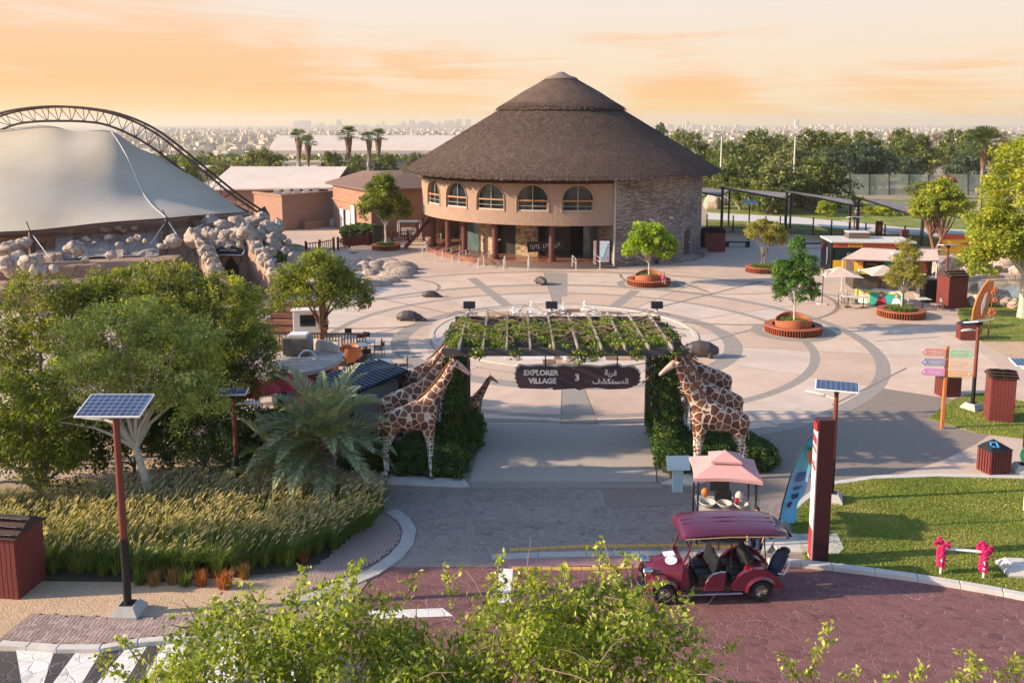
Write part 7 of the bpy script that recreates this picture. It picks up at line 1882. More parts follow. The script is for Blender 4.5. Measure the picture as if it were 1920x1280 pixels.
# low mesh fence
fe = thing('low_mesh_fence', 'low dark mesh fence with taller posts along the far lawn', 'fence', G(1500, 445)); OF = Vector(fe.location)
fpx = [(1325, 433), (1374, 436), (1435, 437), (1462, 438), (1524, 441), (1558, 446), (1592, 450), (1622, 453), (1658, 456), (1695, 459), (1727, 462), (1765, 466), (1810, 470), (1860, 474), (1920, 478)]
FP_ = [G(x, y) - OF for x, y in fpx]
for q in FP_: MB().bbox((q.x, q.y, 1.0), (.13, .13, 2.0), .01).build('post', m_post, fe)
pk_ = MB()
for a, b in zip(FP_[:-1], FP_[1:]):
 for z in (.12, .95): MB().tube([a + Vector((0, 0, z)), b + Vector((0, 0, z))], .025, 5).build('rail', m_post, fe)
 n = int((b - a).length / .22)
 for k in range(n):
  q = a.lerp(b, (k + .5) / n); pk_.box((q.x, q.y, .5), (.025, .025, .9 + (.25 if k % 6 == 0 else 0)))
pk_.build('pickets', m_post, fe)['kind'] = 'stuff'
# tall netting fence in front of the far wood
nf = thing('tall_net_fence', 'tall pale green netting fence on dark posts before the far trees', 'fence', G(1620, 365)); ON = Vector(nf.location)
m_net2 = bpy.data.materials.new('pale_green_net'); m_net2.use_nodes = True; _t = m_net2.node_tree; _b = _t.nodes['Principled BSDF']; _b.inputs['Base Color'].default_value = (.40, .44, .33, 1); _b.inputs['Roughness'].default_value = .9; _b.inputs['Alpha'].default_value = .62
for i, px in enumerate(range(1556, 1960, 37)):
 b = G(px, 366); tp = PY(px, 327, b.y); MB().cyl(b - ON, tp - ON, .14, n=6).build('post', m_post, nf)
 b2 = G(px + 37, 366); t2_ = PY(px + 37, 327, b2.y)
 MB().add([b - ON, b2 - ON, t2_ - ON, tp - ON], [(0, 1, 2, 3)]).build('net_panel', m_net2, nf)
# rocks on the far lawn
for i, (px, py, r, lb) in enumerate([(1338, 392, 16, 'pink boulder in the far row right of the stone drum'), (1356, 385, 12, 'small pink boulder beside the shade posts'), (1468, 398, 20, 'pink boulder under the shade canopy, leftmost of three'), (1492, 390, 16, 'pink boulder under the shade canopy, in the middle of three'),
  (1530, 394, 20, 'pink boulder under the shade canopy, rightmost of three'), (1610, 402, 11, 'flat pale boulder on the far lawn'), (1740, 372, 10, 'small rock near the red-tipped shrub')]):
 rock(lb, px, py, r, (1.1, .8, rnd(.8, 1)))
# dark brown fence by the left trees, gate
def railfence(label, pts, h, name='timber_fence', sp=.28, m=m_maroon):
 P = [G(*q) for q in pts]; O_ = P[0].copy(); t = thing(name, label, 'fence', O_)
 for q in P: MB().bbox((q.x - O_.x, q.y - O_.y, h / 2 + .1), (.2, .2, h + .2), .02).build('post', m, t)
 for a, b in zip(P[:-1], P[1:]):
  for z in (.2, h - .05): MB().tube([a - O_ + Vector((0, 0, z)), b - O_ + Vector((0, 0, z))], .05, 5).build('rail', m, t)
  n = max(1, int((b - a).length / sp))
  for k in range(n):
   q = a.lerp(b, (k + .5) / n) - O_; MB().box((q.x, q.y, h / 2), (.07, .05, h - .1)).build('slat', m, t)
railfence('maroon timber fence between the rock planter and the open gate', [(574, 478), (600, 475), (626, 470)], 1.15)
railfence('maroon timber fence left of the dark rust planter', [(634, 469), (655, 465), (690, 460), (712, 458)], 1.15)
railfence('maroon timber fence behind the dark rust planter', [(735, 455), (765, 452), (795, 452)], 1.1)
pt_ = thing('ping_pong_shelter', 'small blue-grey table shelter with a white frame left of the outside stair', 'shelter', G(768, 447))
MB().bbox((0, 0, 1.9), (2.6, 1.6, .08), .02).build('roof', mat('blue_grey_sheet', (.22, .28, .36), None, rough=.5), pt_)
for sx in (-1, 1):
 for sy in (-1, 1): MB().cyl((sx * 1.2, sy * .7, 0), (sx * 1.2, sy * .7, 1.9), .04, n=6).build('post', m_white, pt_)
MB().box((0, -.7, .9), (1.6, .1, .8)).build('side_panel', m_cgrey, pt_)
mh = thing('dark_doorway_box', 'black upright cabinet behind the trunk of the left green tree', 'cabinet', G(709, 460)); MB().bbox((0, 0, 1.0), (.9, .7, 2.0), .02).build('body', m_blk, mh); MB().bbox((0, 0, 2.03), (1.0, .8, .08), .01).build('lid', m_blkm, mh)
# ------------------------------------------------------------------ café at the left
random.seed(61)
m_brick = mat('terracotta_kiosk', (.45, .10, .05), (.34, .075, .04), scale=3, rough=.6)
m_sheetr = mat('pale_roof_felt', (.50, .42, .36), (.40, .34, .30), scale=1.5, rough=.9)
# round-ended kiosk with flat roof and big vent box
c = Vector((-8.9, 36.9, 0))
ck = thing('round_cafe_kiosk', 'terracotta café kiosk with a rounded pale flat roof carrying a grey vent box', 'kiosk', c)
prof = lambda r, z: [(r * math.cos(a) * .78, r * 1.1 * math.sin(a), z) for a in np.linspace(0, 2 * PI, 29)[:-1]]
MB().loft([prof(1.75, 0), prof(1.75, 2.3)]).build('wall', m_brick, ck, smooth=True)
MB().loft([prof(1.9, 2.3), prof(2.0, 2.34), prof(2.0, 2.5), prof(1.88, 2.54)]).build('roof', m_sheetr, ck)
for k in range(9):
 a = 3.5 + k * .38; MB().box((1.76 * .78 * math.cos(a), 1.76 * 1.1 * math.sin(a), 1.35), (.5, .06, .9), rz=a + PI / 2).build('window', m_glass if k % 3 else m_white, ck)
MB().bbox((-.45, .6, 2.95), (1.15, .95, .75), .03).build('vent_box', mat('vent_brown', (.24, .19, .16), None, rough=.6), ck)
MB().bbox((-.42, .65, 3.38), (.8, .6, .14), .02).build('vent_lid', m_white, ck)
MB().box((.65, 1.0, 2.8), (1.5, .12, .45), rz=-.5).build('duct_panel', m_pale, ck)
MB().tube([(.2 + .35 * math.cos(a), -.5, 2.62 + .35 * abs(math.sin(a))) for a in np.linspace(0, PI, 14)], .04, 6).build('duct_hoop', m_white, ck, smooth=True)
MB().box((1.3, -.9, 1.9), (.1, 1.0, .75)).build('red_panel', m_fred, ck)
# red parasols
def rpar(label, px, py, Y, r, m):
 p = PY(px, py, Y); t = thing('round_parasol', label, 'parasol', (p.x, p.y, 0), rnd(0, 3), 'red parasols of the café')
 MB().cyl((0, 0, 0), (0, 0, p.z + .1), .03, n=8).build('pole', m_cgrey, t)
 b = MB(); rr = []
 for f, dz in ((1, -.32), (.7, -.12), (.35, .06), (.03, .18)):
  rr.append([(r * f * math.cos(2 * PI * k / 16) * (1 - .05 * (k % 2)), r * f * math.sin(2 * PI * k / 16) * (1 - .05 * (k % 2)), p.z + dz + (.05 * (k % 2) if f > .5 else 0)) for k in range(16)])
 b.loft(rr, cap=False); b.build('canopy', m, t)
 for k in range(8): MB().cyl((0, 0, p.z - .25), (r * .8 * math.cos(k * PI / 4), r * .8 * math.sin(k * PI / 4), p.z - .2), .012, n=4).build('rib', m_cgrey, t)
m_rpar = mat('red_parasol_cloth', (.62, .03, .06), (.5, .02, .05), scale=2, rough=.8)
rpar('bright red parasol left of the café kiosk, farther from the camera', 541, 706, 34.8, 1.15, m_rpar)
rpar('bright red parasol at the far left of the café, over the solar light', 478, 718, 33, 1.0, m_rpar)
rpar('dark red parasol low behind the date palm', 520, 775, 31.8, .9, mat('dark_red_cloth', (.38, .02, .035), None, rough=.8))
rpar('orange parasol behind the date palm crown', 560, 750, 32.4, .7, m_orange)
# dark hut with ribbed metal roof
p = G(735, 800)
dh = thing('ribbed_roof_hut', 'small hut with a dark blue ribbed metal roof behind the left giraffe', 'hut', (p.x - .7, 33.8, 0), .0)
rp = [PY(663, 762, 32.4), PY(768, 722, 34.0), PY(712, 712, 36.0), PY(595, 735, 34.8)]
O_ = Vector(dh.location)
rp = [Vector((q.x, q.y, 2.35 if i in (0, 3) else 2.75)) - O_ for i, q in enumerate([PY(655, 775, 32.2), PY(766, 722, 34.2), PY(714, 712, 35.8), PY(590, 740, 34.6)])]
b = MB(); b.add([*rp, *[q - Vector((0, 0, .12)) for q in rp]], [(0, 1, 2, 3), (7, 6, 5, 4), (0, 4, 5, 1), (1, 5, 6, 2), (2, 6, 7, 3), (3, 7, 4, 0)])
m_rib = mat('navy_metal_roof', (.045, .065, .10), (.03, .045, .07), scale=2, rough=.35, metal=.4)
ro = b.build('roof', m_rib, dh)
for k in range(15):
 f = (k + .5) / 15; a = rp[0].lerp(rp[1], f); c = rp[3].lerp(rp[2], f)
 MB().tube([a + Vector((0, 0, .02)), c + Vector((0, 0, .02))], .03, 5).build('rib', m_rib, ro)
cx = sum((q.x for q in rp)) / 4; cy = sum((q.y for q in rp)) / 4
wp = [(cx + (q.x - cx) * .82, cy + (q.y - cy) * .82) for q in rp]
MB().prism(wp, 0, 2.3).build('wall', mat('hut_wall_grey', (.40, .36, .33), None, scale=2), dh)
for q in wp: MB().bbox((q[0], q[1], 1.2), (.16, .16, 2.45), .01).build('post', m_dwood, dh)
# tables and chairs
m_btop = mat('blue_grey_tabletop', (.20, .26, .32), (.16, .21, .27), scale=4, rough=.35)
gc = 'café terrace tables and chairs'
tb = table('cafe_table', 'blue-grey café table farthest from the camera beside the orange chair', G(656, 655), .2, .9, .85, m_btop, gc)
def tdup(px, py, rz, lb, sc=None):
 return dup(tb, G(px, py), rz, lb, sc)
tdup(689, 664, .15, 'blue-grey café table between two pairs of black chairs')
tdup(719, 704, .1, 'bare pale café table nearest the giraffes')
tdup(640, 690, .2, 'blue-grey café table beside the round kiosk')
tdup(668, 672, .3, 'second blue-grey café table near the timber deck', (1.3, 1, 1))
tdup(682, 712, .1, 'café table with a white paper cloth near the palm crown')
bc = chair('black_chair', 'black steel café chair upright at the far table', G(626, 660), .2, m_blkm, gc)
for (px, py, rz, lb) in [(652, 645, -1.6, 'black steel café chair behind the farthest table'), (678, 655, -1.3, 'black steel café chair behind the middle table, left one'), (685, 652, -1.8, 'black steel café chair behind the middle table, right one'),
  (709, 664, PI, 'black steel café chair right of the middle table'), (712, 670, PI - .3, 'brown-lit black café chair at the right of the middle table'), (690, 682, 1.6, 'black steel café chair in front of the middle table'), (703, 716, .3, 'black steel café chair left of the bare table'),
  (735, 712, 2.2, 'black steel café chair in front of the bare table'), (757, 700, PI + .2, 'black steel café chair right of the bare table, catching the sun'), (655, 700, .5, 'black steel café chair beside the round kiosk'), (698, 722, 1.2, 'black steel café chair lowest on the terrace')]:
 dup(bc, G(px, py), rz, lb)
# basket chair, deck, planks and screens under the tree
p = G(655, 690)
oc = thing('orange_basket_chair', 'round orange basket chair on the terrace by the timber deck', 'chair', p, .4)
MB().lathe([(.0, .35), (.35, .38), (.52, .6), (.56, .95), (.5, 1.15), (.46, .95), (.42, .62), (.3, .44), (.0, .42)], 20, -2.2, 2.2).build('shell', m_orange, oc, smooth=True)
MB().lathe([(.3, 0), (.32, .04), (.1, .35)], 16).build('base', m_blkm, oc)
MB().ball((0, 0, .48), (.36, .36, .1), 14, 6).build('cushion', m_fred, oc, smooth=True)
mc = thing('manhole_cover', 'round dark manhole cover between the timber fence and the rust planter', 'manhole cover', G(663, 474)); MB().lathe([(.001, .02), (.42, .02), (.45, .0)], 24).build('cover', m_darkm, mc)
p = G(640, 684)
dk = thing('timber_deck', 'raised reddish timber deck with slatted railing round the terrace tree', 'deck', p, -.06)
MB().box((-1.5, .8, .18), (5.0, 2.2, .3)).build('deck_base', m_dwood, dk)
pb_ = MB().bbox((0, 0, 0), (4.98, .2, .04), .008).mesh('plank', mat('deck_plank', (.26, .10, .06), (.18, .07, .045), scale=4, rough=.6, stretch=(.4, 5, 5)))
for k in range(10): link_mesh('plank', pb_, dk, (-1.5, -.18 + k * .218, .355))
sl_ = MB().box((0, 0, .45), (.06, .03, .9)).mesh('slat', m_maroon)
for k in range(30): link_mesh('slat', sl_, dk, (-3.9 + k * .165, -.28, .1)); link_mesh('slat', sl_, dk, (-3.9 + k * .165, 1.9, .3))
for y, z in ((-.28, 1.0), (1.9, 1.2)): MB().box((-1.5, y, z), (5.0, .09, .07)).build('rail', m_dwood, dk)
p = G(540, 648)
pw = thing('striped_timber_screen', 'tall screen of uneven reddish horizontal planks beyond the café', 'screen', (p.x, p.y + 2.5, 0), -.05)
for k in range(14):
 MB().bbox((rnd(-.1, .1), rnd(-.03, .03), .12 + k * .145), (3.6 + rnd(-.2, .2), .06, .13), .01).build('plank', MATS['deck_plank'] if k % 3 else m_dwood, pw)
for x in (-1.6, 0, 1.6): MB().box((x, .06, 1.05), (.12, .08, 2.1)).build('post', m_dwood, pw)
gs2 = thing('green_screen', 'low green ribbed screen panel beside the terrace tree trunk', 'screen', G(556, 668), .0)
m_gr = mat('green_screen_paint', (.05, .22, .10), (.035, .16, .08), scale=4, rough=.6)
for k in range(14): MB().bbox((-.9 + k * .16 + .9, 0, .45), (.12, .05, .9), .01).build('slat', m_gr, gs2)
MB().box((1.05, .03, .85), (2.3, .06, .08)).build('rail', m_gr, gs2)
kb = thing('white_menu_stand', 'white stand with a dark window beside the terrace tree', 'stand', G(576, 632), .1)
MB().bbox((0, 0, .85), (1.5, .5, 1.6), .02).build('body', m_white, kb); MB().box((.1, -.26, 1.05), (.9, .02, .7)).build('window', m_glass, kb); MB().bbox((0, -.1, 1.7), (1.7, .9, .06), .01).build('roof', m_white, kb)
# purple path surface under the cave entrance
sheet('purple_path', gp([(420, 520), (470, 530), (560, 535), (520, 575), (500, 640), (540, 690), (420, 700), (380, 560)]), .012, mat('purple_paving', (.33, .24, .30), (.26, .19, .25), scale=2, rough=.8))
hd_ = hedge('hedge', 'dark clipped hedge behind the fence left of the planter', [(640, 462), (640, 448), (690, 440), (712, 446), (700, 458), (660, 460)], 1.5, 21, 150, None, .1)
hedge('hedge', 'bright green shrub clump at the foot of the cave wall', [(500, 500), (505, 480), (530, 475), (540, 490), (520, 505)], 1.3, 22, 90, leafmat('bright_shrub', (.10, .22, .02), (.04, .12, .015), (.2, .3, .05)), .09)
u_ = thing('utility_box', 'small grey utility box in the grass beside the left solar light', 'box', G(430, 935), .1); MB().bbox((0, 0, .3), (.4, .3, .6), .02).build('box', m_grey, u_); MB().bbox((0, 0, .62), (.44, .34, .05), .01).build('lid', m_cgrey, u_)
# ------------------------------------------------------------------ vegetation
random.seed(71)
m_bark = mat('grey_bark', (.30, .25, .20), (.17, .14, .11), scale=5, rough=.95, bump=.02, bscale=14, stretch=(3, 3, .6))
m_barkp = mat('pale_bark', (.58, .52, .43), (.42, .36, .28), scale=4, rough=.9, bump=.01, bscale=14)
m_barkr = mat('reddish_bark', (.30, .15, .09), (.19, .09, .06), scale=5, rough=.95, bump=.02, bscale=14, stretch=(3, 3, .6))
lf_dark = leafmat('leaf_dark_feathery', (.17, .20, .032), (.045, .07, .015), (.37, .37, .07), trans=.38)
lf_olive = leafmat('leaf_light_olive', (.36, .40, .10), (.13, .17, .04), (.56, .58, .22), trans=.4)
lf_mid = leafmat('leaf_mid_green', (.19, .232, .022), (.065, .095, .013), (.37, .37, .05), trans=.34)
lf_deep = leafmat('leaf_deep_green', (.085, .19, .022), (.035, .085, .014), (.18, .29, .035), trans=.3)
lf_lime = leafmat('leaf_lime', (.30, .42, .025), (.15, .24, .02), (.45, .52, .06), trans=.42)
lf_yell = leafmat('leaf_yellow_green', (.33, .37, .04), (.15, .20, .025), (.58, .50, .05), trans=.38)
lf_gold = leafmat('leaf_yellow_olive', (.33, .31, .06), (.16, .16, .035), (.44, .38, .10), trans=.35)
lf_fore = leafmat('leaf_fresh', (.28, .35, .035), (.06, .10, .015), (.60, .60, .14), trans=.35)
lf_farg = leafmat('leaf_far_green', (.135, .165, .03), (.045, .065, .016), (.26, .27, .06), trans=.25)
lf_faro = leafmat('leaf_far_olive', (.20, .22, .06), (.09, .11, .035), (.31, .31, .10), trans=.25)
lf_bare = leafmat('twig_brown', (.24, .15, .11), (.15, .095, .075), (.30, .20, .15), trans=.1)
lf_bl = leafmat('leaf_blue_green', (.085, .125, .065), (.04, .065, .035), (.15, .19, .10), trans=.25)

def T(name, label, loc, seed, blobs, ncl, nlf, cr, leaf, ml, mt, h0, tr, cat='tree', group=None, **kw):
 parts = tree_parts(seed, blobs, ncl, nlf, cr, leaf, ml, mt, h0, tr, **kw)
 return place_tree(name, parts, label, loc, 0, 1.0, group, cat)
# --- left mass
b0 = G(286, 958)
T('broad_tree', 'airy light olive tree with a pale trunk rising from the grass bed', b0, 101,
  [(-.6, .3, 5.2, 2.5, 2.0, 1.7), (.8, .4, 4.7, 1.9, 1.8, 1.6), (-1.6, 0, 4.0, 1.5, 1.5, 1.4), (1.4, 0, 3.7, 1.3, 1.3, 1.0)], 330, 56, .37, .072, lf_olive, m_barkp, 2.2, .14, lean=(-.45, .1), nlimb=16, twigs=3, aspect=.45)
T('broad_tree', 'dense dark feathery tree behind the small palm, next to the café', (-11.2, 32.0, 0), 102,
  [(0, 0, 4.6, 2.5, 2.2, 2.6), (-1.2, 0, 6.0, 1.8, 1.8, 1.4), (1.2, -.4, 3.4, 1.7, 1.6, 1.9), (-.4, -.3, 2.2, 2.4, 1.6, 1.6)], 430, 60, .38, .085, lf_dark, m_bark, 1.6, .2, nlimb=10, aspect=.28)
T('broad_tree', 'dark feathery tree behind the airy tree, its top below the boulders', (-13.9, 32.6, 0), 103,
  [(0, 0, 4.8, 2.4, 2.0, 2.5), (-1.2, 0, 5.4, 1.5, 1.6, 1.7), (.8, -.4, 3.2, 2.0, 1.6, 1.9)], 330, 56, .38, .085, lf_mid, m_bark, 1.6, .2, nlimb=10, aspect=.3)
T('broad_tree', 'dark green tree at the left edge behind the plank hut', (-17.3, 31.5, 0), 104,
  [(0, 0, 4.3, 2.7, 2.2, 2.9), (-1.4, 0, 3.0, 2.2, 1.8, 2.4), (1.3, 0, 5.2, 1.7, 1.6, 1.6)], 330, 56, .4, .085, lf_dark, m_bark, 1.5, .2, nlimb=10, aspect=.32)
T('broad_tree', 'bright green low tree cut by the left edge above the grass bed', (-15.2, 26.8, 0), 105,
  [(0, 0, 3.2, 1.8, 1.5, 1.7), (-.8, 0, 1.9, 1.8, 1.4, 1.5), (.6, .2, 1.6, 1.2, 1.1, 1.1)], 230, 60, .42, .075, lf_mid, m_bark, 1.0, .15, nlimb=8, aspect=.4)
T('broad_tree', 'yellowish upright tree whose tips stand before the cave entrance', (-12.0, 35.6, 0), 106,
  [(0, 0, 4.3, 1.6, 1.4, 2.2), (1.2, 0, 3.9, 1.2, 1.2, 1.9)], 170, 52, .34, .085, lf_yell, m_bark, 2.0, .15, nlimb=10, aspect=.3)
for i, (x, y, h, r, lb) in enumerate([(-8.6, 30.6, 2.2, 1.3, 'dark bushy shrub at the foot of the café tree, nearest the small palm'), (-10.8, 29.8, 3.0, 1.7, 'dark bushy shrub right of the pale trunk'), (-13.4, 29.8, 3.1, 1.8, 'dark bushy shrub left of the pale trunk'), (-16.2, 29.3, 3.0, 1.8, 'dark bushy shrub behind the left end of the grass bed'), (-12.2, 34.0, 3.6, 2.2, 'tall dark shrub deep between the two dark trees'), (-16.4, 34.2, 3.6, 2.4, 'tall dark shrub deep behind the left edge tree')]):
 T('shrub', lb, (x, y, 0), 120 + i, [(0, 0, h * .5, r, 1.0, h * .55)], 190, 60, .36, .065, m_ivy, m_bark, .5, .08, cat='shrub', nlimb=6, aspect=.45)
for i, (x, y, h, lb) in enumerate([(-25.5, 24.4, 13.6, 'nearer the road'), (-26.5, 27.0, 14.4, 'farther from the road')]):
 T('tall_tree', 'tall spreading tree left of the view, ' + lb + ' of two', (x, y - 1.9, 0), 140 + i, [(0, 0, h - 2.6, 3.6, 1.5, 2.2), (1.6, .3, h - 3.6, 2.8, 1.3, 1.6), (-1.5, -.3, h - 3.8, 2.6, 1.3, 1.6)], 230, 34, .55, .17, lf_mid, m_bark, 6.0, .25, nlimb=8, aspect=.5)
# --- single trees on the plaza
T('plaza_tree', 'round mid-green tree above the café timber deck', G(604, 652), 131,
  [(-.2, 0, 3.7, 2.3, 2.1, 1.5), (1.3, 0, 3.1, 1.6, 1.5, 1.3), (-1.6, 0, 3.0, 1.2, 1.3, 1.2), (-.2, 0, 4.7, 1.2, 1.2, .9)], 330, 60, .46, .085, lf_mid, m_barkr, 1.3, .16, nlimb=10, aspect=.42, twigs=2)
T('plaza_tree', 'dense dark green tree left of the pavilion stair', PL['l'] + Vector((0, 0, .3)), 132,
  [(-.2, 0, 4.7, 2.1, 2.1, 2.1), (-1.0, 0, 3.8, 1.7, 1.7, 1.5), (.9, 0, 3.7, 1.6, 1.7, 1.5), (-.3, 0, 6.2, 1.2, 1.2, 1.0)], 300, 52, .50, .14, lf_mid, m_barkp, 2.1, .14, nlimb=10, aspect=.45)
T('plaza_tree', 'bright lime-green tree in the planter by the stone drum', PL['p'] + Vector((0, 0, .4)), 133,
  [(-.2, 0, 3.4, 1.5, 1.5, 1.1), (-.8, 0, 2.5, 1.2, 1.3, 1.0), (.8, 0, 2.5, 1.3, 1.3, 1.1)], 130, 42, .38, .15, lf_lime, m_barkp, 1.3, .07, nlimb=10, aspect=.55, inner=.45)
T('plaza_tree', 'deep green conical tree in the planter with the wavy backrest', PL['c'] + Vector((0, 0, .4)), 134,
  [(0, 0, 2.2, 1.4, 1.35, .95), (.35, 0, 3.5, 1.0, 1.0, .9), (-.5, 0, 3.3, .9, .9, .8), (-.05, 0, 4.7, .45, .45, .8)], 190, 46, .32, .095, lf_deep, m_barkp, 1.2, .07, nlimb=10, aspect=.4, inner=.4)
T('plaza_tree', 'thin olive tree in the planter half hidden by the deep green tree', PL['b'] + Vector((0, 0, .3)), 135,
  [(-.1, 0, 3.1, 1.5, 1.5, 1.0), (.9, 0, 2.6, 1.0, 1.1, .9)], 130, 46, .38, .11, lf_gold, m_bark, 1.0, .06, nlimb=10, multi=2, inner=.35, aspect=.4)
T('plaza_tree', 'sparse yellow-olive feathery tree in the low oval planter', PL['k'] + Vector((0, 0, .3)), 136,
  [(0, 0, 2.2, 1.3, 1.2, .8), (.1, 0, 3.3, .9, .8, .8), (0, 0, 4.3, .4, .4, .6), (.7, 0, 3.9, .4, .4, .3)], 150, 42, .30, .085, lf_gold, m_barkp, 1.2, .06, nlimb=12, aspect=.3, inner=.3)
T('park_tree', 'yellow-green forked tree behind the low bench and yellow banner', G(1757, 478), 137,
  [(0, 0, 5.0, 2.3, 2.1, 1.6), (-1.5, 0, 4.3, 1.4, 1.5, 1.1), (1.3, 0, 4.5, 1.7, 1.7, 1.3), (.2, 0, 6.4, 1.3, 1.3, .9)], 300, 50, .46, .13, lf_yell, m_barkr, 1.7, .16, nlimb=12, multi=3, aspect=.5)
T('park_tree', 'large yellow-green tree filling the right edge above the pond', (33.2, 56.0, 0), 138,
  [(-.6, 0, 7.8, 2.9, 2.6, 2.2), (-2.3, 0, 5.6, 2.0, 2.0, 1.7), (.2, 0, 4.8, 2.6, 2.2, 1.8), (-3.2, 0, 3.6, 1.3, 1.2, 1.0), (-.6, 0, 9.9, 2.2, 2.0, 1.5), (2.3, 0, 6.5, 2.2, 2.0, 2.5)], 640, 52, .52, .125, lf_yell, m_barkp, 3.0, .3, nlimb=14, aspect=.5)
# --- far trees: shared crowns
FV = []
for i, (ml, fl) in enumerate([(lf_farg, 0), (lf_faro, 1), (lf_farg, 2), (lf_mid, 3), (lf_bare, 4), (lf_bl, 5)]):
 FV.append(tree_parts(150 + i, [(0, 0, 4.3, 3.0, 2.9, 2.3), (-1.7, .3, 3.4, 2.0, 2.0, 1.7), (1.8, -.3, 3.6, 2.0, 2.0, 1.8), (.3 * (i % 3 - 1), 0, 5.9, 1.7, 1.7, 1.1), (0, -1.2, 2.4, 2.4, 1.8, 1.6)],
      (150 if i != 4 else 90), 30, .62, .20 if i != 4 else .12, ml, m_bark, 1.4, .2, nlimb=8, aspect=.5, inner=.4, multi=2 if i == 4 else 1))
kind_ = {0: 'dark green rounded', 1: 'dusty olive', 2: 'deep green spreading', 3: 'fresh green', 4: 'bare brown-grey', 5: 'blue-green'}
# (px, top row, base Y, width px, variant, place words)
far = [(1392, 288, 128, 118, 2, 'just right of the thatched eaves, behind the shade canopy'), (1462, 300, 124, 120, 1, 'behind the first bay of the shade canopy'), (1536, 292, 128, 120, 0, 'behind the second bay of the shade canopy'), (1335, 300, 140, 70, 3, 'tucked against the thatched eaves'),
       (1425, 240, 178, 90, 0, 'highest of the first clump right of the thatched roof'), (1300, 246, 200, 70, 2, 'small above the right slope of the thatched roof'), (1355, 262, 190, 70, 0, 'in the gap beside the lamp mast right of the roof'), (1376, 262, 165, 80, 0, 'second from the thatched roof in the middle row'),
       (1480, 268, 170, 80, 1, 'third from the thatched roof in the middle row'), (1524, 240, 185, 110, 0, 'highest in the centre of the far wood'), (1575, 246, 190, 90, 3, 'right of the highest tree of the far wood'), (1560, 272, 160, 90, 5, 'left of the tall netting fence'),
       (1612, 262, 165, 90, 5, 'directly behind the left posts of the netting fence'), (1648, 272, 166, 85, 5, 'above the middle posts of the netting fence'), (1690, 238, 205, 70, 2, 'tall and dark left of the bare brown tree'), (1718, 250, 190, 90, 0, 'wide and dark left of the bare brown tree'), (1705, 290, 172, 60, 5, 'small above the right netting posts'),
       (1757, 244, 230, 60, 4, 'standing alone between the dark trees'), (1790, 240, 215, 70, 2, 'right of the bare brown tree'), (1830, 238, 205, 80, 0, 'tall and dark above the fan palm'), (1868, 244, 225, 70, 4, 'near the right edge on the skyline'), (1810, 285, 165, 80, 5, 'below the dark pair near the right edge'),
       (1900, 262, 180, 70, 3, 'at the right edge behind the big tree'), (1240, 228, 260, 36, 5, 'small and grey on the skyline beside the thatched roof'), (1275, 240, 240, 46, 1, 'second on the skyline beside the thatched roof'), (1620, 244, 250, 80, 2, 'farthest in the middle of the wood'), (1460, 250, 230, 70, 2, 'farthest left of the middle of the wood'),
       (1740, 338, 150, 95, 3, 'in front of the netting fence with a rusty red tip'), (1780, 350, 140, 60, 0, 'low beside the red-tipped shrub'), (1500, 318, 135, 80, 2, 'dark between the canopy bays'), (1440, 325, 122, 60, 0, 'low in front of the olive tree behind the canopy'),
       (486, 276, 160, 112, 1, 'broad behind the pale roofs left of the palms'), (352, 292, 175, 60, 3, 'small behind the steel arch'), (622, 282, 172, 58, 0, 'round between the twin palms and the single palm'), (668, 286, 168, 45, 2, 'right of the single far palm'), (722, 286, 170, 60, 0, 'behind the palm pair near the thatched roof'),
       (780, 284, 180, 50, 2, 'left of the thatched eaves under the far hall'), (655, 306, 160, 56, 3, 'low in front of the single palm'), (560, 308, 165, 60, 3, 'low in front of the twin palms'), (410, 300, 190, 60, 1, 'small between the arch and the broad olive tree'), (310, 300, 200, 70, 0, 'low seen through the arch bracing')]
for i, (px, top, Y, w, v, words_) in enumerate(far):
 tp = PY(px, top, Y); gz = ground_z(Y); dist = Y * .97 + 3
 sx = w * dist / 1650 / 6.6; sz = max(.5, (tp.z - gz + 1.3) / 7.2)
 t = thing('far_tree', kind_[v] + ' tree ' + words_, 'tree', (tp.x, Y, gz - 1.35), rnd(0, 6.28), None, (sx, sx, sz))
 t['group'] = 'trees beyond the park buildings'
 link_mesh('crown', FV[v][0], t); link_mesh('trunk', FV[v][1], t)
rt = None
for i, (px, py, r, m_) in enumerate([(1728, 362, 1.4, lf_deep)]): pass
rg = np.random.default_rng(5); P, out, tint, cc = crown_points(rg, [(0, 0, 1.5, 1.0, 1.0, .9)], 30, 40, .35)
t = thing('red_shrub', 'rusty red flowering shrub in front of the netting fence', 'shrub', (G(1735, 366).x, 148, 0))
link_mesh('foliage', quads_mesh('foliage', leaf_quads(P * 1.6, .16, rg), tint, leafmat('rusty_bloom', (.40, .09, .05), (.25, .06, .04))), t); MB().cyl((0, 0, 0), (0, 0, 2), .12, n=6).build('stem', m_bark, t)
# low shrubs on the far lawn
for i, (px, py, w, h, ml, lb) in enumerate([(1420, 398, 90, 3.6, lf_mid, 'rounded sunlit shrub on the far lawn behind the first posts'), (1588, 400, 80, 2.6, lf_dark, 'dark clipped shrub under the second canopy bay'), (1548, 406, 34, 2.2, lf_yell, 'small yellow-green bush on the far lawn path'), (1660, 404, 90, 1.2, lf_yell, 'low wide planting on the far lawn'), (1462, 400, 16, 1.8, lf_yell, 'small bright bush by the pink boulders')]):
 p = G(px, py); r = w * p.y / 1650 / 2
 T('shrub', lb, p, 180 + i, [(0, 0, h * .5, r, r * .6, h * .5)], 60, 40, .5, .15, ml, m_bark, .4, .08, cat='shrub', nlimb=4, aspect=.5)

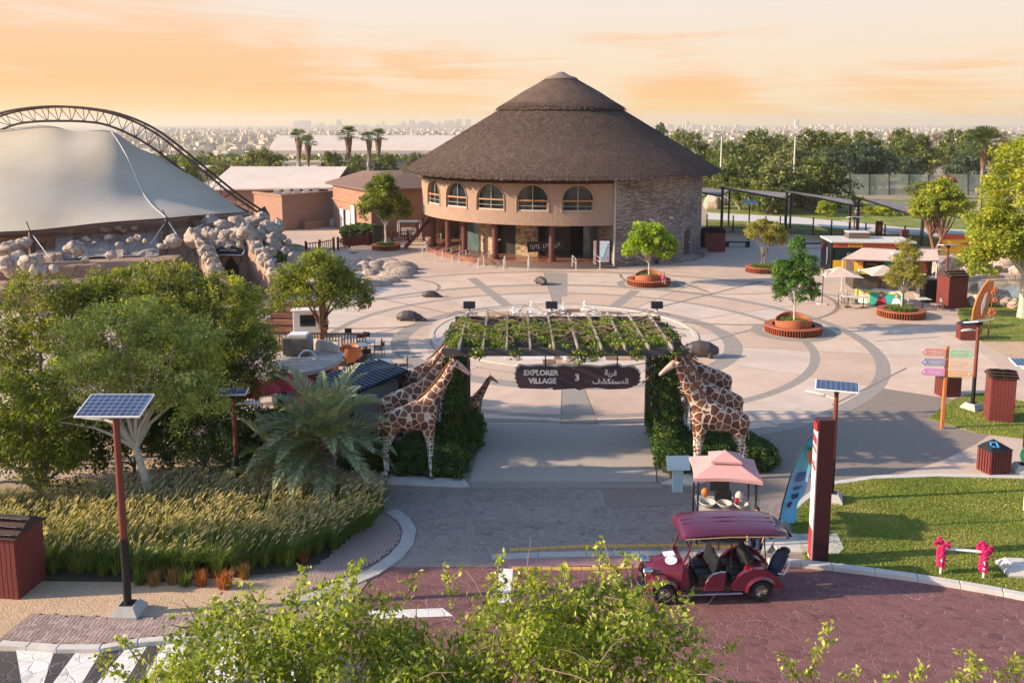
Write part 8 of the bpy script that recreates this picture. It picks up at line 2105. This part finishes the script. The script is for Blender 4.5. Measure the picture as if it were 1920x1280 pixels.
# --- fan palms far away
def fan_palm_meshes(seed):
 rg = np.random.default_rng(seed); V = []; 
 n = 34
 for k in range(n):
  a = rg.uniform(0, 2 * PI); e = math.radians(rg.uniform(-20, 75)); L_ = rg.uniform(1.3, 1.9)
  d = np.array([math.cos(a) * math.cos(e), math.sin(a) * math.cos(e), math.sin(e)]); s = np.array([-math.sin(a), math.cos(a), 0]); u = np.cross(s, d)
  stem_e = d * L_ * .5
  for q in range(9):
   f = (q - 4) / 4 * 1.1; dir_ = d * math.cos(f) + s * math.sin(f); tip = stem_e + dir_ * L_ * .55 - np.array([0, 0, .18]) * L_
   w = .05; o = np.cross(dir_, u) * w
   V.append([stem_e * .98, stem_e + dir_ * L_ * .3 + o, tip, stem_e + dir_ * L_ * .3 - o])
  V.append([[0, 0, 0], stem_e * .5 + s * .03, stem_e, stem_e * .5 - s * .03])
 V = np.array(V).reshape(-1, 3); cr = quads_mesh('crown', V, rg.random(len(V) // 4), leafmat('fan_palm_green', (.10, .14, .045), (.05, .08, .025), (.17, .19, .07)))
 W = []
 for k in range(170):
  a = rg.uniform(0, 2 * PI); z0 = rg.uniform(-2.8, 0); r0 = .25 + .55 * (1 - abs(z0) / 3.4); ll = rg.uniform(.6, 1.2)
  p = np.array([math.cos(a) * r0, math.sin(a) * r0, z0]); s = np.array([-math.sin(a), math.cos(a), 0]) * .1; q = p + np.array([-math.cos(a) * .15, -math.sin(a) * .15, -ll])
  W.append([p - s, p + s, q + s, q - s])
 W = np.array(W).reshape(-1, 3); sk = quads_mesh('dry_skirt', W, rg.random(len(W) // 4), leafmat('dry_palm_skirt', (.30, .18, .11), (.17, .10, .065), (.38, .26, .17), trans=.1))
 return cr, sk
FP2 = [fan_palm_meshes(7), fan_palm_meshes(8)]
for i, (px, top, Y, h, s, lb) in enumerate([(560, 246, 176, 11, 1.15, 'left palm of the twin fan palms behind the pale roofs'), (577, 256, 172, 10, 1.1, 'right, slightly lower palm of the twin fan palms'), (653, 242, 176, 11, 1.25, 'single fan palm with a thick brown skirt'), (692, 248, 176, 11, 1.0, 'slim left palm of the pair nearest the thatched roof'),
                                      (709, 245, 172, 11, 1.1, 'right palm of the pair nearest the thatched roof'), (1846, 262, 112, 9.0, 1.7, 'fan palm with hanging dry fronds near the big right tree')]):
 tp = PY(px, top + 12, Y); t = thing('fan_palm', lb, 'palm', (tp.x, Y, 0), rnd(0, 6), 'fan palms', 1)
 c_ = link_mesh('crown', FP2[i % 2][0], t, (0, 0, tp.z), scale=(s * 1.25, s * 1.25, s * 1.1)); sk_ = link_mesh('dry_skirt', FP2[i % 2][1], t, (0, 0, tp.z), scale=(s * (.9 if i < 5 else .5), s * (.9 if i < 5 else .5), s * (1 if i < 5 else .5)))
 MB().cyl((0, 0, -.2), (0, 0, tp.z), .3, .2, 8).build('trunk', m_bark, t, smooth=True)
# --- date palms in front
def frond_mesh(seed, L_, e0, droop):
 rg = np.random.default_rng(seed); V = []; n = 52; P = []; x = z = 0.0; e = e0; st = L_ / n
 for i in range(n + 1):
  P.append(np.array([x, 0, z])); x += st * math.cos(e); z += st * math.sin(e); e -= droop * st / L_ * (0.5 + 1.1 * i / n)
 for i in range(1, n):
  d = P[i + 1] - P[i]; d /= np.linalg.norm(d); u = np.array([-d[2], 0, d[0]])
  f = i / n
  w = .012 * (1 - f) + .004
  V.append([P[i] - [0, w, 0], P[i] + [0, w, 0], P[i + 1] + [0, w, 0], P[i + 1] - [0, w, 0]]); V.append([P[i] - u * w, P[i] + u * w, P[i + 1] + u * w, P[i + 1] - u * w])
  if f < .12: continue
  ll = (.48 * math.sin(PI * min(1, f * .9 + .12)) + .1) * L_ / 2.8
  for s in (-1, 1):
   for rep in (0, 1):
    sd = np.array([0, s, 0]); dd = d * (.62 + rg.uniform(-.1, .1) + .3 * f) + sd * .75 + u * (.30 + rg.uniform(-.22, .22)); dd /= np.linalg.norm(dd)
    b = P[i] + d * st * .5 * rep; w2 = np.cross(dd, u); w2 = w2 / np.linalg.norm(w2) * .016; tip = b + dd * ll * rg.uniform(.85, 1.1) - np.array([0, 0, .05 * ll])
    mid = b + dd * ll * .5
    V.append([b - w2 * .6, mid - w2 * 1.25, tip, mid + w2 * 1.25])
 V = np.array([np.array(q) for q in V]).reshape(-1, 3)
 return quads_mesh('frond', V, rg.random(len(V) // 4), m_date)
m_date = leafmat('date_palm_leaf', (.36, .40, .22), (.18, .22, .12), (.60, .60, .34), trans=.22, rough=.45)
fr_hi = [frond_mesh(i, 2.9, math.radians(e), math.radians(dr)) for i, (e, dr) in enumerate([(80, 55), (66, 70), (52, 85), (36, 80), (18, 70), (0, 60)])]
def date_palm(label, base, trunk_h, nf, sc, tr, seed):
 R = random.Random(seed); t = thing('date_palm', label, 'palm', base, 0, 'date palms by the grass bed')
 b = MB()
 prof = [(tr * 1.2, -.1), (tr * 1.05, .2), (tr, trunk_h * .6), (tr * .9, trunk_h), (tr * .5, trunk_h + .25)]
 b.lathe(prof, 14); tk = b.build('trunk', mat('palm_trunk', (.24, .17, .11), (.13, .09, .06), scale=6, rough=.95, bump=.03, bscale=12), t, smooth=True)
 sc_m = MB().add([(-.08, 0, 0), (.08, 0, 0), (.05, .1, .17), (-.05, .1, .17), (-.07, .05, 0), (.07, .05, 0)], [(0, 1, 2, 3), (4, 3, 2, 5), (0, 4, 5, 1)]).mesh('boot', mat('palm_boot', (.30, .21, .13), (.18, .12, .08), scale=8, rough=.95))
 k = 0; z = .1
 while z < trunk_h + .1:
  for q in range(8):
   a = q * PI / 4 + k * .38; r = tr * (1.05 - .1 * z / max(.1, trunk_h)); link_mesh('boot', sc_m, tk, (r * math.cos(a), r * math.sin(a), z), (0, 0, a - PI / 2))
  z += .13; k += 1
 for i in range(nf):
  f = i / nf; v = min(5, int(f * 6 + R.uniform(-.3, .3))); v = max(0, v); a = i * 2.39996 + R.uniform(-.2, .2); s = sc * R.uniform(.88, 1.08)
  link_mesh('frond', fr_hi[v], t, (.06 * math.cos(a), .06 * math.sin(a), trunk_h + .1 - .2 * f), (R.uniform(-.12, .12), R.uniform(-.08, .08), a), (s, s, s))
 return t
date_palm('large grey-green date palm between the solar light and the left giraffe', G(608, 925), 1.75, 50, .95, .24, 1)
date_palm('small grey-green date palm left of the large one', G(524, 912), .45, 24, .85, .16, 2)

# --- ornamental grass bed
def grass_bed(name, label, poly, spacing, seed):
 rg = np.random.default_rng(seed); P = [(p.x, p.y) for p in gp(poly)]; xs_ = [p[0] for p in P]; ys_ = [p[1] for p in P]; C_ = []
 y = min(ys_)
 while y < max(ys_):
  x = min(xs_)
  while x < max(xs_):
   q = (x + rg.normal(0, spacing * .25), y + rg.normal(0, spacing * .25))
   if inside(q, P): C_.append(q)
   x += spacing
  y += spacing
 V = []; tt = []; V2 = []; t2 = []
 for (cx, cy) in C_:
  hsc = rg.uniform(.8, 1.15); n = 95; tone = rg.random() * .5
  a = rg.uniform(0, 2 * PI, n); r0 = rg.random(n) * .14; ln = rg.uniform(.2, .6, n) * hsc; hh = rg.uniform(.45, .85, n) * hsc
  ca, sa = np.cos(a), np.sin(a); s = np.stack([-sa, ca, 0 * a], 1) * .010; B_ = np.stack([cx + ca * r0, cy + sa * r0, 0 * a], 1)
  lean = np.array([.16, -.04, 0]) * hsc
  m1 = B_ + np.stack([ca * ln * .35, sa * ln * .35, hh * .7], 1) + lean * .3; m2 = B_ + np.stack([ca * ln, sa * ln, hh], 1) + lean; 
  q1 = np.stack([B_ - s, B_ + s, m1 + s, m1 - s], 1); q2 = np.stack([m1 - s, m1 + s, m2 + s * .2, m2 - s * .2], 1)
  V.append(q1); V.append(q2); tt.append(np.clip(rg.random(n) * .5 + tone, 0, 1)); tt.append(np.clip(rg.random(n) * .5 + tone, 0, 1))
  m_ = int(rg.integers(10, 24) * (.3 if cy < min(ys_) + 1.2 or rg.random() < .15 else 1)) + 1; a = rg.uniform(0, 2 * PI, m_); ca, sa = np.cos(a), np.sin(a); ln = rg.uniform(.2, .5, m_) * hsc; hh = rg.uniform(.75, 1.05, m_) * hsc
  B_ = np.stack([cx + ca * .05, cy + sa * .05, 0 * a + .3], 1); T0 = B_ + np.stack([ca * ln * .6, sa * ln * .6, hh - .3], 1) + lean; T1 = T0 + np.stack([ca * .07 + .10, sa * .07, 0 * a + rg.uniform(.08, .20, m_)], 1)
  s = np.stack([-sa, ca, 0 * a], 1) * .004; V2.append(np.stack([B_ - s, B_ + s, T0 + s, T0 - s], 1)); t2.append(np.full(m_, .1))
  w = np.stack([-sa, ca, 0 * a], 1) * .022; u = np.array([0, 0, .022]); mid = (T0 + T1) / 2 + np.array([0, 0, .02])
  V2.append(np.stack([T0, mid - w, T1, mid + w], 1)); V2.append(np.stack([T0, mid - u, T1, mid + u], 1)); tn = rg.uniform(.3, 1, m_); t2 += [tn, tn]
 o = link_mesh(name, quads_mesh(name, np.concatenate(V).reshape(-1, 3), np.concatenate(tt), leafmat('grass_blade', (.17, .245, .045), (.07, .12, .024), (.30, .36, .11), trans=.3)))
 o['kind'] = 'stuff'; o['label'] = label
 o2 = link_mesh('grass_plumes', quads_mesh('grass_plumes', np.concatenate(V2).reshape(-1, 3), np.concatenate(t2), leafmat('grass_plume', (.52, .45, .31), (.26, .27, .14), (.70, .62, .48), trans=.35)))
 o2['kind'] = 'stuff'; o2['label'] = 'pale buff seed plumes over the ornamental grass bed'
grass_bed('ornamental_grass', 'tall ornamental fountain grass in the roadside bed', [(-160, 1020), (-100, 965), (60, 960), (200, 950), (330, 945), (460, 935), (560, 940), (640, 938), (716, 942), (712, 972), (670, 1010), (610, 1040), (540, 1062), (470, 1072), (400, 1080), (300, 1084), (180, 1086), (90, 1082)], .36, 12)
slab('grass_bed_soil', gp([(-160, 1025), (-100, 940), (60, 925), (330, 915), (560, 915), (700, 922), (722, 945), (715, 975), (670, 1015), (600, 1055), (540, 1072), (300, 1092), (80, 1090)]), -.03, .028, m_soil)
tm2 = [tuft_mesh('blades', .14, 170, .42, .008, leafmat('tuft_' + n_, c, tuple(x * .5 for x in c), tuple(min(1, x * 1.6) for x in c)), 40 + i) for i, (n_, c) in enumerate([('orange', (.42, .15, .05)), ('ochre', (.36, .22, .08)), ('green', (.16, .22, .04))])]
for i, (px, py, v, s, lb) in enumerate([(290, 1095, 1, 1.0, 'ochre grass tuft leftmost in the front row of small tufts'), (325, 1092, 1, 1.1, 'ochre grass tuft second from the left in the front row'), (348, 1096, 2, 1.0, 'bright green grass tuft between two ochre ones'), (378, 1096, 0, 1.0, 'orange-brown grass tuft right of the bright green one'),
                                     (421, 1100, 0, 1.2, 'vivid orange grass tuft standing forward on the sand'), (459, 1082, 1, 1.0, 'ochre grass tuft right of the vivid orange one'), (262, 1094, 2, .9, 'dull green grass tuft left of the ochre ones'), (570, 1052, 0, .8, 'small orange tuft at the right end of the bed')]):
 t = thing('grass_tuft', lb, 'grass tuft', G(px, py, .03), rnd(0, 6), 'small grass tufts along the bed edge', s); link_mesh('blades', tm2[v], t)

# --- foreground tree crowns close to the camera
def fore_tree(label, base, blobs, ncl, seed, sprigs, leaf=.041, nl=38):
 rg = np.random.default_rng(seed); R = random.Random(seed)
 P, out, tint, cc = crown_points(rg, blobs, ncl, nl, .27, .25, .8)
 V = [leaf_quads(P, leaf, rg, .5, out, .5, .3)]; tt = [tint]
 tw = MB(); fork = Vector((base[0], base[1], 3.4)); tw.tube([(base[0], base[1], -.1), (base[0] + .1, base[1], 1.8), fork], [.16, .13, .1], 8)
 for i in rg.choice(len(cc), min(30, len(cc)), replace=False):
  e = Vector(cc[i]); mid = fork.lerp(e, .55) + Vector((R.uniform(-.15, .15), R.uniform(-.1, .1), .15)); tw.tube([fork, fork.lerp(mid, .5), mid, e], [.05, .035, .022, .006], 5)
 for i in range(140):
  a = Vector(cc[R.randrange(len(cc))]); b = a + Vector((R.gauss(0, .3), R.gauss(0, .3), R.uniform(-.05, .45))); tw.tube([a, a.lerp(b, .5) + Vector((0, 0, .05)), b], [.008, .006, .003], 4)
 for (x, y, z, dx, dz, L_) in sprigs:
  pts = []; p = Vector((x, y, z)); d = Vector((dx, R.uniform(-.2, .1), dz)).normalized(); n = int(L_ / .045)
  for k in range(n):
   pts.append(p.copy()); p += d * .045; d = (d + Vector((R.gauss(0, .05), R.gauss(0, .05), -.012))).normalized()
  tw.tube(pts, [.009 * (1 - k / (n + 1)) + .002 for k in range(n)], 4)
  Q = np.array([[q.x, q.y, q.z] for q in pts for _ in range(5 if R.random() < 2 else 3)]); Q += rg.normal(0, .04, Q.shape) * [1, 1, 1]
  # side twigs
  for k in range(2, n, 4):
   s = Vector((R.uniform(-1, 1), R.uniform(-.6, .6), R.uniform(-.1, .7))).normalized() * R.uniform(.08, .22); e = pts[k] + s; tw.tube([pts[k], e], [.004, .002], 3)
   ex = np.array([[*(pts[k].lerp(e, f))] for f in np.linspace(.3, 1.05, 7)]); ex += rg.normal(0, .018, ex.shape); Q = np.concatenate([Q, ex])
  V.append(leaf_quads(Q, leaf * .9, rg, .3, None, .5)); tt.append(rg.uniform(.45, 1, len(Q)))
 t = thing('foreground_tree', label, 'tree', (base[0], base[1], 0)); off = np.array([base[0], base[1], 0])
 link_mesh('crown', quads_mesh('crown', np.concatenate(V) - off, np.concatenate(tt), lf_fore), t)
 me = tw.mesh('branches', mat('fresh_twig', (.26, .20, .12), (.17, .12, .08), scale=8)); o = link_mesh('branches', me, t, (-base[0], -base[1], 0))
def Zf(px, py, Y=10.0): p = PY(px, py, Y); return p
def sp(px, py, dx, dz, L_, Y=10.0): p = PY(px, py, Y); return (p.x, Y, p.z, dx, dz, L_)
fore_tree('yellow-green tree crown close to the camera at the bottom left', (-3.2, 9.8), [(-4.2, 9.6, 4.9, .95, 1.0, 1.0), (-3.3, 9.8, 5.6, 1.2, 1.1, 1.05), (-2.2, 9.9, 5.9, 1.0, 1.0, 1.0), (-1.2, 9.7, 5.45, .85, 1, .95)], 520, 301,
          [sp(620, 1120, .5, .9, .7), sp(560, 1110, .2, .9, .4), sp(660, 1100, .3, 1, .35), sp(480, 1130, -.3, .9, .35), sp(260, 1240, -.3, .9, .45), sp(240, 1270, -.8, .5, .4), sp(400, 1150, .1, 1, .3), sp(760, 1120, .4, .8, .4), sp(220, 1260, -.4, .8, .4)])
fore_tree('yellow-green tree crown close to the camera at the bottom centre', (.4, 9.9), [(.3, 10.0, 5.85, 1.1, 1.0, 1.05), (1.3, 10.0, 5.85, 1.1, 1.0, 1.05), (2.15, 9.8, 4.95, .9, .9, .9), (-.5, 9.7, 5.3, .6, .9, .85)], 450, 302,
          [sp(930, 1120, .1, .9, .6), sp(1120, 1080, .2, 1, .5), sp(1150, 1080, .5, .7, .45), sp(1190, 1110, .6, .4, .4), sp(850, 1130, -.3, .9, .45), sp(1060, 1090, -.1, 1, .3), sp(1350, 1220, .7, .5, .3), sp(1000, 1110, 0, 1, .35), sp(1260, 1150, .6, .6, .35)])
fore_tree('thin sprigs of a tree top at the bottom right near the camera', (4.6, 9.6), [(4.0, 9.7, 5.0, .28, .4, .35), (5.1, 9.6, 4.95, .8, .4, .2), (6.0, 9.6, 4.95, .5, .4, .22)], 26, 303,
          [sp(1520, 1270, .1, 1, .8, 9.7), sp(1500, 1280, -.4, .8, .5, 9.7), sp(1560, 1290, .6, .7, .45, 9.7), sp(1700, 1300, .3, .7, .45, 9.6), sp(1780, 1290, .6, .8, .6, 9.6), sp(1830, 1290, -.2, .9, .5, 9.6), sp(1870, 1290, .5, .9, .5, 9.6), sp(1900, 1280, .3, .9, .4, 9.6), sp(1650, 1300, .2, .6, .35, 9.6)])
# ------------------------------------------------------------------ town on the plain, skyline, far ground cover
random.seed(81)
m_house = [mat('house_wall_%d' % i, c, tuple(x * .9 for x in c), scale=.2, rough=.9) for i, c in enumerate([(.52, .43, .32), (.45, .37, .28), (.58, .50, .40), (.38, .30, .23)])]
m_win = mat('house_window', (.10, .10, .11), None, rough=.4)
def house_parts(v):
 R = random.Random(v); w, d, h = R.uniform(9, 13), R.uniform(8, 11), R.choice((5.5, 6.5, 9, 7))
 body = MB().box((0, 0, h / 2 - 1), (w, d, h + 2)); body = body.mesh('wall', m_house[v % 4])
 roof = MB(); roof.box((0, 0, h + .25), (w + .5, d + .5, .5)); roof.box((R.uniform(-2, 2), 1, h + 1.3), (3.5, 3, 2.2)); roof = roof.mesh('roof', m_house[(v + 2) % 4])
 win = []
 wm = MB().box((0, 0, 0), (1.3, .2, 1.4)).mesh('window', m_win)
 for fl in range(int(h // 3)):
  for k in range(3): win.append((-w / 3 + k * w / 3, -d / 2 - .05, 1.7 + fl * 3))
 return body, roof, wm, win
HV = [house_parts(v) for v in range(7)]
rg = np.random.default_rng(9)
nh = 0; cand = []
while len(cand) < 290:
 Y = rg.uniform(520, 1500) ** 1.0; px = rg.uniform(300, 1020) if rg.random() < .8 else rg.uniform(1180, 1900)
 if px > 1100 and Y < 1000: continue
 cand.append((Y, px))
cand.sort()
for i, (Y, px) in enumerate(cand):
 x = (px - 960) * (Y * .97) / 1650; v = i % 7; b, r, wm, win = HV[v]
 t = thing('town_house', 'pale flat-roofed house in the hazy town on the plain', 'house', (x, Y, ground_z(Y)), rg.uniform(-.5, .5), 'houses of the far town', (rg.uniform(.6, 1.0), .8, rg.uniform(.55, .95)))
 link_mesh('wall', b, t); link_mesh('roof', r, t)
 if Y < 900:
  for q in win: link_mesh('window', wm, t, q)
mb = MB()
def cbox(mb, x, y, z, w, d, h, rz): mb.box((x, y, z + h / 2 - 1), (w, d, h + 2), rz)
for i in range(2600):
 Y = 700 + 5300 * rg.random() ** 1.6; px = rg.uniform(200, 1000) if rg.random() < .62 else rg.uniform(1000, 1960)
 if px > 1000 and Y < 1500: continue
 cbox(mb, (px - 960) * (Y * .97) / 1650, Y, ground_z(Y), rg.uniform(6, 15), rg.uniform(6, 12), rg.uniform(3, 8.5) * (1 + Y / 7000), rg.uniform(0, 1.5))
o = mb.build('far_town', m_house[0]); o['kind'] = 'stuff'; o['label'] = 'thousands of pale houses of the distant town'
mb = MB()
for i in range(240):
 Y = rg.uniform(5200, 7200); c = rg.choice([760, 800, 840, 870, 620, 1330, 1560]); px = c + rg.normal(0, 40)
 cbox(mb, (px - 960) * Y * .97 / 1650, Y, -22, rg.uniform(16, 40), 25, rg.uniform(14, 32) + (rg.uniform(15, 40) if rg.random() < .12 else 0), 0)
o = mb.build('skyline_towers', m_house[2]); o['kind'] = 'stuff'; o['label'] = 'faint towers of the skyline on the horizon'
# far trees and scrub: leafy clumps, too many to count
P = []; S_l = []
for i in range(2600):
 Y = 260 + 3200 * rg.random() ** 1.7
 px = rg.uniform(150, 1000) if rg.random() < .5 else rg.uniform(1000, 2000)
 P.append(((px - 960) * Y * .97 / 1650, Y, ground_z(Y))); S_l.append(rg.uniform(1.8, 4.0) * (1 + Y / 2500) * (.8 if px < 1000 else 1))
P = np.array(P); S_l = np.array(S_l); n = len(P); k = 34
d = rg.normal(size=(n, k, 3)); d /= np.linalg.norm(d, axis=2)[:, :, None]; d[:, :, 2] = np.abs(d[:, :, 2])
Q = P[:, None, :] + d * S_l[:, None, None] * np.array([1.35, 1.35, 1.25]) * (rg.random((n, k, 1)) ** .4)
V = leaf_quads(Q.reshape(-1, 3), 1.0, rg, .4, d.reshape(-1, 3), .7).reshape(n * k, 4, 3)
c_ = V.mean(1, keepdims=True); V = c_ + (V - c_) * (np.repeat(S_l, k) * .34)[:, None, None]
o = link_mesh('far_trees', quads_mesh('far_trees', V.reshape(-1, 3), np.clip(np.repeat(rg.random(n), k) * .7 + .3 * rg.random(n * k), 0, 1), lf_farg)); o['kind'] = 'stuff'; o['label'] = 'scattered dark trees of the plain and town'
# lamp masts far right
for px, lb in ((1351, 'slim pale lamp mast above the trees right of the thatched roof'), (1488, 'pale lattice mast above the far wood')):
 a = PY(px, 330, 150); b = PY(px, 252, 150); t = thing('lamp_mast', lb, 'mast', (a.x, 150, 0)); MB().cyl((0, 0, 0), (0, 0, b.z), .18, .1, 8).build('pole', m_cgrey, t); MB().box((0, 0, b.z), (1.2, .3, .3)).build('lamp_bar', m_cgrey, t)
# air: a closed box of thin haze round the whole scene
hz = MB().box((0, 3700, 22), (10000, 8600, 92)).build('haze', None); hz['kind'] = 'stuff'
hm = bpy.data.materials.new('haze_air'); hm.use_nodes = True; _t = hm.node_tree
for n_ in list(_t.nodes): _t.nodes.remove(n_)
_o = N(_t, 'ShaderNodeOutputMaterial'); _v = N(_t, 'ShaderNodeVolumePrincipled'); _v.inputs['Color'].default_value = (.97, .91, .82, 1); _v.inputs['Density'].default_value = .00015; _v.inputs['Anisotropy'].default_value = .2
_t.links.new(_v.outputs[0], _o.inputs['Volume']); hz.data.materials.append(hm)
